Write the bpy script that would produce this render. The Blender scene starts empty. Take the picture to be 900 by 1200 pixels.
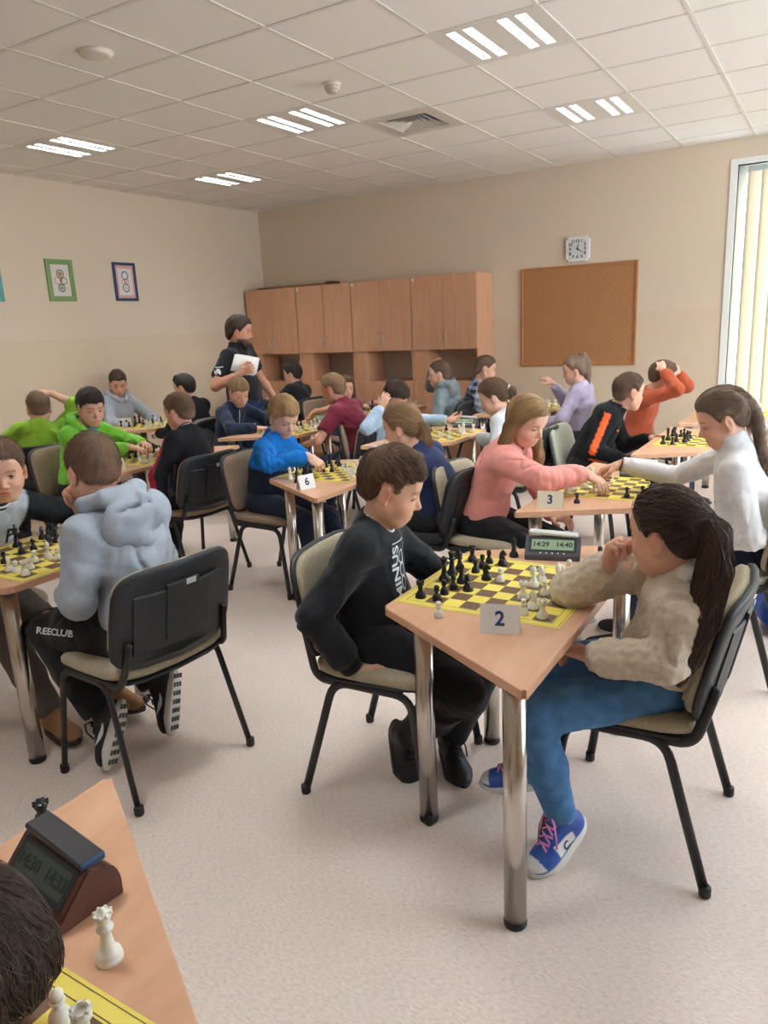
import bpy, bmesh, math, random
import numpy as np
from mathutils import Vector, Matrix
from mathutils.bvhtree import BVHTree

# ------------------------------------------------------------------ camera, world, exposure
SC = bpy.context.scene
COL = SC.collection
EYE = 1.565
YAW, PITCH, ROLL = -0.5509, -0.2445, -0.0483
_r = np.array([math.cos(YAW), -math.sin(YAW), 0.0])
_f = np.array([math.sin(YAW) * math.cos(PITCH), math.cos(YAW) * math.cos(PITCH), math.sin(PITCH)])
_u = np.cross(_r, _f)
_R = math.cos(ROLL) * _r + math.sin(ROLL) * _u
_U = -math.sin(ROLL) * _r + math.cos(ROLL) * _u
cam_data = bpy.data.cameras.new('camera')
cam = bpy.data.objects.new('camera', cam_data)
COL.objects.link(cam)
cam.matrix_world = Matrix(((_R[0], _U[0], -_f[0], 0), (_R[1], _U[1], -_f[1], 0), (_R[2], _U[2], -_f[2], EYE), (0, 0, 0, 1)))
cam_data.sensor_fit = 'VERTICAL'
cam_data.sensor_height = 36.0
cam_data.sensor_width = 27.0
cam_data.lens = 871.7 * 36.0 / 1200.0
cam_data.clip_start = 0.05
SC.camera = cam

world = bpy.data.worlds.new('daylight_sky')
SC.world = world
world.use_nodes = True
_bg = world.node_tree.nodes['Background']
_bg.inputs[0].default_value = (0.78, 0.90, 1.0, 1)
_bg.inputs[1].default_value = 6.0

SC.view_settings.view_transform = 'Standard'
SC.view_settings.look = 'None'
SC.view_settings.gamma = 1.0
SC.view_settings.use_curve_mapping = False
SC.view_settings.exposure = 0.86
TUBE_POWER = 90.0          # emission of the fluorescent tubes

CEIL = 3.037
XL, XR, YB, YF = -6.5, 2.5, 7.87, -2.2


def portal(name, loc, rot, sx, sy):
    l = bpy.data.lights.new(name, 'AREA')
    l.shape = 'RECTANGLE'
    l.size, l.size_y = sx, sy
    l.cycles.is_portal = True
    o = bpy.data.objects.new(name, l)
    o.location = loc
    o.rotation_euler = rot
    COL.objects.link(o)


# daylight enters through the window of the back wall and the windows of the right wall
BACKWIN = (-0.93, 1.75, 0.5, 2.82)
RIGHTWIN = [(2.0, 4.3), (4.9, 7.3)]
portal('window_back_offscreen', ((BACKWIN[0] + BACKWIN[1]) / 2, YB + 0.19, 1.66), (-math.pi / 2, 0, 0), 2.6, 2.3)
for _k, (_a, _b) in enumerate(RIGHTWIN):
    portal('window_right_offscreen', (XR + 0.19, (_a + _b) / 2, 1.86), (0, math.pi / 2, 0), 1.9, _b - _a)

# ------------------------------------------------------------------ helpers
def S(r, g, b):
    f = lambda c: (c / 255 / 12.92) if c / 255 <= 0.04045 else ((c / 255 + 0.055) / 1.055) ** 2.4
    return (f(r), f(g), f(b), 1.0)


MATS = {}


def mat(name, col, rough=0.5, metal=0.0, spec=0.5, emit=None, estr=0.0, noise=None, bump=None, attr=False, trans=0.0, sheen=0.0, coat=0.0, alpha=1.0):
    """noise=(scale, amount, (sx,sy,sz)); bump=(scale, strength, (sx,sy,sz))"""
    if name in MATS:
        return MATS[name]
    m = bpy.data.materials.new(name)
    m.use_nodes = True
    nt = m.node_tree
    b = nt.nodes['Principled BSDF']
    b.inputs['Base Color'].default_value = col
    b.inputs['Roughness'].default_value = rough
    b.inputs['Metallic'].default_value = metal
    b.inputs['Specular IOR Level'].default_value = spec
    b.inputs['Sheen Weight'].default_value = sheen
    b.inputs['Coat Weight'].default_value = coat
    b.inputs['Transmission Weight'].default_value = trans
    b.inputs['Alpha'].default_value = alpha
    if emit:
        b.inputs['Emission Color'].default_value = emit
        b.inputs['Emission Strength'].default_value = estr
    src = None
    if attr:
        a = nt.nodes.new('ShaderNodeAttribute')
        a.attribute_name = 'Col'
        src = a.outputs['Color']
        nt.links.new(src, b.inputs['Base Color'])
    tc = None
    if noise or bump:
        tc = nt.nodes.new('ShaderNodeTexCoord')
    if noise:
        mp = nt.nodes.new('ShaderNodeMapping')
        mp.inputs['Scale'].default_value = noise[2] if len(noise) > 2 else (1, 1, 1)
        nt.links.new(tc.outputs['Object'], mp.inputs[0])
        n = nt.nodes.new('ShaderNodeTexNoise')
        n.inputs['Scale'].default_value = noise[0]
        n.inputs['Detail'].default_value = 5
        nt.links.new(mp.outputs[0], n.inputs['Vector'])
        mr = nt.nodes.new('ShaderNodeMapRange')
        mr.inputs['From Min'].default_value = 0.3
        mr.inputs['From Max'].default_value = 0.7
        mr.inputs['To Min'].default_value = 1 - noise[1]
        mr.inputs['To Max'].default_value = 1 + noise[1]
        nt.links.new(n.outputs['Fac'], mr.inputs['Value'])
        mx = nt.nodes.new('ShaderNodeMix')
        mx.data_type = 'RGBA'
        mx.blend_type = 'MULTIPLY'
        mx.inputs['Factor'].default_value = 1
        mx.inputs['A'].default_value = col
        if src:
            nt.links.new(src, mx.inputs['A'])
        nt.links.new(mr.outputs[0], mx.inputs['B'])
        nt.links.new(mx.outputs['Result'], b.inputs['Base Color'])
    if bump:
        mp = nt.nodes.new('ShaderNodeMapping')
        mp.inputs['Scale'].default_value = bump[2] if len(bump) > 2 else (1, 1, 1)
        nt.links.new(tc.outputs['Object'], mp.inputs[0])
        n = nt.nodes.new('ShaderNodeTexNoise')
        n.inputs['Scale'].default_value = bump[0]
        n.inputs['Detail'].default_value = 3
        nt.links.new(mp.outputs[0], n.inputs['Vector'])
        bp = nt.nodes.new('ShaderNodeBump')
        bp.inputs['Strength'].default_value = bump[1]
        bp.inputs['Distance'].default_value = 0.01
        nt.links.new(n.outputs['Fac'], bp.inputs['Height'])
        nt.links.new(bp.outputs[0], b.inputs['Normal'])
    MATS[name] = m
    return m


def wrinkle(m, scale=8.0, strength=0.45, dist=0.05):
    """soft ridged wrinkles over the weave"""
    nt = m.node_tree
    b = nt.nodes['Principled BSDF']
    old = b.inputs['Normal'].links[0].from_socket if b.inputs['Normal'].links else None
    tc = nt.nodes.new('ShaderNodeTexCoord')
    n = nt.nodes.new('ShaderNodeTexNoise')
    n.noise_type = 'RIDGED_MULTIFRACTAL'
    n.inputs['Scale'].default_value = scale
    n.inputs['Detail'].default_value = 1.5
    n.inputs['Distortion'].default_value = 0.6
    nt.links.new(tc.outputs['Object'], n.inputs['Vector'])
    bp = nt.nodes.new('ShaderNodeBump')
    bp.inputs['Strength'].default_value = strength
    bp.inputs['Distance'].default_value = dist
    nt.links.new(n.outputs['Fac'], bp.inputs['Height'])
    if old is not None:
        nt.links.new(old, bp.inputs['Normal'])
    nt.links.new(bp.outputs[0], b.inputs['Normal'])
    return m


def fabric(name, col, amt=0.08, scale=40, bump=0.25, rough=0.9, bscale=220, sheen=0.15, wr=0.7):
    new = name not in MATS
    m = mat(name, col, rough=rough, spec=0.2, noise=(scale, amt), bump=(bscale, bump), sheen=sheen)
    if new and wr:
        wrinkle(m, strength=wr)
    return m


def link(name, me, m=None, parent=None, smooth=False):
    o = bpy.data.objects.new(name, me)
    COL.objects.link(o)
    if m is not None and len(me.materials) == 0:
        for q in (m if isinstance(m, (list, tuple)) else [m]):
            me.materials.append(q)
    if smooth:
        me.polygons.foreach_set('use_smooth', np.ones(len(me.polygons), bool))
    if parent:
        o.parent = parent
    return o


def tag(o, label, cat, group=None, kind=None):
    if label:
        o['label'] = label
    if cat:
        o['category'] = cat
    if group:
        o['group'] = group
    if kind:
        o['kind'] = kind
    return o


def empty(name, loc, rz=0.0, label=None, cat=None, group=None):
    o = bpy.data.objects.new(name, None)
    o.empty_display_size = 0.1
    o.location = loc
    o.rotation_euler = (0, 0, rz)
    COL.objects.link(o)
    tag(o, label, cat, group)
    return o


class MB:
    """collects shapes for one mesh"""

    def __init__(self):
        self.v, self.f, self.mi, self.sm = [], [], [], []

    def add(self, vs, fs, mi=0, smooth=False):
        n = len(self.v)
        self.v += [tuple(p) for p in vs]
        for f in fs:
            self.f.append(tuple(n + i for i in f))
            self.mi.append(mi)
            self.sm.append(smooth)

    def box(self, x0, x1, y0, y1, z0, z1, mi=0, M=None):
        vs = [(x, y, z) for x in (x0, x1) for y in (y0, y1) for z in (z0, z1)]
        if M is not None:
            vs = [M @ Vector(p) for p in vs]
        self.add(vs, [(0, 1, 3, 2), (4, 6, 7, 5), (0, 4, 5, 1), (2, 3, 7, 6), (0, 2, 6, 4), (1, 5, 7, 3)], mi)

    def bbox(self, x0, x1, y0, y1, z0, z1, r=0.004, mi=0, M=None):
        """box with chamfered edges"""
        bm = bmesh.new()
        bmesh.ops.create_cube(bm, size=1)
        for p in bm.verts:
            p.co = ((x0 + x1) / 2 + p.co.x * (x1 - x0), (y0 + y1) / 2 + p.co.y * (y1 - y0), (z0 + z1) / 2 + p.co.z * (z1 - z0))
        bmesh.ops.bevel(bm, geom=bm.edges[:], offset=r, segments=1, affect='EDGES')
        self.frombm(bm, mi, M)

    def frombm(self, bm, mi=0, M=None, smooth=False):
        bm.verts.index_update()
        vs = [(M @ p.co) if M is not None else p.co.copy() for p in bm.verts]
        self.add(vs, [[p.index for p in f.verts] for f in bm.faces], mi, smooth)
        bm.free()

    def prism(self, poly, z0, z1, mi=0, M=None, mi_side=None):
        n = len(poly)
        vs = [(x, y, z0) for x, y in poly] + [(x, y, z1) for x, y in poly]
        if M is not None:
            vs = [M @ Vector(p) for p in vs]
        self.add(vs, [tuple(range(n))[::-1], tuple(range(n, 2 * n))], mi)
        self.add(vs, [(i, (i + 1) % n, n + (i + 1) % n, n + i) for i in range(n)], mi if mi_side is None else mi_side)

    def lathe(self, prof, seg=20, mi=0, M=None, smooth=True, cx=0, cy=0):
        vs, fs = [], []
        n = len(prof)
        for r, z in prof:
            for k in range(seg):
                a = 2 * math.pi * k / seg
                vs.append((cx + r * math.cos(a), cy + r * math.sin(a), z))
        for i in range(n - 1):
            for k in range(seg):
                k2 = (k + 1) % seg
                fs.append((i * seg + k, i * seg + k2, (i + 1) * seg + k2, (i + 1) * seg + k))
        if prof[0][0] > 1e-6:
            fs.append(tuple(range(seg))[::-1])
        if prof[-1][0] > 1e-6:
            fs.append(tuple(range((n - 1) * seg, n * seg)))
        if M is not None:
            vs = [M @ Vector(p) for p in vs]
        self.add(vs, fs, mi, smooth)

    def tube(self, pts, r, seg=8, mi=0, rx=None, cap=True, smooth=True, up=None):
        """sweep a circle (or ellipse r x rx) along pts; r may be a list"""
        pts = [Vector(p) for p in pts]
        n = len(pts)
        rs = r if isinstance(r, (list, tuple)) else [r] * n
        T = []
        for i in range(n):
            d = (pts[min(i + 1, n - 1)] - pts[max(i - 1, 0)])
            T.append(d.normalized() if d.length > 1e-9 else Vector((0, 0, 1)))
        u = Vector(up) if up is not None else (Vector((0, 0, 1)) if abs(T[0].z) < 0.9 else Vector((1, 0, 0)))
        vs, fs = [], []
        for i in range(n):
            w = T[i].cross(u)
            if w.length < 1e-6:
                w = T[i].orthogonal()
            w.normalize()
            if up is None:
                u = w.cross(T[i]).normalized()
                uu = u
            else:
                uu = w.cross(T[i]).normalized()
            for k in range(seg):
                a = 2 * math.pi * k / seg
                vs.append(pts[i] + w * (math.cos(a) * (rx if rx else 1) * rs[i]) + uu * (math.sin(a) * rs[i]))
        for i in range(n - 1):
            for k in range(seg):
                k2 = (k + 1) % seg
                fs.append((i * seg + k, i * seg + k2, (i + 1) * seg + k2, (i + 1) * seg + k))
        if cap:
            fs.append(tuple(range(seg))[::-1])
            fs.append(tuple(range((n - 1) * seg, n * seg)))
        self.add(vs, fs, mi, smooth)

    def mesh(self, name):
        me = bpy.data.meshes.new(name)
        me.from_pydata(self.v, [], self.f)
        me.polygons.foreach_set('material_index', self.mi)
        me.polygons.foreach_set('use_smooth', self.sm)
        me.update()
        return me

    def build(self, name, m, parent=None):
        return link(name, self.mesh(name), m, parent)


def arc(pts, r, n=5):
    """polyline with rounded corners"""
    pts = [Vector(p) for p in pts]
    out = [pts[0]]
    for i in range(1, len(pts) - 1):
        a, b, c = pts[i - 1], pts[i], pts[i + 1]
        d1, d2 = (a - b), (c - b)
        rr = min(r, d1.length * 0.49, d2.length * 0.49)
        p1, p2 = b + d1.normalized() * rr, b + d2.normalized() * rr
        for k in range(n + 1):
            t = k / n
            out.append(p1 * (1 - t) ** 2 + b * 2 * t * (1 - t) + p2 * t * t)
    out.append(pts[-1])
    return out


def copy_tree(o, parent=None):
    c = o.copy()
    COL.objects.link(c)
    c.parent = parent
    for ch in o.children:
        copy_tree(ch, c)
    return c


def text_mesh(txt, size, extrude=0.0, bold=False):
    cu = bpy.data.curves.new('text', 'FONT')
    cu.body = txt
    cu.size = size
    cu.extrude = extrude
    cu.align_x = 'CENTER'
    cu.align_y = 'CENTER'
    cu.resolution_u = 3
    if bold:
        cu.offset = size * 0.025
    o = bpy.data.objects.new('text', cu)
    COL.objects.link(o)
    dg = bpy.context.evaluated_depsgraph_get()
    me = bpy.data.meshes.new_from_object(o.evaluated_get(dg))
    bpy.data.objects.remove(o)
    bpy.data.curves.remove(cu)
    return me


def lettering(name, txt, size, m, parent, M, extrude=0.0006, bold=True):
    me = text_mesh(txt, size, extrude, bold)
    me.transform(M)
    me.materials.clear()
    return link(name, me, m, parent)


def frame(origin, right, up):
    r, u = Vector(right).normalized(), Vector(up).normalized()
    n = r.cross(u).normalized()
    u = n.cross(r)
    return Matrix(((r.x, u.x, n.x, origin[0]), (r.y, u.y, n.y, origin[1]), (r.z, u.z, n.z, origin[2]), (0, 0, 0, 1)))

# ------------------------------------------------------------------ room
M_WALL_UP = mat('wall_paint_upper', S(222, 204, 182), 0.85, spec=0.2, bump=(90, 0.03))
M_WALL_LO = mat('wall_paint_lower', S(219, 199, 174), 0.6, spec=0.3, bump=(90, 0.03))
M_TILE = mat('ceiling_tile', S(238, 232, 226), 0.95, spec=0.1, noise=(120, 0.03), bump=(160, 0.08))
M_TBAR = mat('ceiling_bar', S(222, 216, 209), 0.6)
M_SLAB = mat('plaster', S(200, 195, 188), 0.9)
M_WHITE = mat('white_plastic', S(236, 236, 232), 0.4)
M_WHITEP = mat('window_frame_white', S(238, 238, 234), 0.35)


def floor_material():
    m = bpy.data.materials.new('linoleum')
    m.use_nodes = True
    nt = m.node_tree
    b = nt.nodes['Principled BSDF']
    b.inputs['Roughness'].default_value = 0.42
    b.inputs['Specular IOR Level'].default_value = 0.35
    tc = nt.nodes.new('ShaderNodeTexCoord')
    mp = nt.nodes.new('ShaderNodeMapping')
    mp.inputs['Rotation'].default_value = (0, 0, 0.5)
    mp.inputs['Scale'].default_value = (1, 2.6, 1)
    nt.links.new(tc.outputs['Object'], mp.inputs[0])
    n1 = nt.nodes.new('ShaderNodeTexNoise')
    n1.inputs['Scale'].default_value = 60
    n1.inputs['Detail'].default_value = 8
    n1.inputs['Roughness'].default_value = 0.75
    nt.links.new(mp.outputs[0], n1.inputs['Vector'])
    n2 = nt.nodes.new('ShaderNodeTexNoise')
    n2.inputs['Scale'].default_value = 2.2
    n2.inputs['Detail'].default_value = 3
    nt.links.new(tc.outputs['Object'], n2.inputs['Vector'])
    r = nt.nodes.new('ShaderNodeValToRGB')
    e = r.color_ramp.elements
    e[0].position, e[0].color = 0.33, S(204, 184, 170)
    e[1].position, e[1].color = 0.66, S(238, 224, 214)
    c = e.new(0.5)
    c.color = S(226, 209, 198)
    nt.links.new(n1.outputs['Fac'], r.inputs[0])
    mr = nt.nodes.new('ShaderNodeMapRange')
    mr.inputs['From Min'].default_value, mr.inputs['From Max'].default_value = 0.3, 0.7
    mr.inputs['To Min'].default_value, mr.inputs['To Max'].default_value = 0.95, 1.04
    nt.links.new(n2.outputs['Fac'], mr.inputs['Value'])
    mx = nt.nodes.new('ShaderNodeMix')
    mx.data_type, mx.blend_type = 'RGBA', 'MULTIPLY'
    mx.inputs['Factor'].default_value = 1
    nt.links.new(r.outputs[0], mx.inputs['A'])
    nt.links.new(mr.outputs[0], mx.inputs['B'])
    nt.links.new(mx.outputs['Result'], b.inputs['Base Color'])
    return m


def struct(o, label):
    return tag(o, label, None, kind='structure')


q = MB()
q.box(XL - 0.2, XR + 0.2, YF - 0.2, YB + 0.2, -0.1, 0.0)
struct(q.build('floor', floor_material()), 'speckled beige pink linoleum floor')

SPLIT = 1.59
q = MB()
q.box(XL - 0.2, XL, YF - 0.2, YB + 0.2, 0, SPLIT, 1)
q.box(XL - 0.2, XL, YF - 0.2, YB + 0.2, SPLIT, CEIL + 0.2, 0)
struct(q.build('wall_left', [M_WALL_UP, M_WALL_LO]), 'plain cream wall with slightly deeper painted dado')

x0, x1, z0, z1 = BACKWIN
q = MB()
for (a, b, c, d) in ((XL, x0, 0, SPLIT), (x0, x1, 0, z0), (x1, XR, 0, SPLIT)):
    q.box(a, b, YB, YB + 0.2, c, d, 1)
for (a, b, c, d) in ((XL, x0, SPLIT, CEIL + 0.2), (x0, x1, z1, CEIL + 0.2), (x1, XR, SPLIT, CEIL + 0.2)):
    q.box(a, b, YB, YB + 0.2, c, d, 0)
struct(q.build('wall_back', [M_WALL_UP, M_WALL_LO]), 'cream wall behind cabinets and cork board')

q = MB()
ys = [YF - 0.2]
for a, b in RIGHTWIN:
    q.box(XR, XR + 0.2, ys[-1], a, 0, CEIL + 0.2, 0)
    q.box(XR, XR + 0.2, a, b, 0, 0.9, 1)
    q.box(XR, XR + 0.2, a, b, 2.82, CEIL + 0.2, 0)
    ys.append(b)
q.box(XR, XR + 0.2, ys[-1], YB + 0.2, 0, CEIL + 0.2, 0)
struct(q.build('wall_right', [M_WALL_UP, M_WALL_LO]), 'cream wall with tall windows')
q = MB()
q.box(XL, XR, YF - 0.2, YF, 0, CEIL + 0.2)
struct(q.build('wall_front', M_WALL_UP), 'plain cream wall of the classroom')

for nm, (a, b, c, d) in dict(left=(XL, XL + 0.015, YF, YB), back=(-3.3, XR, YB - 0.015, YB)).items():
    q = MB()
    q.bbox(a, b, c, d, 0, 0.08, 0.003)
    struct(q.build('baseboard_' + nm, mat('baseboard', S(170, 130, 100), 0.5)), 'narrow brown baseboard strip')

# suspended ceiling: slab, bars, tiles
q = MB()
q.box(XL, XR, YF, YB, CEIL + 0.12, CEIL + 0.2)
ceiling = struct(q.build('ceiling', M_SLAB), 'white suspended ceiling of square mineral tiles')
GX, GY = -3.2028, 2.7247      # grid origin found from the photograph, 0.6 m modules
LIGHTS = {(2, 2), (5, 2), (3, -1), (2, -4), (5, -4), (-1, 2), (-4, 2), (-1, -4), (2, 5), (5, 5)}
VENT = (4, 0)
bw = 0.011
i0, i1 = -8, 8
j0, j1 = -5, 9
for j in range(j0, j1 + 2):
    x = GX + 0.6 * j
    if XL < x < XR:
        q = MB()
        q.box(x - bw, x + bw, YF, YB, CEIL - 0.002, CEIL + 0.02)
        q.build('ceiling_bar', M_TBAR, ceiling)
for i in range(i0, i1 + 2):
    y = GY + 0.6 * i
    if YF < y < YB:
        q = MB()
        q.box(XL, XR, y - bw, y + bw, CEIL - 0.0015, CEIL + 0.02)
        q.build('ceiling_bar', M_TBAR, ceiling)
tile_full = MB()
tile_full.bbox(-0.2945, 0.2945, -0.2945, 0.2945, 0.0, 0.018, 0.004)
tile_me = tile_full.mesh('ceiling_tile')
tile_me.materials.append(M_TILE)
rngt = random.Random(4)
for i in range(i0 - 1, i1 + 1):
    for j in range(j0 - 1, j1 + 1):
        if (i, j) in LIGHTS or (i, j) == VENT:
            continue
        xa, xb = max(GX + 0.6 * j, XL), min(GX + 0.6 * j + 0.6, XR)
        ya, yb = max(GY + 0.6 * i, YF), min(GY + 0.6 * i + 0.6, YB)
        if xb - xa < 0.03 or yb - ya < 0.03:
            continue
        o = link('ceiling_tile', tile_me, None, ceiling)
        o.location = ((xa + xb) / 2, (ya + yb) / 2, CEIL + 0.001 + rngt.uniform(0, 0.0015))
        o.scale = ((xb - xa) / 0.6, (yb - ya) / 0.6, 1)

# recessed fluorescent fixtures
M_TUBE = mat('fluorescent_tube', S(240, 248, 255), 0.5, emit=(0.93, 0.98, 1.0, 1), estr=TUBE_POWER)
M_REFL = mat('louvre_reflector', S(176, 176, 174), 0.4, metal=0.15)
M_PAN = mat('fixture_pan', S(222, 216, 208), 0.45)


def fixture(label):
    t = empty('ceiling_light', (0, 0, CEIL), 0, label, 'ceiling light', 'recessed fluorescent ceiling lights')
    q = MB()
    w = 0.292
    sl_ = sorted([sx * 0.1435 + k * 0.0485 for sx in (-1, 1) for k in (-1, 1)])
    xs = [-w] + [v for c_ in sl_ for v in (c_ - 0.0265, c_ + 0.0265)] + [w]
    for a, b, c, d in [(-w, w, -w, -w + 0.045), (-w, w, w - 0.045, w)] + [(xs[2 * k], xs[2 * k + 1], -w + 0.045, w - 0.045) for k in range(5)]:
        q.box(a, b, c, d, -0.002, 0.006)
    q.build('frame', M_PAN, t)
    q = MB()
    q.box(-w, w, -w, w, 0.085, 0.09)
    for a in (-w, w - 0.004):
        q.box(a, a + 0.004, -w, w, 0, 0.088)
        q.box(-w, w, a, a + 0.004, 0, 0.088)
    q.build('housing', M_PAN, t)
    for sx in (-1, 1):
        c = sx * 0.1435
        q = MB()
        for k in (-1, 1):      # reflector troughs
            cc = c + k * 0.0485
            pr = [(cc - 0.0265, 0.004), (cc - 0.0265, 0.03), (cc - 0.022, 0.05), (cc, 0.058), (cc + 0.022, 0.05), (cc + 0.0265, 0.03), (cc + 0.0265, 0.004)]
            vs = [(x, -0.245, z) for x, z in pr] + [(x, 0.245, z) for x, z in pr]
            q.add(vs, [(a, a + 1, a + 8, a + 7) for a in range(6)], 0, True)
        q.build('reflector', M_REFL, t)
        for k in (-1, 1):
            q = MB()
            q.tube([(c + k * 0.0485, -0.243, 0.042), (c + k * 0.0485, 0.243, 0.042)], 0.013, 8)
            q.build('tube', M_TUBE, t)
        q = MB()
        for k in range(14):
            y = -0.24 + 0.48 * k / 13
            for cc in (c - 0.0485, c + 0.0485):
                q.box(cc - 0.026, cc + 0.026, y - 0.0012, y + 0.0012, 0.002, 0.026)
        q.build('louvre', M_REFL, t)['kind'] = 'stuff'
    return t


LIGHT_LABELS = {
    (2, 2): 'recessed four-tube louvred ceiling light with the brightest, widest bars',
    (5, 2): 'dimmer recessed louvred ceiling light nearest the clock wall',
    (3, -1): 'recessed louvred ceiling light between smoke detector and air vent',
    (2, -4): 'recessed louvred ceiling light close to the wall with framed pictures',
    (5, -4): 'small-looking recessed louvred ceiling light above the man in black',
}
OFF_LABELS = {(-4, 2): 'recessed louvred ceiling light above the wood-effect clock table', (-1, 2): 'recessed louvred ceiling light above the cream sweater girl table', (-1, -4): 'recessed louvred ceiling light by the picture wall before the first row',
              (2, 5): 'recessed louvred ceiling light on the side of the braided girl', (5, 5): 'recessed louvred ceiling light near the window with the blind'}
proto = None
for (i, j) in sorted(LIGHTS, key=lambda v: (v not in LIGHT_LABELS, v)):
    lab = LIGHT_LABELS.get((i, j), OFF_LABELS.get((i, j)))
    if proto is None:
        proto = o = fixture(lab)
    else:
        o = copy_tree(proto)
        o['label'] = lab
    o.location = (GX + 0.6 * j + 0.3, GY + 0.6 * i + 0.3, CEIL)
    if (i, j) not in LIGHT_LABELS:      # the rows of fixtures seen in the photograph go on beyond its edge
        o.name = 'ceiling_light_offscreen'
        for ch in o.children:
            if ch.name.startswith('tube'):
                ch.name = 'tube_offscreen'

# air vent: square diffuser with concentric louvre blades
M_VENT = mat('vent_enamel', S(208, 200, 190), 0.45)
M_DARK = mat('vent_duct_metal', S(128, 128, 126), 0.7)
vx, vy = GX + 0.6 * VENT[1] + 0.3, GY + 0.6 * VENT[0] + 0.3
t = empty('air_vent', (vx, vy, CEIL), 0, 'square four-way air diffuser with dark slots set in ceiling', 'air vent')
q = MB()
q.box(-0.29, 0.29, -0.29, 0.29, 0.08, 0.09)
q.build('duct', M_DARK, t)
q = MB()
for a, b, c, d in ((-0.29, 0.29, -0.29, -0.2), (-0.29, 0.29, 0.2, 0.29), (-0.29, -0.2, -0.2, 0.2), (0.2, 0.29, -0.2, 0.2)):
    q.box(a, b, c, d, -0.002, 0.006)
q.build('frame', M_VENT, t)
for k in range(4):
    r0 = 0.195 - 0.048 * k
    r1 = r0 - 0.03
    q = MB()
    vs = [(-r0, -r0, 0), (r0, -r0, 0), (r0, r0, 0), (-r0, r0, 0), (-r1, -r1, 0.035), (r1, -r1, 0.035), (r1, r1, 0.035), (-r1, r1, 0.035)]
    vs += [(x, y, z + 0.003) for x, y, z in vs]
    fs = []
    for e in range(4):
        f = (e + 1) % 4
        fs += [(e, f, 4 + f, 4 + e), (8 + e, 12 + e, 12 + f, 8 + f), (e, 8 + e, 8 + f, f), (4 + e, 4 + f, 12 + f, 12 + e)]
    q.add(vs, fs)
    q.build('blade', M_VENT, t)

# smoke detector and flat disc cover
t = empty('smoke_detector', (GX + 0.6 * 0 + 0.36, GY + 0.6 * 2 + 0.33, CEIL), 0, 'small round white smoke detector hanging from ceiling tile', 'detector')
q = MB()
q.lathe([(0.055, 0.0), (0.055, -0.012), (0.05, -0.016)], 24)
q.build('base', mat('detector_white', S(226, 216, 200), 0.5), t)
q = MB()
q.lathe([(0.047, -0.014), (0.048, -0.03), (0.042, -0.04), (0.036, -0.042), (0.036, -0.05), (0.03, -0.056), (0.0, -0.057)], 24)
q.build('sensor_head', mat('detector_head', S(205, 192, 172), 0.5), t)
t = empty('ceiling_cover', (GX - 0.6 + 0.3, GY + 0.3, CEIL), 0, 'flat round white disc cover on ceiling tile', 'cover')
q = MB()
q.lathe([(0.085, 0.0), (0.085, -0.01), (0.078, -0.02), (0.06, -0.024), (0.0, -0.025)], 28)
q.build('disc', mat('detector_white', S(226, 216, 200), 0.5), t)
q = MB()
q.lathe([(0.092, 0.0), (0.092, -0.004), (0.085, -0.006)], 28)
q.build('rim', mat('detector_white', S(226, 216, 200), 0.5), t)

# windows
M_GLASS = mat('window_glass', (1, 1, 1, 1), 0.0, trans=1.0, spec=0.5)


def glass_mat():
    m = bpy.data.materials.new('clear_pane')
    m.use_nodes = True
    nt = m.node_tree
    nt.nodes.remove(nt.nodes['Principled BSDF'])
    tr = nt.nodes.new('ShaderNodeBsdfTransparent')
    gl = nt.nodes.new('ShaderNodeBsdfGlossy')
    gl.inputs['Roughness'].default_value = 0.02
    mx = nt.nodes.new('ShaderNodeMixShader')
    mx.inputs[0].default_value = 0.06
    nt.links.new(tr.outputs[0], mx.inputs[1])
    nt.links.new(gl.outputs[0], mx.inputs[2])
    nt.links.new(mx.outputs[0], nt.nodes['Material Output'].inputs[0])
    return m


M_PANE = glass_mat()


def window(name, M, w, z0, z1, mull, label):
    """window in a plane: local x along wall, y outward, z up; M places it"""
    root = struct(empty(name, (0, 0, 0)), label)
    f = 0.07
    h0, h1 = z0, z1
    q = MB()
    for a, b, c, d in ((0, w, h0, h0 + f), (0, w, h1 - f, h1), (0, f, h0 + f, h1 - f), (w - f, w, h0 + f, h1 - f)):
        q.box(a, b, 0.08, 0.15, c, d, 0, M)
    for x in mull:
        q.box(x - f / 2, x + f / 2, 0.08, 0.15, h0 + f, h1 - f, 0, M)
    q.build('window_frame', M_WHITEP, root)
    xs = [0] + list(mull) + [w]
    for a, b in zip(xs[:-1], xs[1:]):
        q = MB()
        q.box(a + 0.03, b - 0.03, 0.112, 0.118, h0 + 0.04, h1 - 0.04, 0, M)
        q.build('pane', M_PANE, root)
    q = MB()
    q.box(-0.06, 0.0, -0.012, 0.1, h0 - 0.02, h1 + 0.05, 0, M)
    q.box(w, w + 0.06, -0.012, 0.1, h0 - 0.02, h1 + 0.05, 0, M)
    q.box(0, w, -0.012, 0.1, h1, h1 + 0.05, 0, M)
    q.build('window_casing', M_WHITEP, root)
    q = MB()
    q.bbox(-0.05, w + 0.05, -0.12, 0.08, h0 - 0.04, h0, 0.006, 0, M)
    q.build('window_sill', M_WHITEP, root)
    return root


x0, x1, z0, z1 = BACKWIN
window('window_1', Matrix.Translation((x0, YB, 0)), x1 - x0, z0, z1, [0.9, 1.8], 'tall white framed window behind yellow vertical blinds')
for k, (a, b) in enumerate(RIGHTWIN):
    M = Matrix.Translation((XR, b, 0)) @ Matrix.Rotation(-math.pi / 2, 4, 'Z')
    window('window_%d' % (k + 2), M, b - a, 0.9, 2.82, [(b - a) / 2], 'wide white framed side window of the classroom')

# vertical blinds of the back window


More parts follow.
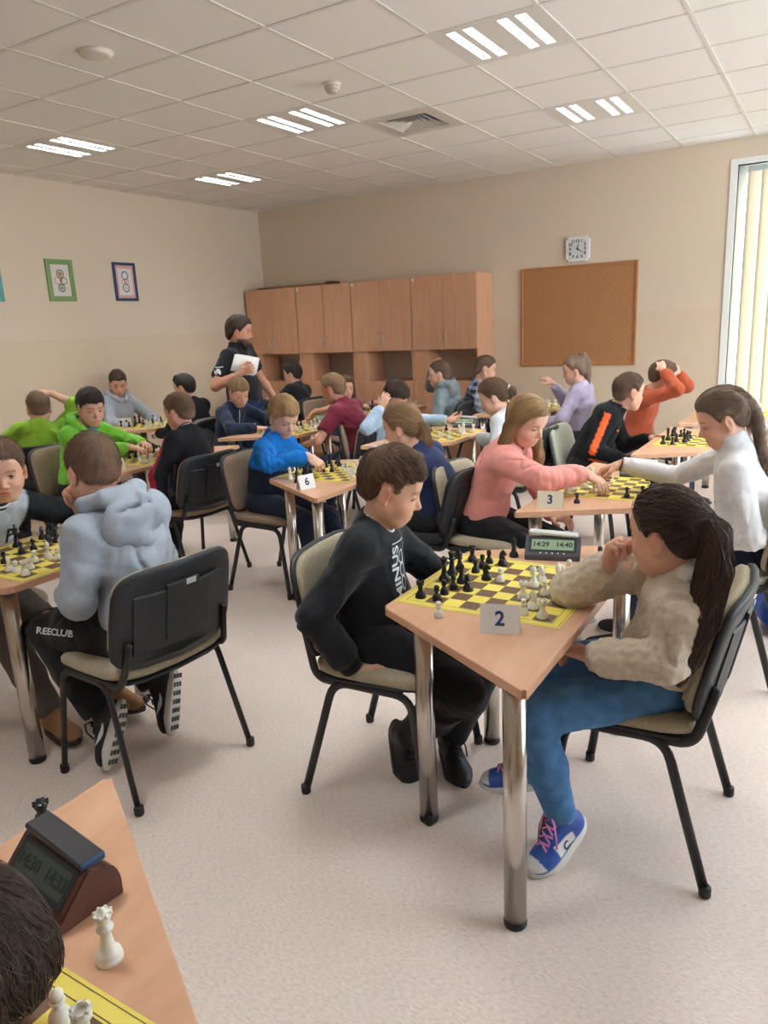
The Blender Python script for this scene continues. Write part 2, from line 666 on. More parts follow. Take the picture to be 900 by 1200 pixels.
def blind_mat():
    m = bpy.data.materials.new('blind_fabric')
    m.use_nodes = True
    nt = m.node_tree
    nt.nodes.remove(nt.nodes['Principled BSDF'])
    d = nt.nodes.new('ShaderNodeBsdfDiffuse')
    d.inputs[0].default_value = S(240, 234, 214)
    t = nt.nodes.new('ShaderNodeBsdfTranslucent')
    t.inputs[0].default_value = S(244, 235, 210)
    mx = nt.nodes.new('ShaderNodeMixShader')
    mx.inputs[0].default_value = 0.21
    nt.links.new(d.outputs[0], mx.inputs[1])
    nt.links.new(t.outputs[0], mx.inputs[2])
    nt.links.new(mx.outputs[0], nt.nodes['Material Output'].inputs[0])
    return m


bl = empty('vertical_blind', (x0, YB - 0.03, 0), 0, 'pale yellow vertical blind with overlapping fabric slats at window', 'blind')
q = MB()
q.bbox(0.09, x1 - x0 - 0.05, -0.025, 0.02, z1 - 0.075, z1 - 0.03, 0.004)
q.build('head_rail', mat('blind_rail', S(190, 200, 204), 0.35, metal=0.4), bl)
slat = MB()
pr = [(-0.062, 0.006), (-0.03, -0.002), (0, -0.005), (0.03, -0.002), (0.062, 0.006)]
vs = [(x, y, z) for z in (0.0, z1 - 0.08 - z0 - 0.02) for x, y in pr] + [(x, y + 0.0015, z) for z in (0.0, z1 - 0.08 - z0 - 0.02) for x, y in pr]
fs = [(a, a + 1, a + 6, a + 5) for a in range(4)] + [(10 + a, 15 + a, 16 + a, 11 + a) for a in range(4)]
fs += [(0, 5, 15, 10), (4, 14, 19, 9)]
slat.add(vs, fs, 0, True)
slat_me = slat.mesh('slat')
slat_me.materials.append(blind_mat())
n = 22
for k in range(n):
    o = link('slat', slat_me, None, bl)
    o.location = (0.15 + 0.113 * k, -0.002, z0 + 0.03)
    o.rotation_euler = (0, 0, 0.16)

# ------------------------------------------------------------------ cabinets, boards, clock, pictures
def wood(name, c1, c2, scale=(1, 14, 14), rough=0.4, dist=2.5):
    m = bpy.data.materials.new(name)
    m.use_nodes = True
    nt = m.node_tree
    b = nt.nodes['Principled BSDF']
    b.inputs['Roughness'].default_value = rough
    b.inputs['Specular IOR Level'].default_value = 0.4
    tc = nt.nodes.new('ShaderNodeTexCoord')
    mp = nt.nodes.new('ShaderNodeMapping')
    mp.inputs['Scale'].default_value = scale
    nt.links.new(tc.outputs['Object'], mp.inputs[0])
    n = nt.nodes.new('ShaderNodeTexNoise')
    n.inputs['Scale'].default_value = 1.6
    n.inputs['Detail'].default_value = 7
    n.inputs['Roughness'].default_value = 0.62
    n.inputs['Distortion'].default_value = dist * 0.2
    nt.links.new(mp.outputs[0], n.inputs['Vector'])
    r = nt.nodes.new('ShaderNodeValToRGB')
    r.color_ramp.elements[0].position, r.color_ramp.elements[0].color = 0.3, c1
    r.color_ramp.elements[1].position, r.color_ramp.elements[1].color = 0.7, c2
    nt.links.new(n.outputs['Fac'], r.inputs[0])
    nt.links.new(r.outputs[0], b.inputs['Base Color'])
    return m


M_CAB = wood('cabinet_beech', S(204, 152, 118), S(220, 170, 136), (14, 14, 1.0))
M_CABSIDE = M_CAB
M_EDGE = mat('board_edge', S(214, 166, 128), 0.45)
M_METAL = mat('satin_metal', S(190, 184, 174), 0.3, metal=0.9)
M_GREYP = mat('cabinet_back_panel', S(206, 196, 186), 0.7)
CABW = 0.79
cab_labels = ['beech wall cabinet in the corner behind the standing man', 'beech wall cabinet behind the boy in black, second from the corner',
              'beech wall cabinet with a key lock, behind the girl with loose hair', 'end beech wall cabinet with a visible side panel by the cork board']
for c in range(4):
    cx0 = -6.47 + CABW * c
    yf, yb = 7.45, YB - 0.003
    w = CABW - 0.004
    t = empty('wall_cabinet', (cx0, yf, 0), 0, cab_labels[c], 'cabinet', 'row of beech cabinets along the wall')
    D = yb - yf
    q = MB()
    th = 0.018
    for a in (0, w - th):
        q.box(a, a + th, 0.02, D, 0.06, 2.07)
    for z in (0.06, 0.93, 1.285, 2.052):
        q.box(th, w - th, 0.021, D, z, z + th)
    q.box(0.01, w - 0.01, 0.05, 0.068, 0, 0.06)
    q.box(th, w - th, 0.24, D, 0.08, 0.93)
    q.build('carcass', M_CABSIDE, t)
    q = MB()
    q.box(th, w - th, D - 0.012, D - 0.004, 0.95, 1.285)
    q.build('back_panel', M_GREYP, t)
    q = MB()
    q.box(th + 0.001, th + 0.17, 0.022, 0.36, 0.949, 1.284)
    q.build('divider_box', M_CAB, t)
    for (za, zb) in ((1.29, 2.066), (0.07, 0.94)):
        for k in range(2):
            a = 0.003 + k * (w / 2)
            d = MB()
            d.bbox(a, a + w / 2 - 0.005, 0.0, 0.018, za, zb, 0.0015)
            door = d.build('door', M_CAB, t)
            hx = w / 2 + (0.035 if k else -0.035)
            hz = za + 0.08 if za > 1 else zb - 0.22
            h = MB()
            h.tube(arc([(hx, 0, hz), (hx, -0.026, hz), (hx, -0.026, hz + 0.11), (hx, 0, hz + 0.11)], 0.012, 4), 0.0045, 8)
            if c == 2 and k == 1 and za > 1:
                h.lathe([(0.007, 0), (0.007, 0.004), (0, 0.0045)], 12, M=Matrix.Translation((hx, 0, hz - 0.035)) @ Matrix.Rotation(math.pi / 2, 4, 'X'))
            h.build('handle', M_METAL, door)
    if c > 0:
        q = MB()
        q.box(0.01, 0.05, -0.0008, 0, 2.02, 2.055)
        q.build('sticker', mat('sticker', S(224, 214, 200), 0.6), t)

o = empty('long_board', (-6.42, 7.6, 2.0705), 0, 'long thin brown board lying on top of the cabinets', 'board')
q = MB()
q.bbox(0.06, 1.12, -0.03, 0.22, 0, 0.028, 0.006)
q.build('plank', wood('old_board', S(120, 78, 48), S(150, 100, 66), (2, 14, 14)), o)
q = MB()
q.bbox(1.08, 1.18, -0.01, 0.19, 0.0, 0.045, 0.012)
q.build('end_cap', mat('dark_cap', S(92, 62, 44), 0.6), o)

# cork board
o = empty('cork_board', (-2.98, YB, 1.07), 0, 'large brown cork notice board in a wooden frame below the clock', 'notice board')
q = MB()
q.box(0.02, 1.19, -0.012, -0.002, 0.02, 0.99)
q.build('cork', mat('cork', S(178, 130, 90), 0.95, spec=0.1, noise=(60, 0.10), bump=(260, 0.5)), o)
M_FR = wood('cork_frame', S(172, 112, 66), S(190, 130, 82), (14, 14, 14))
for a, b, c, d in ((0, 1.21, 0, 0.025), (0, 1.21, 0.985, 1.01), (0, 0.025, 0.025, 0.985), (1.185, 1.21, 0.025, 0.985)):
    q = MB()
    q.bbox(a, b, -0.022, -0.001, c, d, 0.003)
    q.build('frame_rail', M_FR, o)
q = MB()
q.lathe([(0.006, 0), (0.005, 0.008), (0, 0.01)], 10, M=Matrix.Translation((0.97, -0.012, 0.26)) @ Matrix.Rotation(math.pi / 2, 4, 'X'))
q.build('push_pin', mat('pin', S(70, 40, 30), 0.5), o)

# wall clock
o = empty('wall_clock', (-2.37, YB, 2.23), 0, 'square white wall clock with black numerals above cork board', 'clock')
q = MB()
bm = bmesh.new()
bmesh.ops.create_cube(bm, size=1)
for p in bm.verts:
    p.co = (p.co.x * 0.24, -0.018 + p.co.y * 0.032, p.co.z * 0.235)
bmesh.ops.bevel(bm, geom=[e for e in bm.edges if abs((e.verts[0].co - e.verts[1].co).normalized().y) > 0.9], offset=0.025, segments=4, affect='EDGES')
q.frombm(bm)
q.build('clock_case', M_WHITE, o)
q = MB()
q.box(-0.092, 0.092, -0.0355, -0.0345, -0.09, 0.09)
q.build('dial', mat('clock_dial', S(222, 222, 222), 0.5), o)
M_INK = mat('black_ink', S(30, 32, 36), 0.6)
FM = lambda x, z, y=-0.0362: frame((x, y, z), (1, 0, 0), (0, 0, 1))
for h in range(1, 13):
    a = math.radians(h * 30)
    k = 0.075 / max(abs(math.sin(a)), abs(math.cos(a)))
    k = min(k, 0.09)
    lettering('numeral', str(h), 0.042, M_INK, o, FM(math.sin(a) * k, math.cos(a) * k))
for nm, ang, ln, wd in (('hour_hand', 10, 0.045, 0.007), ('minute_hand', 120, 0.068, 0.005)):
    a = math.radians(ang)
    q = MB()
    R = Matrix.Translation((0, -0.038, 0)) @ Matrix.Rotation(a, 4, 'Y')
    q.add([R @ Vector(p) for p in ((-wd, 0, -0.012), (wd, 0, -0.012), (wd * 0.4, 0, ln), (-wd * 0.4, 0, ln), (-wd, -0.001, -0.012), (wd, -0.001, -0.012), (wd * 0.4, -0.001, ln), (-wd * 0.4, -0.001, ln))],
          [(0, 1, 2, 3), (7, 6, 5, 4), (0, 4, 5, 1), (1, 5, 6, 2), (2, 6, 7, 3), (3, 7, 4, 0)])
    q.build(nm, M_INK, o)
q = MB()
q.lathe([(0.007, 0), (0.006, 0.003), (0, 0.0035)], 12, M=Matrix.Translation((0, -0.037, 0)) @ Matrix.Rotation(math.pi / 2, 4, 'X'))
q.build('hub', M_INK, o)


# framed pictures on the left wall
def picture(y0, y1, z0, z1, fc, mc, fw, label, kind):
    o = empty('framed_picture', (XL, (y0 + y1) / 2, (z0 + z1) / 2), math.pi / 2, label, 'picture', 'framed pictures on the wall')
    # local x runs along -world... rotated so that local -y faces the room
    w, h = (y1 - y0) / 2, (z1 - z0) / 2
    fm = mat('frame_' + kind, fc, 0.5)
    for a, b, c, d in ((-w, w, -h, -h + fw), (-w, w, h - fw, h), (-w, -w + fw, -h + fw, h - fw), (w - fw, w, -h + fw, h - fw)):
        q = MB()
        q.bbox(a, b, -0.02, -0.001, c, d, 0.002)
        q.build('frame_rail', fm, o)
    q = MB()
    q.box(-w + fw, w - fw, -0.009, -0.003, -h + fw, h - fw)
    q.build('mat_board', mat('matboard_' + kind, mc, 0.8), o)
    return o


def disc(o, name, x, z, r, col, ring=0.0, y=-0.0096, seg=20):
    q = MB()
    vs, fs = [], []
    if ring:
        for k in range(seg):
            a = 2 * math.pi * k / seg
            vs += [(x + r * math.cos(a), y, z + r * math.sin(a)), (x + (r - ring) * math.cos(a), y, z + (r - ring) * math.sin(a))]
        fs = [(2 * k, 2 * k + 1, (2 * k + 3) % (2 * seg), (2 * k + 2) % (2 * seg)) for k in range(seg)]
    else:
        vs = [(x + r * math.cos(2 * math.pi * k / seg), y, z + r * math.sin(2 * math.pi * k / seg)) for k in range(seg)]
        fs = [tuple(range(seg))]
    q.add(vs, fs)
    return q.build(name, mat('paint_%d_%d_%d' % tuple(int(255 * v) for v in col[:3]), col, 0.8), o)


# frames lie against the left wall: local -y must point to +x, i.e. rotate +90 degrees
o = picture(4.69, 4.985, 1.945, 2.33, S(120, 150, 88), S(226, 214, 208), 0.045, 'green framed picture of a patterned flower figure on the wall', 'green')
for (x, z, r, c, ri) in ((0.0, 0.06, 0.042, S(96, 130, 92), 0.012), (0.0, 0.06, 0.022, S(196, 120, 100), 0.0), (-0.035, -0.005, 0.035, S(212, 150, 128), 0.01),
                         (0.035, -0.005, 0.035, S(120, 150, 110), 0.01), (0, 0.0, 0.016, S(160, 110, 120), 0), (0.0, -0.07, 0.04, S(90, 120, 88), 0.013), (0, -0.07, 0.018, S(110, 140, 140), 0)):
    disc(o, 'painted_petal', x, z, r, c, ri)
o = picture(5.47, 5.76, 1.95, 2.335, S(44, 66, 104), S(222, 166, 162), 0.028, 'dark blue framed picture with pink border and round motifs on the wall', 'blue')
q = MB()
q.box(-0.088, 0.088, -0.0102, -0.009, -0.135, 0.135)
q.build('picture_sheet', mat('sheet', S(228, 220, 214), 0.8), o)
for (x, z, r, c, ri) in ((0, 0.062, 0.045, S(70, 120, 130), 0.012), (0, 0.062, 0.024, S(232, 226, 220), 0), (0, -0.062, 0.045, S(70, 120, 120), 0.012),
                         (0, -0.062, 0.022, S(220, 190, 180), 0), (-0.03, 0, 0.02, S(216, 120, 110), 0.007), (0.03, 0, 0.02, S(216, 120, 110), 0.007), (0, 0, 0.016, S(230, 150, 140), 0)):
    disc(o, 'painted_ring', x, z, r, c, ri, -0.0108)
o = picture(3.93, 4.225, 1.94, 2.33, S(96, 160, 156), S(228, 220, 210), 0.04, 'teal framed picture next to the green framed one', 'teal')
for (x, z, r, c, ri) in ((0.0, 0.05, 0.05, S(96, 130, 150), 0.014), (0, -0.05, 0.05, S(196, 150, 110), 0.014)):
    disc(o, 'painted_ring', x, z, r, c, ri)

# ------------------------------------------------------------------ tables
M_TOP = wood('table_beech', S(206, 156, 122), S(222, 176, 144), (9, 2.2, 9), 0.33)
M_TEDGE = M_TOP
M_CHROME = mat('brushed_steel_leg', S(206, 200, 192), 0.22, metal=1.0)
M_GLIDE = mat('black_glide', S(22, 22, 23), 0.5)
M_FRAMEBAR = mat('grey_underframe', S(140, 140, 142), 0.4, metal=0.6)
TL, TSH, TD, TH = 1.28, 0.62, 0.575, 0.74


def trapezoid_table(long_x, cy, long_right, label, rz=0.0):
    """long side on x = long_x; long_right: the long side faces +x"""
    t = empty('trapezoid_table', (long_x, cy, 0), rz + (0 if long_right else math.pi), label, 'table', 'trapezoid classroom tables')
    # local: long side at x=0 along y, short side at x=-TD
    poly = [(0, -TL / 2), (0, TL / 2), (-TD, TSH / 2), (-TD, -TSH / 2)]
    q = MB()
    bm = bmesh.new()
    vs = [bm.verts.new((x, y, TH - 0.026)) for x, y in poly] + [bm.verts.new((x, y, TH)) for x, y in poly]
    bm.faces.new(vs[:4][::-1])
    bm.faces.new(vs[4:])
    sides = [bm.faces.new((vs[i], vs[(i + 1) % 4], vs[4 + (i + 1) % 4], vs[4 + i])) for i in range(4)]
    bmesh.ops.recalc_face_normals(bm, faces=bm.faces[:])
    bmesh.ops.bevel(bm, geom=[e for e in bm.edges if abs((e.verts[0].co - e.verts[1].co).normalized().z) > 0.9], offset=0.012, segments=3, affect='EDGES')
    bmesh.ops.bevel(bm, geom=[e for e in bm.edges if abs((e.verts[0].co - e.verts[1].co).normalized().z) < 0.1], offset=0.002, segments=1, affect='EDGES')
    for f in bm.faces:
        f.material_index = 0 if abs(f.normal.z) > 0.5 else 1
    bm.verts.index_update()
    q.v = [tuple(p.co) for p in bm.verts]
    for f in bm.faces:
        q.f.append([p.index for p in f.verts])
        q.mi.append(f.material_index)
        q.sm.append(False)
    bm.free()
    q.build('tabletop', [M_TOP, M_TEDGE], t)
    lp = [(-0.065, -TL / 2 + 0.1), (-0.065, TL / 2 - 0.1), (-TD + 0.105, TSH / 2 - 0.05), (-TD + 0.105, -TSH / 2 + 0.05)]
    for (x, y) in lp:
        q = MB()
        q.lathe([(0.03, 0.018), (0.03, TH - 0.03)], 24, cx=x, cy=y)
        leg = q.build('leg', M_CHROME, t)
        q = MB()
        q.lathe([(0.028, 0.0), (0.031, 0.004), (0.031, 0.018)], 20, cx=x, cy=y)
        q.build('glide', M_GLIDE, leg)
        q = MB()
        q.lathe([(0.05, TH - 0.031), (0.05, TH - 0.0265)], 20, cx=x, cy=y)
        q.build('mount_plate', M_FRAMEBAR, leg)
    return t


# ------------------------------------------------------------------ stacking chairs
M_BLACKT = mat('black_tube', S(30, 29, 30), 0.38)
M_SHELL = mat('black_shell', S(38, 40, 44), 0.5, bump=(400, 0.1))
UPH = {}


def upholstery(kind):
    c = {'beige': (176, 164, 140), 'brown': (150, 128, 108), 'grey': (178, 178, 160), 'black': (40, 40, 44)}[kind]  # grey is the beige cloth with pale daylight put into its colour
    return fabric('upholstery_' + kind, S(*c), 0.12, 90, 0.4, wr=0)


def pad_mesh(w, d, th, r, bulge, curve, seg=10, tapered=0.0):
    """rounded rectangular pad in x (depth) / y (width) plane with thickness along z; curve bends it"""
    n = 28
    rings = []
    prof = [(0.0, -th / 2, 0.86), (0.25, -th / 2, 0.97), (0.6, -th * 0.25, 1.0), (0.6, th * 0.2, 1.0), (0.4, th / 2, 0.965), (0.2, th / 2 + bulge * 0.6, 0.8), (0, th / 2 + bulge, 0.45), (0, th / 2 + bulge * 1.1, 0.0)]
    vs, fs = [], []

    def outline(s):
        out = []
        for k in range(n):
            a = 2 * math.pi * k / n
            c, sn = math.cos(a), math.sin(a)
            e = 0.42
            x = math.copysign(abs(c) ** e, c) * d / 2 * s
            y = math.copysign(abs(sn) ** e, sn) * w / 2 * s
            y *= 1 - tapered * (x / d + 0.5)
            out.append((x, y))
        return out
    for (_, z, s) in prof:
        if s == 0:
            vs.append((0, 0, z))
        else:
            vs += [(x, y, z) for x, y in outline(s)]
    m = len(prof) - 1
    fs.append(tuple(range(n))[::-1])
    for i in range(m - 1):
        for k in range(n):
            fs.append((i * n + k, i * n + (k + 1) % n, (i + 1) * n + (k + 1) % n, (i + 1) * n + k))
    for k in range(n):
        fs.append(((m - 1) * n + k, (m - 1) * n + (k + 1) % n, m * n))
    out = []
    for x, y, z in vs:
        out.append((x, y, z + curve(x, y)))
    return out, fs


def make_chair(kind, label):
    """faces +x; origin on the floor under the seat centre"""
    t = empty('stacking_chair', (0, 0, 0), 0, label, 'chair', 'padded stacking chairs')
    um = upholstery(kind)
    # seat
    vs, fs = pad_mesh(0.49, 0.43, 0.035, 0.08, 0.014, lambda x, y: 0.016 * (abs(y) / 0.23) ** 2 - 0.02 * max(0, (x - 0.08) / 0.13) ** 2 + 0.012 * max(0, (-x - 0.05) / 0.16))
    q = MB()
    q.add([(x + 0.01, y, z + 0.452) for x, y, z in vs], fs, 0, True)
    q.build('seat', um, t)
    vs, fs = pad_mesh(0.485, 0.425, 0.012, 0.08, 0.002, lambda x, y: 0.014 * (abs(y) / 0.23) ** 2)
    q = MB()
    q.add([(x + 0.01, y, z + 0.43) for x, y, z in vs], fs, 0, True)
    q.build('seat_shell', M_SHELL, t)
    # backrest: pad in local plane, then rotated upright with recline
    A = math.radians(78)
    B = Matrix.Translation((-0.225, 0, 0.665)) @ Matrix.Rotation(-math.radians(12), 4, 'Y') @ Matrix(((0, 0, 1, 0), (0, 1, 0, 0), (-1, 0, 0, 0), (0, 0, 0, 1))) @ Matrix.Rotation(math.pi, 4, 'Z')
    cv = lambda x, y: 0.035 * (abs(y) / 0.23) ** 2
    vs, fs = pad_mesh(0.495, 0.35, 0.03, 0.08, 0.012, cv, tapered=0.06)
    q = MB()
    q.add([B @ Vector(p) for p in vs], fs, 0, True)
    q.build('backrest', um, t)
    vs, fs = pad_mesh(0.515, 0.37, 0.022, 0.08, 0.0, cv, tapered=0.06)
    q = MB()
    q.add([B @ Vector((x, y, z - 0.021)) for x, y, z in vs], fs, 0, True)
    sh = q.build('back_shell', M_SHELL, t)
    # raised panel and ribs on the rear of the shell
    q = MB()
    for (a, b, c, d, e) in ((-0.12, 0.09, -0.18, 0.18, 0.0), (-0.09, 0.11, -0.065, 0.065, 0.003)):
        n = 6
        top, bot = [], []
        for k in range(n + 1):
            y = c + (d - c) * k / n
            top.append(((a, y, -0.0345 - e + cv(a, y)), (b, y, -0.0345 - e + cv(b, y))))
            bot.append(((a - 0.006, y, -0.029 + cv(a, y)), (b + 0.006, y, -0.029 + cv(b, y))))
        vs = []
        for k in range(n + 1):
            vs += [bot[k][0], top[k][0], top[k][1], bot[k][1]]
        fs = []
        for k in range(n):
            o = 4 * k
            fs += [(o, o + 1, o + 5, o + 4), (o + 1, o + 2, o + 6, o + 5), (o + 2, o + 3, o + 7, o + 6)]
        fs += [(0, 3, 2, 1), (4 * n, 4 * n + 1, 4 * n + 2, 4 * n + 3)]
        q.add([B @ Vector(p) for p in vs], fs)
    q.build('rib_panel', M_SHELL, sh)
    q = MB()
    q.box(0.095, 0.115, -0.02, 0.02, -0.0385, -0.0355, 0, B @ Matrix.Translation((0, 0.03, 0)))
    q.build('sticker', mat('chair_sticker', S(214, 218, 220), 0.5), sh)
    for s in (-1, 1):
        y = 0.232 * s
        yo = 0.255 * s
        q = MB()
        q.tube(arc([(0.225, yo, 0.012), (0.165, y, 0.425), (-0.11, y, 0.435), (-0.235, yo, 0.012)], 0.06, 5), 0.0095, 10, rx=1.55, up=(0, 1, 0))
        lg = q.build('side_frame', M_BLACKT, t)
        for xx in (0.225, -0.236):
            q = MB()
            q.lathe([(0.014, 0.0), (0.0165, 0.004), (0.0165, 0.03), (0.013, 0.034)], 12, cx=xx, cy=yo)
            q.build('foot_cap', M_GLIDE, lg)
        q = MB()
        q.tube(arc([(-0.02, y * 0.98, 0.432), (-0.18, y * 0.96, 0.432), (-0.205, y * 0.9, 0.52), (-0.226, y * 0.86, 0.60)], 0.07, 6), 0.0095, 10, rx=1.6, up=(0, 1, 0))
        q.build('back_support', M_BLACKT, t)
    q = MB()
    q.tube([(0.12, -0.23, 0.424), (0.12, 0.23, 0.424)], 0.009, 8)
    q.tube([(-0.08, -0.23, 0.424), (-0.08, 0.23, 0.424)], 0.009, 8)
    q.build('cross_bar', M_BLACKT, t)
    return t


CHAIRS = {}


def chair(x, y, deg, kind, label):
    if kind not in CHAIRS:
        CHAIRS[kind] = o = make_chair(kind, label)
    else:
        o = copy_tree(CHAIRS[kind])
        o['label'] = label
    o.location = (x, y, 0)
    o.rotation_euler = (0, 0, math.radians(deg))
    return o

# ------------------------------------------------------------------ people: implicit surfaces turned into one mesh
def V(*a):
    return np.array(a, float)


def unit(v):
    v = np.asarray(v, float)
    n = np.linalg.norm(v)
    return v / n if n > 1e-9 else V(0, 0, 1)


def axis_rot(ax, ang):
    ax = unit(ax)
    c, s = math.cos(ang), math.sin(ang)
    x, y, z = ax
    return np.array([[c + x * x * (1 - c), x * y * (1 - c) - z * s, x * z * (1 - c) + y * s],
                     [y * x * (1 - c) + z * s, c + y * y * (1 - c), y * z * (1 - c) - x * s],
                     [z * x * (1 - c) - y * s, z * y * (1 - c) + x * s, c + z * z * (1 - c)]])


def rc(a, b, ra, rb, k=0.02):
    return ('rc', np.asarray(a, float), np.asarray(b, float), ra, rb, k)


def el(c, r, rot=None, k=0.02):
    return ('el', np.asarray(c, float), np.asarray(r, float), np.eye(3) if rot is None else np.asarray(rot, float), k)


def sdf(p, X, Y, Z):
    if p[0] == 'rc':
        _, a, b, ra, rb, k = p
        ab = b - a
        L = max(ab @ ab, 1e-9)
        t = ((X - a[0]) * ab[0] + (Y - a[1]) * ab[1] + (Z - a[2]) * ab[2]) / L
        t = np.clip(t, 0, 1)
        dx, dy, dz = X - a[0] - t * ab[0], Y - a[1] - t * ab[1], Z - a[2] - t * ab[2]
        return np.sqrt(dx * dx + dy * dy + dz * dz) - (ra + t * (rb - ra))
    _, c, r, R, k = p
    x, y, z = X - c[0], Y - c[1], Z - c[2]
    u = (R[0, 0] * x + R[1, 0] * y + R[2, 0] * z) / r[0]
    v = (R[0, 1] * x + R[1, 1] * y + R[2, 1] * z) / r[1]
    w = (R[0, 2] * x + R[1, 2] * y + R[2, 2] * z) / r[2]
    k0 = np.sqrt(u * u + v * v + w * w)
    k1 = np.sqrt((u / r[0]) ** 2 + (v / r[1]) ** 2 + (w / r[2]) ** 2) + 1e-9
    return k0 * (k0 - 1.0) / k1


def bounds(p):
    if p[0] == 'rc':
        m = max(p[3], p[4])
        return np.minimum(p[1], p[2]) - m, np.maximum(p[1], p[2]) + m
    e = np.sqrt(((p[3] * p[2][None, :]) ** 2).sum(1))
    return p[1] - e, p[1] + e


def grow(prims, e, k=None):
    out = []
    for p in prims:
        if p[0] == 'rc':
            out.append(('rc', p[1], p[2], p[3] + e, p[4] + e, p[5] if k is None else k))
        else:
            out.append(('el', p[1], p[2] + e, p[3], p[4] if k is None else k))
    return out


def make_axis(lo, hi, h, fines):
    """fines: list of (lo, hi, h)"""
    xs = [lo]
    while xs[-1] < hi:
        x = xs[-1] + 1e-6
        step = h
        for a, b, f in fines:
            if a - 1e-9 <= x <= b:
                step = min(step, f)
            elif a > x and x + step > a:
                step = min(step, max(a - x, f))
        xs.append(xs[-1] + step)
    return np.array(xs)


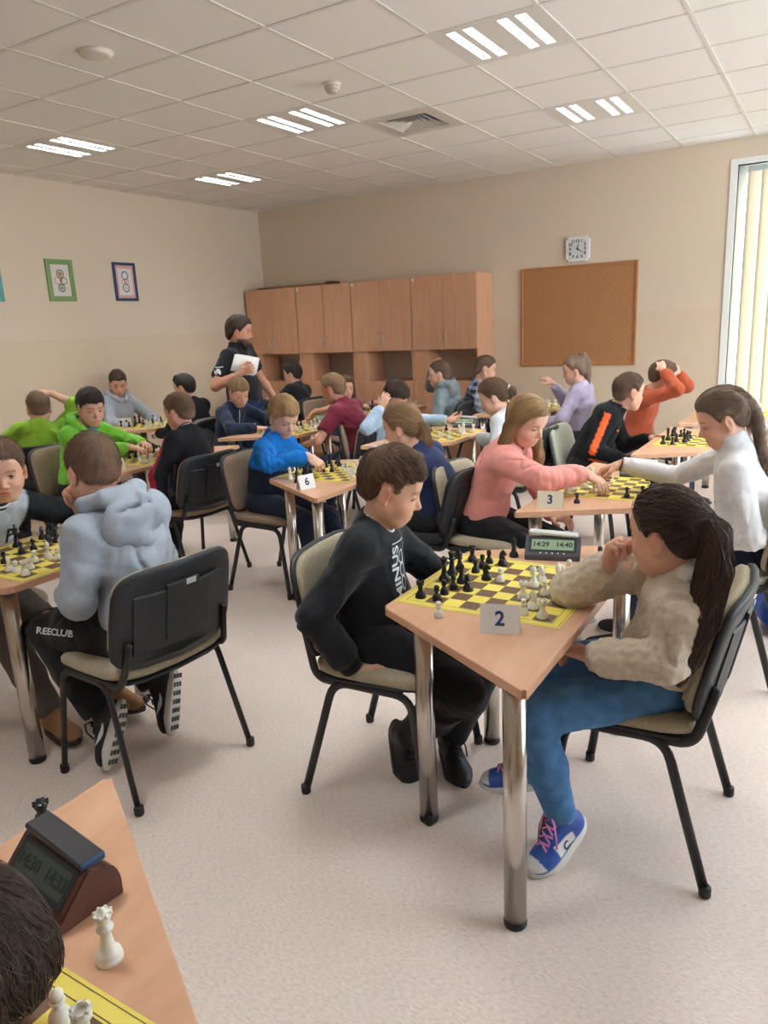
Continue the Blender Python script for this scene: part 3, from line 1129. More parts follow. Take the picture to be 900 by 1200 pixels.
class Field:
    def __init__(self, ax):
        self.ax = ax
        self.d = np.full(tuple(len(a) for a in ax), 0.5, np.float32)

    def sl(self, lo, hi):
        s = []
        for a, l, h in zip(self.ax, lo, hi):
            i, j = np.searchsorted(a, l), np.searchsorted(a, h)
            s.append(slice(max(i - 1, 0), min(j + 1, len(a))))
        return tuple(s)

    def grid(self, s):
        return (self.ax[0][s[0]][:, None, None], self.ax[1][s[1]][None, :, None], self.ax[2][s[2]][None, None, :])

    def add(self, p, pad=0.03):
        lo, hi = bounds(p)
        k = p[-1]
        s = self.sl(lo - k - pad, hi + k + pad)
        X, Y, Z = self.grid(s)
        v = sdf(p, X, Y, Z)
        D = self.d[s]
        if D.size == 0:
            return
        h = np.maximum(k - np.abs(D - v), 0) / max(k, 1e-6)
        self.d[s] = np.minimum(D, v) - h * h * k * 0.25

    def cut(self, p, pad=0.02):
        """smooth subtraction"""
        lo, hi = bounds(p)
        k = p[-1]
        s = self.sl(lo - k - pad, hi + k + pad)
        X, Y, Z = self.grid(s)
        v = -sdf(p, X, Y, Z)
        D = self.d[s]
        if D.size == 0:
            return
        h = np.maximum(k - np.abs(D - v), 0) / max(k, 1e-6)
        self.d[s] = np.maximum(D, v) + h * h * k * 0.25

    def custom(self, fn, lo, hi):
        """fn(D, X, Y, Z) -> new D in a box"""
        s = self.sl(np.asarray(lo), np.asarray(hi))
        X, Y, Z = self.grid(s)
        self.d[s] = fn(self.d[s], X, Y, Z)

    def clip(self, pt, n, k=0.004, lo=None, hi=None):
        """remove the half space in direction n beyond pt (inside a box)"""
        n = unit(n)
        s = tuple(slice(None) for _ in range(3)) if lo is None else self.sl(np.asarray(lo), np.asarray(hi))
        X, Y, Z = self.grid(s)
        v = (X - pt[0]) * n[0] + (Y - pt[1]) * n[1] + (Z - pt[2]) * n[2]
        D = self.d[s]
        h = np.maximum(k - np.abs(D - v), 0) / k
        self.d[s] = np.maximum(D, v) + h * h * k * 0.25

    def trim(self, pt, n, rad, k=0.006):
        """cut the end of a tube: removes what lies beyond pt along n within rad of the axis"""
        n = unit(n)
        s = self.sl(pt - rad * 1.6, pt + rad * 1.6)
        X, Y, Z = self.grid(s)
        dx, dy, dz = X - pt[0], Y - pt[1], Z - pt[2]
        v = dx * n[0] + dy * n[1] + dz * n[2]
        r = np.sqrt(np.maximum(dx * dx + dy * dy + dz * dz - v * v, 0))
        v = np.minimum(np.minimum(v, rad - r), 1.5 * rad - v)
        D = self.d[s]
        h = np.maximum(k - np.abs(D - v), 0) / k
        self.d[s] = np.maximum(D, v) + h * h * k * 0.25

    def nets(self):
        d = self.d
        ax = self.ax
        ins = d < 0
        nx, ny, nz = d.shape
        c = ins[:-1, :-1, :-1].astype(np.int8)
        tot = c.copy()
        corners = [(0, 0, 0), (1, 0, 0), (0, 1, 0), (1, 1, 0), (0, 0, 1), (1, 0, 1), (0, 1, 1), (1, 1, 1)]
        for (a, b, e) in corners[1:]:
            tot += ins[a:nx - 1 + a, b:ny - 1 + b, e:nz - 1 + e]
        act = (tot > 0) & (tot < 8)
        I, J, K = np.nonzero(act)
        n = len(I)
        idx = np.full(act.shape, -1, np.int64)
        idx[I, J, K] = np.arange(n)
        dv = [d[I + a, J + b, K + e] for (a, b, e) in corners]
        px = [ax[0][I], ax[0][I + 1]]
        py = [ax[1][J], ax[1][J + 1]]
        pz = [ax[2][K], ax[2][K + 1]]
        acc = np.zeros((n, 3))
        cnt = np.zeros(n)
        for e0 in range(8):
            for bit in range(3):
                if corners[e0][bit]:
                    continue
                co = list(corners[e0])
                co[bit] = 1
                e1 = co[0] + 2 * co[1] + 4 * co[2]
                a, b = dv[e0], dv[e1]
                m = (a < 0) != (b < 0)
                t = np.where(m, a / np.where(m, a - b, 1), 0)
                p0 = np.stack([px[corners[e0][0]], py[corners[e0][1]], pz[corners[e0][2]]], 1)
                p1 = np.stack([px[co[0]], py[co[1]], pz[co[2]]], 1)
                acc += np.where(m[:, None], p0 + (p1 - p0) * t[:, None], 0)
                cnt += m
        verts = acc / cnt[:, None]
        quads = []
        for axis in range(3):
            sl0 = [slice(1, -1)] * 3
            sl1 = [slice(1, -1)] * 3
            sl0[axis] = slice(0, -1)
            sl1[axis] = slice(1, None)
            a, b = ins[tuple(sl0)], ins[tuple(sl1)]
            m = a != b
            Q = np.stack(np.nonzero(m), 1)
            flip = a[m]
            off = np.ones(3, int)
            off[axis] = 0
            Q = Q + off
            u, v = [(1, 2), (2, 0), (0, 1)][axis]
            cs = []
            for (du, dv_) in ((-1, -1), (0, -1), (0, 0), (-1, 0)):
                q = Q.copy()
                q[:, u] += du
                q[:, v] += dv_
                cs.append(idx[q[:, 0], q[:, 1], q[:, 2]])
            F = np.stack(cs, 1)
            F[~flip] = F[~flip][:, ::-1]
            quads.append(F)
        F = np.concatenate(quads)
        F = F[(F >= 0).all(1)]
        return verts, F


def np_mesh(name, verts, quads, smooth=True, iters=1):
    if iters:
        n = len(verts)
        for _ in range(iters):
            acc = np.zeros_like(verts)
            cnt = np.zeros(n)
            for a, b in ((0, 1), (1, 2), (2, 3), (3, 0)):
                np.add.at(acc, quads[:, a], verts[quads[:, b]])
                np.add.at(cnt, quads[:, a], 1)
                np.add.at(acc, quads[:, b], verts[quads[:, a]])
                np.add.at(cnt, quads[:, b], 1)
            verts = verts * 0.55 + 0.45 * acc / np.maximum(cnt, 1)[:, None]
    me = bpy.data.meshes.new(name)
    me.vertices.add(len(verts))
    me.vertices.foreach_set('co', np.ascontiguousarray(verts, np.float32).ravel())
    nq = len(quads)
    me.loops.add(nq * 4)
    me.loops.foreach_set('vertex_index', np.ascontiguousarray(quads, np.int32).ravel())
    me.polygons.add(nq)
    me.polygons.foreach_set('loop_start', np.arange(0, nq * 4, 4, dtype=np.int32))
    me.polygons.foreach_set('loop_total', np.full(nq, 4, np.int32))
    me.polygons.foreach_set('use_smooth', np.full(nq, smooth))
    me.update(calc_edges=True)
    return me, verts


def cluster(vs, fs, keep, cell, code):
    """merge the vertices that are not kept on a coarse lattice; returns vertices and a list of faces"""
    n = len(vs)
    ids = np.arange(n)
    rest = np.nonzero(~keep)[0]
    if len(rest):
        key = np.floor(vs[rest] / cell).astype(np.int64)
        key = (key[:, 0] * 73856093) ^ (key[:, 1] * 19349663) ^ (key[:, 2] * 83492791)
        key = key * 64 + code[rest]
        _, inv = np.unique(key, return_inverse=True)
        m = inv.max() + 1
        acc = np.zeros((m, 3))
        cnt = np.zeros(m)
        np.add.at(acc, inv, vs[rest])
        np.add.at(cnt, inv, 1)
        kk = np.nonzero(keep)[0]
        new = np.concatenate([vs[kk], acc / cnt[:, None]])
        ids[kk] = np.arange(len(kk))
        ids[rest] = len(kk) + inv
    else:
        new = vs
    F = ids[fs]
    out = []
    same = (F == np.roll(F, -1, 1)).any(1) | (F[:, 0] == F[:, 2]) | (F[:, 1] == F[:, 3])
    quads = F[~same]
    tris = []
    seen = set()
    for q in F[same]:
        u = [int(q[k]) for k in range(4) if q[k] != q[(k + 1) % 4]]
        if len(set(u)) == 3 and len(u) == 3:
            t = tuple(sorted(u))
            if t not in seen:
                seen.add(t)
                tris.append(u)
    return new, quads, tris


def poly_mesh(name, verts, quads, tris):
    me = bpy.data.meshes.new(name)
    me.vertices.add(len(verts))
    me.vertices.foreach_set('co', np.ascontiguousarray(verts, np.float32).ravel())
    tris = np.array(tris, np.int32).reshape(-1, 3)
    nq, nt = len(quads), len(tris)
    me.loops.add(nq * 4 + nt * 3)
    me.loops.foreach_set('vertex_index', np.concatenate([np.ascontiguousarray(quads, np.int32).ravel(), tris.ravel()]))
    me.polygons.add(nq + nt)
    me.polygons.foreach_set('loop_start', np.concatenate([np.arange(nq) * 4, nq * 4 + np.arange(nt) * 3]).astype(np.int32))
    me.polygons.foreach_set('loop_total', np.concatenate([np.full(nq, 4), np.full(nt, 3)]).astype(np.int32))
    me.polygons.foreach_set('use_smooth', np.ones(nq + nt, bool))
    me.update(calc_edges=True)
    me.validate()
    return me


def set_col(me, cols):
    a = me.color_attributes.new('Col', 'FLOAT_COLOR', 'POINT')
    c = np.ones((len(cols), 4), np.float32)
    c[:, :3] = cols
    a.data.foreach_set('color', c.ravel())


def waves(seed, freq, n=5):
    r = np.random.RandomState(seed)
    K = r.normal(size=(n, 3))
    K = K / np.linalg.norm(K, axis=1)[:, None] * freq * r.uniform(0.6, 1.5, (n, 1))
    ph = r.uniform(0, 6.28, (n, 2))
    K2 = r.normal(size=(n, 3)) * freq * 0.35

    def f(X, Y, Z):
        s = 0
        for i in range(n):
            s = s + np.sin(K[i, 0] * X + K[i, 1] * Y + K[i, 2] * Z + ph[i, 0] + 1.3 * np.sin(K2[i, 0] * X + K2[i, 1] * Y + K2[i, 2] * Z + ph[i, 1]))
        return s / n
    return f


def ik(a, t, l1, l2, pole):
    a, t, pole = np.asarray(a, float), np.asarray(t, float), np.asarray(pole, float)
    d = t - a
    L = np.linalg.norm(d)
    L2 = min(max(L, abs(l1 - l2) + 0.01), (l1 + l2) * 0.995)
    u = unit(d)
    t = a + u * L2
    c = (l1 * l1 + L2 * L2 - l2 * l2) / (2 * l1 * L2)
    c = max(-1, min(1, c))
    p = pole - u * (pole @ u)
    p = unit(p)
    return a + u * l1 * c + p * l1 * math.sqrt(max(0, 1 - c * c)), t


CURL = {'relaxed': (25, 30, 20), 'flat': (6, 8, 5), 'fist': (75, 85, 50), 'pinch': (48, 48, 25), 'grip': (55, 60, 30), 'point': (60, 75, 40), 'reach': (22, 30, 18)}


def hand_prims(W, d, nrm, left, s, pose):
    """W wrist, d finger direction, nrm palm normal (out of the palm)"""
    d = unit(d)
    nrm = unit(nrm - d * (np.asarray(nrm) @ d))
    th = np.cross(d, nrm) * (-1 if left else 1)      # thumb side
    R = np.stack([d, th, nrm], 1)
    P = []
    P.append(rc(W - d * 0.02 * s, W + d * 0.025 * s, 0.0195 * s, 0.021 * s, 0.012))
    P.append(el(W + d * 0.05 * s, V(0.043, 0.037, 0.0155) * s, R, 0.012))
    P.append(rc(W + d * 0.05 * s + th * 0.012 * s, W + d * 0.08 * s + th * 0.022 * s, 0.013 * s, 0.0115 * s, 0.01))
    P.append(rc(W + d * 0.05 * s - th * 0.012 * s, W + d * 0.076 * s - th * 0.022 * s, 0.013 * s, 0.0105 * s, 0.01))
    c = CURL[pose]
    fing = [(0.0285, 0.062, 9), (0.0095, 0.07, 3), (-0.0095, 0.065, -3), (-0.027, 0.051, -10)]
    segs = []
    for i, (off, ln, spread) in enumerate(fing):
        cc = list(c)
        if pose == 'point' and i == 0:
            cc = [12, 12, 8]
        if pose == 'pinch' and i > 1:
            cc = [c[0] + 8 * i, c[1] + 10, c[2] + 10]
        if pose in ('relaxed', 'reach', 'flat'):
            cc = [c[0] + 5 * i, c[1] + 4 * i, c[2]]
        base = W + d * (0.08 if i < 3 else 0.075) * s + th * off * s
        dd = axis_rot(nrm, math.radians(spread) * (1 if left else -1) * (-1)) @ d
        # make sure the spread opens away from the hand's middle
        if (dd @ th) * off < 0:
            dd = axis_rot(nrm, -math.radians(spread) * (1 if left else -1) * (-1)) @ d
        side = np.cross(dd, nrm)
        r0 = (0.0082 if i < 3 else 0.0072) * s
        p = base
        ang = 0
        for j, fr in enumerate((0.46, 0.30, 0.24)):
            ang += math.radians(cc[j])
            v = dd * math.cos(ang) + nrm * math.sin(ang)
            q = p + v * ln * fr * s
            P.append(rc(p, q, r0 * (1 - 0.07 * j), r0 * (0.95 - 0.09 * j), 0.0035))
            p = q
        segs.append(p)
    tb = W + d * 0.022 * s + th * 0.027 * s + nrm * 0.004 * s
    close = {'fist': 0.75, 'pinch': 0.7, 'grip': 0.6, 'point': 0.6}.get(pose, 0.25)
    v = unit(d * 0.72 + th * (0.75 - 0.45 * close) + nrm * (0.15 + 0.7 * close))
    q1 = tb + v * 0.036 * s
    v2 = unit(d * 0.95 + th * (0.25 - 0.35 * close) + nrm * (0.1 + 0.55 * close))
    q2 = q1 + v2 * 0.03 * s
    P.append(rc(W + d * 0.02 * s + th * 0.012 * s, tb, 0.014 * s, 0.0125 * s, 0.01))
    P.append(rc(tb, q1, 0.0115 * s, 0.0095 * s, 0.006))
    P.append(rc(q1, q2, 0.0094 * s, 0.0078 * s, 0.003))
    return P


# ---- head in its own frame: x forward, y left, z up, origin between the ears at eye height (metres for a 0.215 m head)
def head_prims(opt):
    man = opt.get('adult', False)
    nose = opt.get('nose', 1.0)
    cheek = opt.get('cheek', 1.0)
    P = [el((-0.014, 0, 0.030), (0.092, 0.0735, 0.077), k=0.02),
         el((0.022, 0, -0.03), (0.0625, 0.0605, 0.073), k=0.035),
         el((0.050, 0, -0.084), (0.024, 0.026, 0.020), k=0.03),
         rc((0.0, 0.047, -0.055), (0.045, 0.018, -0.093), 0.014, 0.014, 0.03),
         rc((0.0, -0.047, -0.055), (0.045, -0.018, -0.093), 0.014, 0.014, 0.03),
         el((0.046, 0.034, -0.042), (0.027 * cheek, 0.0235 * cheek, 0.027), k=0.018),
         el((0.046, -0.034, -0.042), (0.027 * cheek, 0.0235 * cheek, 0.027), k=0.018),
         el((0.066, 0.0, 0.045), (0.014, 0.045, 0.03), k=0.03),
         el((0.069, 0.026, 0.017), (0.011, 0.021, 0.007), k=0.012),
         el((0.069, -0.026, 0.017), (0.011, 0.021, 0.007), k=0.012),
         el((0.066, 0, -0.064), (0.017, 0.026, 0.02), k=0.016)]
    if man:
        P.append(el((0.05, 0, -0.098), (0.03, 0.036, 0.022), k=0.03))
    return P


def head_field_ops(F, T, opt):
    """T maps a primitive from head frame into the field frame"""
    nose = opt.get('nose', 1.0)
    lid = opt.get('lid', 8)          # upper lid opening in degrees
    for p in head_prims(opt):
        F.add(T(p))
    for sgn in (1, -1):
        F.cut(T(el((0.0865, 0.032 * sgn, -0.001), (0.015, 0.0175, 0.0115), k=0.012)))
    for p in (rc((0.074, 0, 0.006), (0.0905 + 0.006 * nose, 0, -0.031), 0.0062, 0.0098, 0.010), el((0.0895, 0, -0.0355), (0.0095, 0.009, 0.0075), k=0.006),
              el((0.083, 0.0105, -0.0385), (0.009, 0.0068, 0.006), k=0.005), el((0.083, -0.0105, -0.0385), (0.009, 0.0068, 0.006), k=0.005),
              el((0.0775, 0, -0.0605), (0.0085, 0.0195, 0.0056), k=0.005), el((0.0765, 0, -0.0705), (0.0085, 0.0165, 0.0065), k=0.005)):
        F.add(T(p), 0.01)
    F.cut(T(el((0.0875, 0, -0.0652), (0.0075, 0.020, 0.0016), k=0.003)), 0.008)
    # eyelids
    for sgn in (1, -1):
        c = V(0.0645, 0.0305 * sgn, -0.001)
        F.add(T(('lid', c, 0.0148, lid, -26, 0.004)) if False else T(el(c + V(-0.003, 0, 0), (0.0125, 0.0155, 0.0125), k=0.006)), 0.008)
    # ears
    for sgn in (1, -1):
        R = axis_rot((0, 0, 1), 0.42 * sgn) @ axis_rot((0, 1, 0), 0.2)
        F.add(T(el((-0.012, 0.0745 * sgn, -0.012), (0.0185, 0.0065, 0.030), R, k=0.006)), 0.01)
        F.add(T(el((-0.006, 0.0735 * sgn, -0.035), (0.010, 0.0065, 0.012), R, k=0.006)), 0.01)
        F.cut(T(el((-0.008, 0.0835 * sgn, -0.010), (0.0095, 0.0055, 0.018), R, k=0.004)), 0.01)


SKIN = {'fair': (222, 172, 148), 'pale': (230, 184, 162), 'tan': (206, 152, 124), 'man': (206, 150, 124)}


def lin(c):
    return np.array(S(*c)[:3])


def hair_strands(cols, verts, quads, flow, n, length, rad, seed, lift=(0.0005, 0.004), steps=5, wav=0.0, skip=None):
    """thin tubes lying on a hair surface; returns MB"""
    bm = BVHTree.FromPolygons([tuple(v) for v in verts], [tuple(q) for q in quads])
    rng = np.random.RandomState(seed)
    q = MB()
    scol = []
    pick = rng.randint(0, len(verts), n)
    for i in pick:
        if skip is not None and skip(verts[i]):
            continue
        p = Vector(verts[i])
        off = rng.uniform(*lift)
        L = length * rng.uniform(0.6, 1.3)
        pts = []
        j = rng.normal(size=3) * 0.18
        last = None
        for s_ in range(steps + 1):
            hit = bm.find_nearest(p)
            if hit[0] is None:
                break
            nrm = hit[1]
            pp = hit[0] + nrm * (off + (0.002 * s_ / steps))
            pts.append(pp)
            f = Vector(flow(np.array(pp)) + j)
            f = f - nrm * f.dot(nrm) * 0.9
            if f.length < 1e-5:
                break
            p = pp + f.normalized() * (L / steps)
        if len(pts) < 3:
            continue
        m = len(pts)
        rr = rad * rng.uniform(0.7, 1.3)
        n0 = len(q.v)
        q.tube(pts, [rr * (0.35 + 0.65 * math.sin(math.pi * (0.15 + 0.75 * k / (m - 1)))) for k in range(m)], 3, cap=False)
        scol += [cols[i] * rng.uniform(0.75, 1.3)] * (len(q.v) - n0)
    return q, scol


def hairline(x):
    """height of the hairline at head depth x"""
    return np.interp(x, [-0.12, -0.085, -0.05, -0.034, -0.026, 0.006, 0.014, 0.026, 0.036, 0.05, 0.075, 0.11], [-0.075, -0.066, -0.05, -0.022, 0.016, 0.016, -0.012, -0.008, 0.022, 0.045, 0.06, 0.07])


def build_hair(t, opt, Hc, Rh, hs, fine, seed):
    st = opt['style']
    opt = dict(opt)
    Rz_ = opt.get('_rz', np.eye(3))
    toh = Rh.T @ Rz_
    if 'tail' in opt:
        t0 = np.array(opt.get('tie', (-0.118, 0, 0.045)), float)
        opt['tail'] = [t0 + toh @ (np.array(p, float) - t0) for p in opt['tail']]
    if 'locks' in opt:
        lk = opt['locks']

        def locks2(g, lk=lk):
            out = []
            for i, p in enumerate(lk(g)):
                w = min(1, i / 2.0)
                v = np.array(p[:3], float)
                v = v * (1 - w) + (toh @ v) * w
                out.append((v[0], v[1], v[2], p[3]))
            return out
        opt['locks'] = locks2
    base = np.array(opt['col'], float)
    thick = opt.get('thick', 0.009)
    long = st in ('pony', 'long', 'braid')
    ext = 0.19
    h = fine
    ax = [make_axis(-0.30 if long else -ext, ext, h, []), make_axis(-ext, ext, h, []), make_axis(-0.62 if long else -0.14, 0.20, h if not long else h * 1.25, [])]
    F = Field(ax)
    top = opt.get('top', 0.006)
    side = opt.get('side', thick)
    F.add(el((-0.015, 0, 0.031), (0.092 + thick, 0.0735 + side, 0.077 + thick), k=0.01))
    F.add(el((-0.004, 0, 0.052), (0.083 + thick, 0.062 + side, 0.06 + thick + top), k=0.03))
    if st in ('short', 'crop', 'buzz', 'shag') or long:
        F.add(el((-0.05, 0, -0.02), (0.043 + side * 0.3, 0.055 + side * 0.3, 0.048), k=0.03))
    fr = opt.get('fringe', 0)
    if fr:
        for y in (-0.035, -0.012, 0.012, 0.035):
            F.add(rc((0.045, y * 0.9, 0.105), (0.083, y * 1.15, 0.07 - fr), 0.016, 0.006, 0.012))
    if st == 'shag':
        for sgn in (1, -1):
            F.add(rc((-0.02, 0.07 * sgn, 0.03), (-0.02, 0.08 * sgn, -0.03), 0.02, 0.014, 0.02))
        F.add(rc((-0.07, 0, 0.0), (-0.075, 0, -0.075), 0.045, 0.032, 0.03))
    nz = waves(seed, 150, 5)
    amp = opt.get('amp', 0.0018)
    X, Y, Z = F.grid((slice(None),) * 3)
    # hairline cut
    hl = hairline(X) - opt.get('low', 0.0)
    if fr:
        hl = np.where(X > 0.05, hl - fr, hl)
    if long:
        hl = np.where(X < 0.02, np.minimum(hl, hl - 0.012), hl)
    side_cut = np.where((np.abs(Y) > 0.05) & (X > -0.03) & (X < 0.02), 0.012, 0.0)
    ramp = np.clip((Z - hl) / opt.get('taper', 0.03), 0, 1)
    F.d += ((1 - ramp) ** 1.5 * (max(thick, side) + 0.004)).astype(np.float32)
    F.d = np.maximum(F.d, ((hl - 0.006 - Z) * 0.8).astype(np.float32))
    tie = None
    if st in ('pony', 'braid'):
        tie = np.array(opt.get('tie', (-0.118, 0, 0.045)), float)
        F.add(rc((-0.075, 0, tie[2] * 0.8), tie, 0.045, 0.017, 0.03))
        pts = [tie] + [np.array(p, float) for p in opt['tail']]
        rr = opt.get('tail_r', [0.02, 0.034, 0.032, 0.025, 0.012])
        rr = list(np.interp(np.linspace(0, 1, len(pts)), np.linspace(0, 1, len(rr)), rr))
        if st == 'pony':
            for i in range(len(pts) - 1):
                F.add(rc(pts[i], pts[i + 1], rr[i], rr[i + 1], 0.012))
        else:
            # braid: alternating lobes
            dense = []
            for i in range(len(pts) - 1):
                for k in range(4):
                    dense.append((pts[i] + (pts[i + 1] - pts[i]) * k / 4, rr[i] + (rr[i + 1] - rr[i]) * k / 4))
            for k, (p, r) in enumerate(dense):
                sgn = 1 if k % 2 else -1
                F.add(el(p + V(0, sgn * r * 0.45, 0), (r * 0.85, r * 0.8, r * 0.9), axis_rot((1, 0, 0), 0.6 * sgn), k=0.004))
    if st == 'long':
        for sgn in (1, -1):
            P = opt['locks'](sgn)
            for i in range(len(P) - 1):
                F.add(rc(P[i][:3], P[i + 1][:3], P[i][3], P[i + 1][3], 0.02))
    if st != 'buzz':
        grooves = opt.get('groove', 0.0)
        F.d += (amp * nz(X, Y, Z * (0.35 if long else 0.8))).astype(np.float32)
    if st == 'braid':
        # plaited ridges on the crown
        rid = np.sin((Y * 110 + X * 25)) * 0.005 * np.clip((Z - 0.0) / 0.05, 0, 1)
        F.d += rid.astype(np.float32)
    vs, fs = F.nets()
    me, vs = np_mesh('hair', vs, fs, iters=1)
    Wv = vs * hs @ Rh.T + Hc
    me.vertices.foreach_set('co', np.ascontiguousarray(Wv, np.float32).ravel())
    # colour: faded sides and nape, streaks
    cols = np.tile(base, (len(vs), 1))
    nz2 = waves(seed + 5, 90 if not long else 140, 4)
    v = nz2(vs[:, 0], vs[:, 1], vs[:, 2] * 0.2)
    cols *= (1 + 0.28 * v)[:, None]
    if 'fade' in opt:
        fc = np.array(opt['fade'], float)
        w = np.clip((0.035 + 0.02 * np.sin(vs[:, 0] * 20) - vs[:, 2]) / 0.05, 0, 1)
        w = w * opt.get('fade_amt', 0.8)
        cols = cols * (1 - w[:, None]) + fc * w[:, None]
    set_col(me, cols)
    m = mat('hair_shader', (0.1, 0.06, 0.04, 1), 0.5, spec=0.35, attr=True, bump=(420, 0.5))
    o = link('hair', me, m, t)
    if st in ('pony', 'braid'):
        p1 = np.array(opt['tail'][0], float)
        dd_ = unit(p1 - tie)
        pos = tie + dd_ * 0.006 if st == 'pony' else np.array(opt['tail'][-2], float)
        if st == 'braid':
            dd_ = unit(np.array(opt['tail'][-1], float) - np.array(opt['tail'][-2], float))
        a_ = unit(np.cross(dd_, V(0, 1, 0.2)))
        b_ = np.cross(dd_, a_)
        rt = opt.get('tie_r', 0.022)
        q = MB()
        ring = [Hc + Rh @ (pos + (a_ * math.cos(2 * math.pi * k / 14) + b_ * math.sin(2 * math.pi * k / 14)) * rt) * hs for k in range(15)]
        q.tube(ring, opt.get('tie_w', 0.006), 6, cap=False)
        q.build('hair_tie', opt.get('tie_mat') or mat('black_elastic', S(24, 24, 26), 0.7), t)
    n = opt.get('strands', 0)
    if n:
        crown = V(-0.045, 0.0, 0.115)

        def flow(p):
            if st == 'pony' or st == 'braid':
                if p[0] < tie[0] + 0.01 and p[2] < tie[2] + 0.01:
                    k = min(range(len(pts) - 1), key=lambda i: np.linalg.norm(p - (pts[i] + pts[i + 1]) / 2))
                    return unit(pts[k + 1] - pts[k])
                return unit(tie - p)
            if st == 'long':
                return unit(V(-0.25, 0.9 * np.sign(p[1] - opt.get('part', 0)) * (1 if p[2] > 0.05 else 0.05), -0.5 if p[2] > 0.05 else -1))
            v_ = p - crown
            v_ = V(v_[0] + 0.03, v_[1] * 1.0, v_[2] * 0.9)
            return unit(unit(v_) + V(0.35, 0.15, 0))
        q, sc_ = hair_strands(cols, vs, fs, flow, n, opt.get('slen', 0.04), opt.get('srad', 0.0011), seed, lift=(-0.0008, 0.0012) if st == 'braid' else (0.0005, 0.004), skip=(lambda p: p[0] < tie[0] + 0.012) if st == 'braid' else None)
        if q.v:
            sv = np.array(q.v) * hs @ Rh.T + Hc
            q.v = [tuple(p) for p in sv]
            sme = q.mesh('strands')
            set_col(sme, np.array(sc_) * opt.get('hi', 1.25))
            s_o = link('strands', sme, mat('strand_shader', (0.1, 0.06, 0.04, 1), 0.42, spec=0.4, attr=True), o)
            s_o['kind'] = 'stuff'
    return o, tie


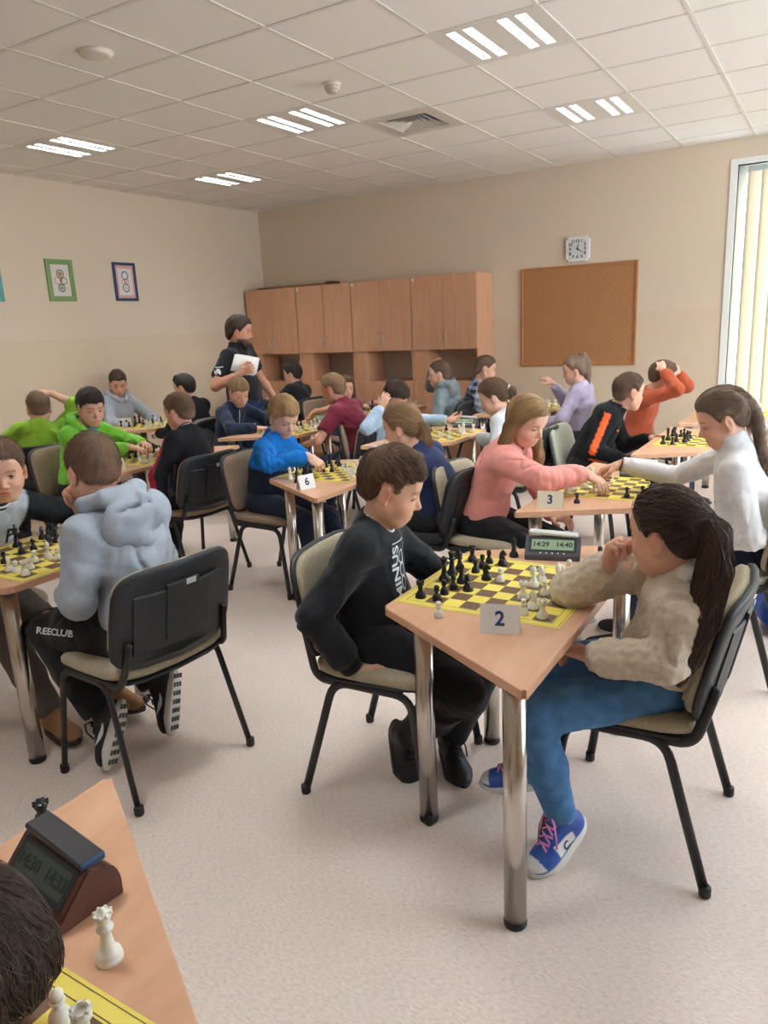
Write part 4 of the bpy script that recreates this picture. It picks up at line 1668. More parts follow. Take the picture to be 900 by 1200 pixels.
def person(name, label, root, yaw, head_at, **kw):
    """Seated (or standing) figure. root: floor point under the seat centre; yaw in degrees (0 faces +x);
    head_at: world position of the head centre."""
    lod = kw.get('lod', 1)
    sl0 = kw.get('top', {}).get('sleeve', 'long')
    HB = {0: 0.0125, 1: 0.015, 2: 0.02}[lod]      # coarse step (covered body)
    HF = {0: 0.0037, 1: 0.0055, 2: 0.0078}[lod]   # head and hands
    HC = {0: 0.0075, 1: 0.0105, 2: 0.015}[lod]    # clothes
    yr = math.radians(yaw)
    cy, sy = math.cos(yr), math.sin(yr)

    def loc(p):
        x, y, z = p[0] - root[0], p[1] - root[1], p[2]
        return V(cy * x + sy * y, -sy * x + cy * y, z)

    def wd(v):
        return V(cy * v[0] + sy * v[1], -sy * v[0] + cy * v[1], v[2])

    seed = kw.get('seed', abs(hash(label)) % 1000 if False else sum(map(ord, label)) % 997)
    s = kw.get('size', 1.0)
    hs = kw.get('hs', 1.0)
    fat = kw.get('fat', 1.0)
    t = empty(name, (root[0], root[1], 0), yr, label, 'person', kw.get('group'))
    standing = kw.get('standing', False)
    pelvis = kw.get('pelvis')
    Pv = loc(pelvis) if pelvis is not None else V(-0.06, 0, kw.get('seat', 0.475) + 0.075 * s)
    Hc = loc(head_at)
    up = unit(Hc - Pv)
    dist = np.linalg.norm(Hc - Pv)
    nl = kw.get('nl', 0.145) / 0.145 * (0.125 * hs + 0.02 * s)
    slump = kw.get('slump', 0.03)
    N = Hc - unit(up * 0.75 + V(0, 0, 0.25) + V(0.25, 0, 0)) * nl + V(-slump * 0.5, 0, 0)
    upt = unit(N - Pv)
    T = np.linalg.norm(N - Pv)
    tw = math.radians(kw.get('twist', 0))
    lt = V(-math.sin(tw), math.cos(tw), 0) + V(0, 0, kw.get('shtilt', 0))
    lt = unit(lt - upt * (lt @ upt))
    ft = np.cross(lt, upt)
    Rt = np.stack([ft, lt, upt], 1)
    hip_tw = math.radians(kw.get('hiptwist', 0))
    lh = V(-math.sin(hip_tw), math.cos(hip_tw), 0)
    shw, hpw = 0.120 * s * kw.get('broad', 1.0), 0.078 * s
    mid = (Pv + N) / 2 - ft * slump
    hy, hp, hr = [math.radians(a) for a in kw.get('head', (0, 0, 0))]
    Rh = axis_rot((0, 0, 1), hy) @ axis_rot((0, 1, 0), hp) @ axis_rot((1, 0, 0), hr)
    # limbs
    ua, fa = 0.25 * s, 0.215 * s
    th, sk = 0.375 * s, 0.35 * s
    arms = {}
    for side, sgn in (('L', 1), ('R', -1)):
        a = kw.get('arm' + side, {})
        Sh = N - upt * 0.036 * s + lt * shw * sgn + ft * a.get('fwd', 0.0) + V(0, 0, a.get('shrug', 0))
        tgt = loc(a['at']) if 'at' in a else Sh + V(0.16, 0.06 * sgn, -0.36) * s
        pole = wd(a['pole']) if 'pole' in a else V(-0.5, 0.5 * sgn, -0.5)
        E, W = ik(Sh, tgt, ua, fa, pole)
        if 'elbow' in a:
            E = loc(a['elbow'])
            W = E + unit(tgt - E) * min(fa, np.linalg.norm(tgt - E))
        fd = unit(W - E)
        hd = wd(a['dir']) if 'dir' in a else fd
        pn = wd(a['palm']) if 'palm' in a else V(0, -0.25 * sgn, -1)
        arms[side] = dict(Sh=Sh, E=E, W=W, fd=fd, hd=unit(hd), pn=pn, pose=a.get('pose', 'relaxed'), sgn=sgn)
    legs = {}
    for side, sgn in (('L', 1), ('R', -1)):
        a = kw.get('leg' + side, {})
        Hp = Pv + lh * hpw * sgn + V(0.0, 0, -0.015)
        tgt = loc(a['at']) if 'at' in a else V(0.36 * s, 0.1 * sgn, 0.085)
        pole = wd(a['pole']) if 'pole' in a else V(1, 0.1 * sgn, 1.2)
        Kn, A = ik(Hp, tgt, th, sk, pole)
        fdir = wd(a['toe']) if 'toe' in a else V(1, 0.15 * sgn, -0.0)
        legs[side] = dict(Hp=Hp, K=Kn, A=A, toe=unit(fdir), sgn=sgn, up=wd(a['up']) if 'up' in a else None)
    # ---------------- body surface
    top = kw.get('top', {})
    bot = kw.get('bottom', {})
    skin = lin(SKIN[kw.get('skin', 'fair')])
    torso = [el(Pv + V(-0.005, 0, 0.01), V(0.088, 0.118, 0.085) * s * fat, None, 0.05),
             el(mid, V(0.074, 0.1, T * 0.36) * V(fat, fat, 1) * V(s, s, 1), Rt, 0.05),
             el(N - upt * 0.135 * s + ft * 0.004, V(0.079, 0.112, 0.14) * s * V(fat, fat, 1), Rt, 0.05),
             rc(arms['L']['Sh'], arms['R']['Sh'], 0.043 * s, 0.043 * s, 0.04)]
    neck = [rc(N - upt * 0.05 * s, Hc + Rh @ V(-0.022, 0, -0.05) * hs, 0.047 * s * kw.get('neck', 1), 0.042 * hs * kw.get('neck', 1), 0.03),
            rc(N - upt * 0.03 * s + lt * 0.07 * s, N + upt * 0.02 * s, 0.036 * s, 0.036 * s, 0.04), rc(N - upt * 0.03 * s - lt * 0.07 * s, N + upt * 0.02 * s, 0.036 * s, 0.036 * s, 0.04)]
    armp = {}
    for side, a in arms.items():
        armp[side] = [rc(a['Sh'], a['E'], 0.043 * s * fat, 0.033 * s * fat, 0.03), rc(a['E'], a['E'] + (a['W'] - a['E']) * 0.4, 0.033 * s, 0.033 * s * fat, 0.015), rc(a['E'] + (a['W'] - a['E']) * 0.4, a['W'], 0.032 * s * fat, 0.0215 * s, 0.01)]
    legp = {}
    for side, a in legs.items():
        calf = a['K'] + (a['A'] - a['K']) * 0.35
        legp[side] = [rc(a['Hp'], a['K'], 0.073 * s * fat, 0.05 * s * fat, 0.03), rc(a['K'], calf, 0.047 * s * fat, 0.047 * s * fat, 0.02), rc(calf, a['A'], 0.046 * s * fat, 0.033 * s, 0.02)]
    hands = {sd: hand_prims(a['W'], a['hd'], a['pn'], sd == 'L', s * kw.get('handscale', 1.0), a['pose']) for sd, a in arms.items()}
    feet = []
    shoes_pr = {}
    for side, a in legs.items():
        fd = a['toe']
        upf = unit(V(*a['up'])) if a['up'] is not None else unit(V(0, 0, 1) - fd * fd[2])
        upf = unit(upf - fd * (upf @ fd))
        lf = np.cross(upf, fd)
        Rf = np.stack([fd, lf, upf], 1)
        a['Rf'] = Rf
        heel = a['A'] - upf * 0.045 * s - fd * 0.025 * s
        ball = a['A'] - upf * 0.058 * s + fd * 0.1 * s
        feet += [rc(heel, ball, 0.019 * s, 0.016 * s, 0.02), rc(a['A'], ball, 0.026 * s, 0.014 * s, 0.02)]
    Tm = lambda p: (('rc', Hc + Rh @ p[1] * hs, Hc + Rh @ p[2] * hs, p[3] * hs, p[4] * hs, p[5] * hs) if p[0] == 'rc' else ('el', Hc + Rh @ p[1] * hs, p[2] * hs, Rh @ p[3], p[4] * hs))
    allp = torso + neck + sum(armp.values(), []) + sum(legp.values(), []) + feet
    lo = np.min([bounds(p)[0] for p in allp] + [Hc - 0.14 * hs], 0) - 0.03
    hi = np.max([bounds(p)[1] for p in allp] + [Hc + 0.14 * hs], 0) + 0.03
    for hpr in hands.values():
        for p in hpr:
            b = bounds(p)
            lo, hi = np.minimum(lo, b[0] - 0.02), np.maximum(hi, b[1] + 0.02)
    ext = np.abs(Rh) @ V(0.115, 0.09, 0.125) * hs
    fines = [[(Hc[i] - ext[i], Hc[i] + ext[i], HF)] for i in range(3)]
    for sd, hpr in hands.items():
        if kw.get('hide' + sd):
            continue
        l = np.min([bounds(p)[0] for p in hpr], 0)
        h = np.max([bounds(p)[1] for p in hpr], 0)
        for i in range(3):
            fines[i].append((l[i] - 0.004, h[i] + 0.004, HF * 1.0))
    if top.get('sleeve') == 'short' or bot.get('bare'):
        HB = HC
    F = Field([make_axis(lo[i], hi[i], HB, fines[i]) for i in range(3)])
    for p in torso + sum(armp.values(), []) + sum(legp.values(), []) + feet + neck:
        F.add(p, 0.02)
    for hpr in hands.values():
        for p in hpr:
            F.add(p, 0.012)
    head_field_ops(F, Tm, kw)
    vs, fs = F.nets()
    tmp, vs = np_mesh('body', vs, fs, iters=1)
    vn = np.empty(len(vs) * 3, np.float32)
    tmp.vertices.foreach_get('normal', vn)
    vn = vn.reshape(-1, 3)
    vnf = vn.copy()
    vn = vn > 0
    code = vn[:, 0] * 1 + vn[:, 1] * 2 + vn[:, 2] * 4
    bpy.data.meshes.remove(tmp)
    keep = np.linalg.norm(vs - Hc, axis=1) < 0.168 * hs
    for sd, a in arms.items():
        if not kw.get('hide' + sd):
            keep |= np.linalg.norm(vs - a['W'] - a['hd'] * 0.06 * s, axis=1) < 0.13 * s
        if sl0 != 'long':
            p0_, p1_ = (a['Sh'] + (a['E'] - a['Sh']) * 0.4, a['E'])
            for p0_, p1_ in ((a['Sh'] + (a['E'] - a['Sh']) * 0.4, a['E']), (a['E'], a['W'])):
                ab = p1_ - p0_
                tt = np.clip(((vs - p0_) @ ab) / (ab @ ab), 0, 1)
                keep |= np.linalg.norm(vs - p0_ - tt[:, None] * ab, axis=1) < 0.075 * s
    limb = np.zeros(len(vs), np.int64)
    for li, (p0_, p1_, r_) in enumerate([(a['Sh'] + (a['E'] - a['Sh']) * 0.2, a['E'], 0.056) for a in arms.values()] + [(a['E'], a['W'], 0.05) for a in arms.values()] + [(a['Hp'] + (a['K'] - a['Hp']) * 0.3, a['K'], 0.085) for a in legs.values()] + [(a['K'], a['A'], 0.065) for a in legs.values()]):
        ab = p1_ - p0_
        tt = np.clip(((vs - p0_) @ ab) / (ab @ ab), 0, 1)
        limb = np.where(np.linalg.norm(vs - p0_ - tt[:, None] * ab, axis=1) < r_ * s * fat, 1 + li % 2 + 2 * (li // 4), limb)
    code = code + 8 * limb
    vs = np.where(keep[:, None], vs, vs - vnf * 0.007)
    vs, quads_, tris_ = cluster(vs, fs, keep, 0.02, code)
    me = poly_mesh('body', vs, quads_, tris_)
    vs = np.empty(len(me.vertices) * 3, np.float32)
    me.vertices.foreach_get('co', vs)
    vs = vs.reshape(-1, 3).astype(float)
    # skin colour with lips, brows, flushed cheeks
    q = ((vs - Hc) @ Rh) / hs
    cols = np.tile(skin, (len(vs), 1))
    x, y, z = q[:, 0], q[:, 1], q[:, 2]
    face = (x > 0.03) & (np.abs(y) < 0.07) & (np.abs(z) < 0.12)

    def blend(w, c):
        nonlocal cols
        w = np.clip(w, 0, 1)[:, None]
        cols = cols * (1 - w) + np.asarray(c) * w
    g = lambda cx, cyy, cz, rx, ry, rz: np.exp(-(((x - cx) / rx) ** 2 + ((y - cyy) / ry) ** 2 + ((z - cz) / rz) ** 2))
    flush = skin * V(1.0, 0.72, 0.68)
    for sgn in (1, -1):
        blend(0.55 * g(0.06, 0.042 * sgn, -0.036, 0.03, 0.022, 0.02), flush)
        blend(0.6 * g(-0.012, 0.083 * sgn, -0.01, 0.03, 0.012, 0.035), flush)
    blend(0.4 * g(0.098, 0, -0.036, 0.012, 0.012, 0.012), flush)
    lip = skin * V(0.88, 0.52, 0.50)
    w = ((y / 0.0195) ** 2 + ((z + 0.0655) / 0.0098) ** 2 < 1.0) & (x > 0.06)
    blend(w * 0.85, lip)
    hc = np.array(kw['hair']['col'], float) if 'hair' in kw else V(0.05, 0.03, 0.02)
    brow = kw.get('brow', hc * 0.8)
    for sgn in (1, -1):
        yy = y * sgn
        bz = 0.0185 + 0.004 * np.sin((yy - 0.012) / 0.035 * 3.0)
        w = (np.exp(-((z - bz) / 0.0036) ** 2)) * ((yy > 0.010) & (yy < 0.050)) * (x > 0.04)
        blend(w * kw.get('brow_amt', 0.75), brow)
    if kw.get('beard') is not None:
        bc = np.array(kw['beard'])
        w = np.clip((-0.05 - z) / 0.012, 0, 1) * (x > 0.0) * (np.abs(y) < 0.065) * ((y / 0.02) ** 2 + ((z + 0.066) / 0.008) ** 2 > 1)
        blend(w * 0.85, bc)
    set_col(me, cols)
    body = link('body', me, mat('skin_shader', (0.8, 0.6, 0.5, 1), 0.5, spec=0.35, attr=True), t)
    # eyes
    gaze = kw.get('gaze', 12)
    lidc = kw.get('lid', 10)
    for sgn in (1, -1):
        eb = MB()
        c = V(0.0645, 0.0305 * sgn, -0.001)
        r = 0.0140
        gd = axis_rot((0, 1, 0), math.radians(gaze)) @ axis_rot((0, 0, 1), 0.10 * sgn) @ V(1, 0, 0)
        a1 = unit(np.cross(gd, V(0, 1, 0)))
        a2 = np.cross(gd, a1)
        rings = [0.0, 0.16, 0.40, 0.44, 0.8, 1.2, 1.57]
        seg = 14
        vv = [c + gd * r * 1.03]
        for a in rings[1:]:
            for k in range(seg):
                b = 2 * math.pi * k / seg
                vv.append(c + r * (gd * math.cos(a) + (a1 * math.cos(b) + a2 * math.sin(b)) * math.sin(a)) * (1.02 if a < 0.42 else 1))
        ff, mi = [], []
        for k in range(seg):
            ff.append((0, 1 + k, 1 + (k + 1) % seg))
            mi.append(2)
        for i in range(len(rings) - 2):
            for k in range(seg):
                ff.append((1 + i * seg + k, 1 + (i + 1) * seg + k, 1 + (i + 1) * seg + (k + 1) % seg, 1 + i * seg + (k + 1) % seg))
                mi.append(1 if i == 0 else 0)
        for f_, m_ in zip(ff, mi):
            eb.add([vv[i] for i in f_], [tuple(range(len(f_)))], m_, True)
        # upper eyelid shell and lash line
        lo_a, hi_a = math.radians(lidc), math.radians(88)
        rl = r + 0.0012
        n1, n2 = 5, 10
        lv = []
        for i in range(n1):
            el_ = lo_a + (hi_a - lo_a) * i / (n1 - 1)
            for k in range(n2 + 1):
                az = (-72 + 144 * k / n2)
                az = math.radians(az)
                e2 = el_ - (0.35 * (az / 1.25) ** 2) * (1 - i / (n1 - 1))
                lv.append(c + rl * V(math.cos(e2) * math.cos(az), math.cos(e2) * math.sin(az), math.sin(e2)))
        eb.add(lv, [(i * (n2 + 1) + k, i * (n2 + 1) + k + 1, (i + 1) * (n2 + 1) + k + 1, (i + 1) * (n2 + 1) + k) for i in range(n1 - 1) for k in range(n2)], 4, True)
        eb.tube([c + (p - c) * 1.05 for p in lv[:n2 + 1]], 0.0011, 4, 3)
        lv2 = []
        for i in range(4):
            el_ = math.radians(-30 - 18 * i)
            for k in range(n2 + 1):
                az = math.radians(-72 + 144 * k / n2)
                e2 = el_ + 0.3 * (az / 1.25) ** 2 * (1 - i / 3)
                lv2.append(c + rl * V(math.cos(e2) * math.cos(az), math.cos(e2) * math.sin(az), math.sin(e2)))
        eb.add(lv2, [(i * (n2 + 1) + k, (i + 1) * (n2 + 1) + k, (i + 1) * (n2 + 1) + k + 1, i * (n2 + 1) + k + 1) for i in range(3) for k in range(n2)], 4, True)
        ev = np.array(eb.v) * hs @ Rh.T + Hc
        eb.v = [tuple(p) for p in ev]
        skn = 'eyelid_' + kw.get('skin', 'fair')
        irn = kw.get('iris', (84, 92, 96))
        eb.build('eye', [mat('eye_white', S(214, 206, 200), 0.25), mat('iris_%d_%d_%d' % irn, S(*irn), 0.2), mat('pupil', S(12, 10, 10), 0.15), mat('lash', S(44, 30, 24), 0.6), mat(skn, tuple(skin * V(0.95, 0.86, 0.82)) + (1,), 0.5)], t)
    # ---------------- hair
    tie = None
    if 'hair' in kw:
        hob, tie = build_hair(t, dict(kw['hair'], _rz=axis_rot((0, 0, 1), hy)), Hc, Rh, hs, HF * (1.15 if lod else 1.25), seed)
    if kw.get('beard') is not None:
        Fb = Field([make_axis(-0.02, 0.12, HF, []), make_axis(-0.09, 0.09, HF, []), make_axis(-0.17, 0.0, HF, [])])
        for p in (el((0.05, 0, -0.094), (0.038, 0.042, 0.036), k=0.02), rc((0.0, 0.056, -0.05), (0.045, 0.03, -0.09), 0.012, 0.02, 0.02), rc((0.0, -0.056, -0.05), (0.045, -0.03, -0.09), 0.012, 0.02, 0.02),
                  rc((0.074, 0.02, -0.056), (0.084, 0, -0.05), 0.006, 0.007, 0.006), rc((0.074, -0.02, -0.056), (0.084, 0, -0.05), 0.006, 0.007, 0.006), rc((0.06, 0, -0.1), (0.058, 0, -0.135), 0.026, 0.014, 0.02)):
            Fb.add(p)
        X, Y, Z = Fb.grid((slice(None),) * 3)
        Fb.d += (0.002 * waves(3, 180)(X, Y, Z)).astype(np.float32)
        bv, bf = Fb.nets()
        bme, bv = np_mesh('beard', bv * hs @ Rh.T + Hc, bf)
        bc = kw['beard']
        link('beard', bme, mat('beard_hair', (bc[0], bc[1], bc[2], 1), 0.6, bump=(400, 0.6)), t)
    # ---------------- clothes
    parts = {}
    e = top.get('ease', 0.014)
    sl = top.get('sleeve', 'long')
    hem = top.get('hem', 0.02)
    tp = grow(torso, e, 0.06) + grow(neck[1:], e * 0.6, 0.04)
    # fuller drape at the waist
    tp.append(el(Pv + upt * 0.07 * s + ft * 0.01, V(0.097, 0.128, 0.085) * s * fat + e, Rt, 0.06))
    if top.get('belly'):
        tp.append(el(Pv + upt * 0.14 * s + ft * 0.05, V(0.1, 0.13, 0.12) * s * top['belly'], Rt, 0.06))
    ends = {}
    t_torso = tp
    tp = []
    for side, a in arms.items():
        if sl == 'long':
            W2 = a['W'] + a['fd'] * (0.004 + top.get('slen', 0.0))
            tp += [rc(a['Sh'], a['E'], 0.041 * s * fat + e, 0.035 * s * fat + e, 0.035), rc(a['E'], a['E'] + (W2 - a['E']) * 0.75, 0.036 * s * fat + e, 0.029 * s + e, 0.02),
                   rc(a['E'] + (W2 - a['E']) * 0.7, W2, 0.028 * s + e, 0.0235 * s + e * 0.45, 0.012)]
            ends[side] = (W2 - a['fd'] * 0.006, a['fd'])
        elif sl == 'push':
            W2 = a['E'] + (a['W'] - a['E']) * 0.45
            tp += [rc(a['Sh'], a['E'], 0.041 * s * fat + e, 0.035 * s * fat + e, 0.035), rc(a['E'], W2, 0.036 * s * fat + e, 0.034 * s + e * 0.8, 0.02)]
            ends[side] = (W2, a['fd'])
        else:
            d_ = unit(a['E'] - a['Sh'])
            W2 = a['Sh'] + (a['E'] - a['Sh']) * 0.72
            tp += [rc(a['Sh'], W2, 0.047 * s * fat + e, 0.045 * s * fat + e, 0.035)]
            ends[side] = (W2, d_)
    coll = top.get('collar')
    if coll == 'turtle':
        t_torso += [rc(N - upt * 0.02 * s, N + (Hc - N) * 0.62, 0.064 * s, 0.060 * s, 0.02)]
    elif coll == 'stand':
        t_torso += [rc(N - upt * 0.03 * s, N + (Hc - N) * 0.5, 0.062 * s, 0.061 * s, 0.02)]
    if top.get('hood'):
        pass
    lo = np.min([bounds(p)[0] for p in tp + t_torso], 0) - 0.04
    hi = np.max([bounds(p)[1] for p in tp + t_torso], 0) + 0.04
    HT = top.get('h', HC)
    F = Field([make_axis(lo[i], hi[i], HT, []) for i in range(3)])
    for p in t_torso:
        F.add(p, 0.03)
    # neck opening
    if coll == 'turtle':
        F.clip(N + (Hc - N) * 0.6, unit(Hc - N) - ft * 0.15, 0.006, N - V(0.09, 0.09, 0.02), N + V(0.11, 0.09, 0.2))
    elif coll == 'stand':
        F.clip(N + (Hc - N) * 0.46, unit(Hc - N) - ft * 0.3, 0.006, N - V(0.09, 0.09, 0.02), N + V(0.11, 0.09, 0.2))
        F.cut(rc(N + (Hc - N) * 0.36, N + (Hc - N) * 1.0, 0.051 * s, 0.056 * s, 0.004))
    else:
        nk = top.get('neck', 0.0)
        ndn = unit(Hc - N)
        F.cut(rc(N + ft * (0.012 + nk) * s + ndn * 0.03 * s, N + ndn * 0.2, 0.052 * s, 0.11 * s, 0.008))
    # hem
    hp_ = Pv + V(0, 0, 0.0) - upt * (0.03 * s + hem)
    if standing:
        hp_ = Pv - upt * (0.08 + hem)
    F.clip(hp_, -unit(upt * 0.9 + V(0, 0, 0.3) - ft * top.get('hemtilt', 0.15)), 0.008, Pv - 0.26, Pv + V(0.26, 0.26, 0.12))
    if not standing:
        F.clip(V(0, 0, kw.get('seat', 0.475) - 0.004), (0, 0, -1), 0.008, Pv - 0.3, Pv + V(0.22, 0.3, 0.06))
    npa = len(tp) // 2
    for ai, (side, a) in enumerate(arms.items()):
        G = Field(F.ax)
        for p in tp[ai * npa:(ai + 1) * npa]:
            G.add(p, 0.03)
        G.trim(ends[side][0], ends[side][1], 0.06 * s * (1 if sl == 'long' else 1.6))
        k_ = 0.03
        h_ = np.maximum(k_ - np.abs(F.d - G.d), 0) / k_
        F.d = (np.minimum(F.d, G.d) - h_ * h_ * k_ * 0.25).astype(np.float32)
    X, Y, Z = F.grid((slice(None),) * 3)
    fa_ = top.get('fold', 0.0045)
    wa = waves(seed, 30, 4)(X, Y, Z)
    msk = np.clip(0.45 + 0.9 * waves(seed + 3, 15, 3)(X, Y, Z), 0, 1)
    g1 = waves(seed + 1, 36, 4)(X, Y, Z * 0.8)
    F.d += (fa_ * 0.7 * wa + fa_ * 1.1 * msk * np.exp(-(g1 / 0.12) ** 2)).astype(np.float32)
    if top.get('cable'):
        def cab(u, v):
            return 0.0020 * np.cos(u * 260 + 1.1 * np.sin(v * 130)) + 0.0008 * np.sin(v * 260)
        lat = (X - Pv[0]) * lt[0] + (Y - Pv[1]) * lt[1] + (Z - Pv[2]) * lt[2]
        alo = (X - Pv[0]) * upt[0] + (Y - Pv[1]) * upt[1] + (Z - Pv[2]) * upt[2]
        disp = cab(lat, alo)
        best = np.full(disp.shape, 0.075)
        for a in arms.values():
            for p0_, p1_ in ((a['Sh'], a['E']), (a['E'], a['W'])):
                ab = p1_ - p0_
                Lb = np.linalg.norm(ab)
                ab = ab / Lb
                e1 = unit(np.cross(ab, V(0.3, 0.2, 1)))
                e2 = np.cross(ab, e1)
                dx, dy, dz = X - p0_[0], Y - p0_[1], Z - p0_[2]
                tt = dx * ab[0] + dy * ab[1] + dz * ab[2]
                a1_ = dx * e1[0] + dy * e1[1] + dz * e1[2]
                a2_ = dx * e2[0] + dy * e2[1] + dz * e2[2]
                dist = np.sqrt(a1_ ** 2 + a2_ ** 2) + 10 * (np.maximum(-tt, 0) + np.maximum(tt - Lb, 0))
                w_ = (dist < best)
                if p0_ is a['Sh']:
                    w_ = w_ & (tt > 0.06)
                disp = np.where(w_, cab(np.arctan2(a1_, a2_) * 0.0418, tt), disp)
                best = np.where(w_, dist, best)
        F.d += disp.astype(np.float32)
    # elbow creases
    for side, a in arms.items():
        if sl == 'long':
            def crease(D, X, Y, Z, a=a):
                r2 = (X - a['E'][0]) ** 2 + (Y - a['E'][1]) ** 2 + (Z - a['E'][2]) ** 2
                tt = (X - a['E'][0]) * a['fd'][0] + (Y - a['E'][1]) * a['fd'][1] + (Z - a['E'][2]) * a['fd'][2]
                return D + (0.0038 * np.sin(tt * 190) * np.exp(-r2 / 0.006)).astype(np.float32)
            F.custom(crease, a['E'] - 0.16, a['E'] + 0.16)
            W2 = ends[side][0]

            def cuffs(D, X, Y, Z, a=a, W2=W2):
                tt = (X - W2[0]) * a['fd'][0] + (Y - W2[1]) * a['fd'][1] + (Z - W2[2]) * a['fd'][2]
                r2 = (X - W2[0]) ** 2 + (Y - W2[1]) ** 2 + (Z - W2[2]) ** 2
                return D + (0.003 * np.sin(np.clip(tt, -0.2, 0) * 170) * np.exp(-r2 / 0.005)).astype(np.float32)
            F.custom(cuffs, W2 - 0.12, W2 + 0.12)
    vs, fs = F.nets()
    me, vs = np_mesh('top', vs, fs, iters=1)
    ctx = dict(N=N, Hc=Hc, Pv=Pv, Rt=Rt, ft=ft, lt=lt, upt=upt, arms=arms, legs=legs, s=s, Rh=Rh, hs=hs, t=t, T=T, seed=seed, loc=loc)
    tm = top['mat']
    if top.get('paint'):
        set_col(me, top['paint'](vs, ctx))
    o = link(top.get('name', 'sweater'), me, tm, t)
    ctx['top'] = o
    if top.get('hood'):
        Fh = Field([make_axis(N[i] - 0.22 * s, N[i] + 0.22 * s, HT, []) for i in range(3)])
        nd = unit(Hc - N)
        hb = N - ft * 0.078 * s + upt * 0.052 * s
        hp_ = [el(N - ft * 0.082 * s - upt * 0.035 * s, V(0.046, 0.105, 0.10) * s, Rt @ axis_rot((0, 1, 0), -0.2), 0.02), rc(N - ft * 0.1 * s - upt * 0.10 * s, N - ft * 0.095 * s - upt * 0.155 * s, 0.04 * s, 0.016 * s, 0.03)]
        for sg in (1, -1):
            ring = [hb, N + lt * sg * 0.06 * s + upt * 0.06 * s - ft * 0.06 * s, N + lt * sg * 0.092 * s + upt * 0.05 * s - ft * 0.005 * s, N + ft * 0.06 * s + lt * sg * 0.07 * s + upt * 0.012 * s, N + ft * 0.098 * s + lt * sg * 0.026 * s - upt * 0.03 * s]
            rr_ = [0.03, 0.031, 0.03, 0.027, 0.02]
            for q0 in range(4):
                hp_.append(rc(ring[q0], ring[q0 + 1], rr_[q0] * s, rr_[q0 + 1] * s, 0.012))
        for p in hp_:
            Fh.add(p)
        Xh, Yh, Zh = Fh.grid((slice(None),) * 3)
        Fh.d += (0.004 * waves(seed + 21, 40, 4)(Xh, Yh, Zh) + 0.006 * np.exp(-(waves(seed + 22, 26, 3)(Xh, Yh, Zh) / 0.12) ** 2)).astype(np.float32)
        Fh.cut(rc(N + ft * 0.014 * s, Hc + Rh @ V(0.0, 0, 0.0), 0.054 * s, 0.082 * s, 0.008))
        # the fold where the hood lies doubled
        Fh.cut(el(N - ft * 0.118 * s + upt * 0.012 * s, V(0.016, 0.085, 0.004) * s, Rt @ axis_rot((0, 1, 0), 0.5), 0.006))
        hv, hf = Fh.nets()
        hme, hv = np_mesh('hood', hv, hf, iters=2)
        if top.get('paint'):
            set_col(hme, np.tile(lin((190, 190, 190)), (len(hv), 1)))
        link('hood', hme, tm, o)
    # ---------------- trousers
    e = bot.get('ease', 0.012)
    bp = grow(torso[:1], e + 0.002, 0.05)
    bp.append(el(Pv + upt * 0.04 * s, V(0.09, 0.12, 0.07) * s * fat + e, Rt, 0.05))
    short = bot.get('len', 1.0)
    for side, a in legs.items():
        A2 = a['K'] + (a['A'] - a['K']) * (0.99 * short)
        bp += [rc(a['Hp'], a['K'], 0.077 * s * fat + e, 0.052 * s * fat + e, 0.025), rc(a['K'], a['K'] + (A2 - a['K']) * 0.5, 0.05 * s * fat + e, 0.048 * s * fat + e, 0.025), rc(a['K'] + (A2 - a['K']) * 0.5, A2, 0.047 * s * fat + e, (0.034 * s + e) * bot.get('flare', 1.0), 0.02)]
    if bot.get('skirt'):
        a, b = legs['L'], legs['R']
        bp.append(rc((a['Hp'] + b['Hp']) / 2, (a['K'] + b['K']) / 2 + V(0, 0, -0.03), 0.13 * s, 0.14 * s, 0.05))
    lo = np.min([bounds(p)[0] for p in bp], 0) - 0.04
    hi = np.max([bounds(p)[1] for p in bp], 0) + 0.04
    F = Field([make_axis(lo[i], hi[i], HC * 1.3, []) for i in range(3)])
    groups = [bp[:2]] + [bp[2 + 3 * i:5 + 3 * i] for i in range(2)] + [bp[8:]]
    base = None
    # legs are built apart, so that they do not melt into each other
    acc = []
    for gi in (1, 2):
        G = Field(F.ax)
        for p in groups[0] + groups[gi]:
            G.add(p, 0.03)
        a = legs['L' if gi == 1 else 'R']
        G.trim(a['K'] + (a['A'] - a['K']) * (0.99 * short), a['A'] - a['K'], 0.075 * s)
        acc.append(G.d)
    F.d = np.minimum(acc[0], acc[1])
    for p in groups[3]:
        F.add(p, 0.03)
    X, Y, Z = F.grid((slice(None),) * 3)
    fb = bot.get('fold', 0.0035)
    wa = waves(seed + 2, 22, 4)(X, Y, Z)
    wb = waves(seed + 4, 38, 4)(X, Y, Z)
    F.d += (fb * 0.6 * wa + fb * 0.9 * np.clip(0.45 + waves(seed + 6, 15, 3)(X, Y, Z), 0, 1) * np.exp(-(wb / 0.13) ** 2)).astype(np.float32)
    for side, a in legs.items():
        A2 = a['K'] + (a['A'] - a['K']) * (0.99 * short)
        dk = unit(a['A'] - a['K'])

        def crease(D, X, Y, Z, a=a, dk=dk):
            r2 = (X - a['K'][0]) ** 2 + (Y - a['K'][1]) ** 2 + (Z - a['K'][2]) ** 2
            tt = (X - a['K'][0]) * dk[0] + (Y - a['K'][1]) * dk[1] + (Z - a['K'][2]) * dk[2]
            return D + (0.003 * np.sin(tt * 170) * np.exp(-r2 / 0.009)).astype(np.float32)
        F.custom(crease, a['K'] - 0.18, a['K'] + 0.18)
    F.clip(Pv + upt * 0.1 * s, upt, 0.01)
    vs, fs = F.nets()
    me, vs = np_mesh('bottom', vs, fs, iters=1)
    if bot.get('paint'):
        set_col(me, bot['paint'](vs, ctx))
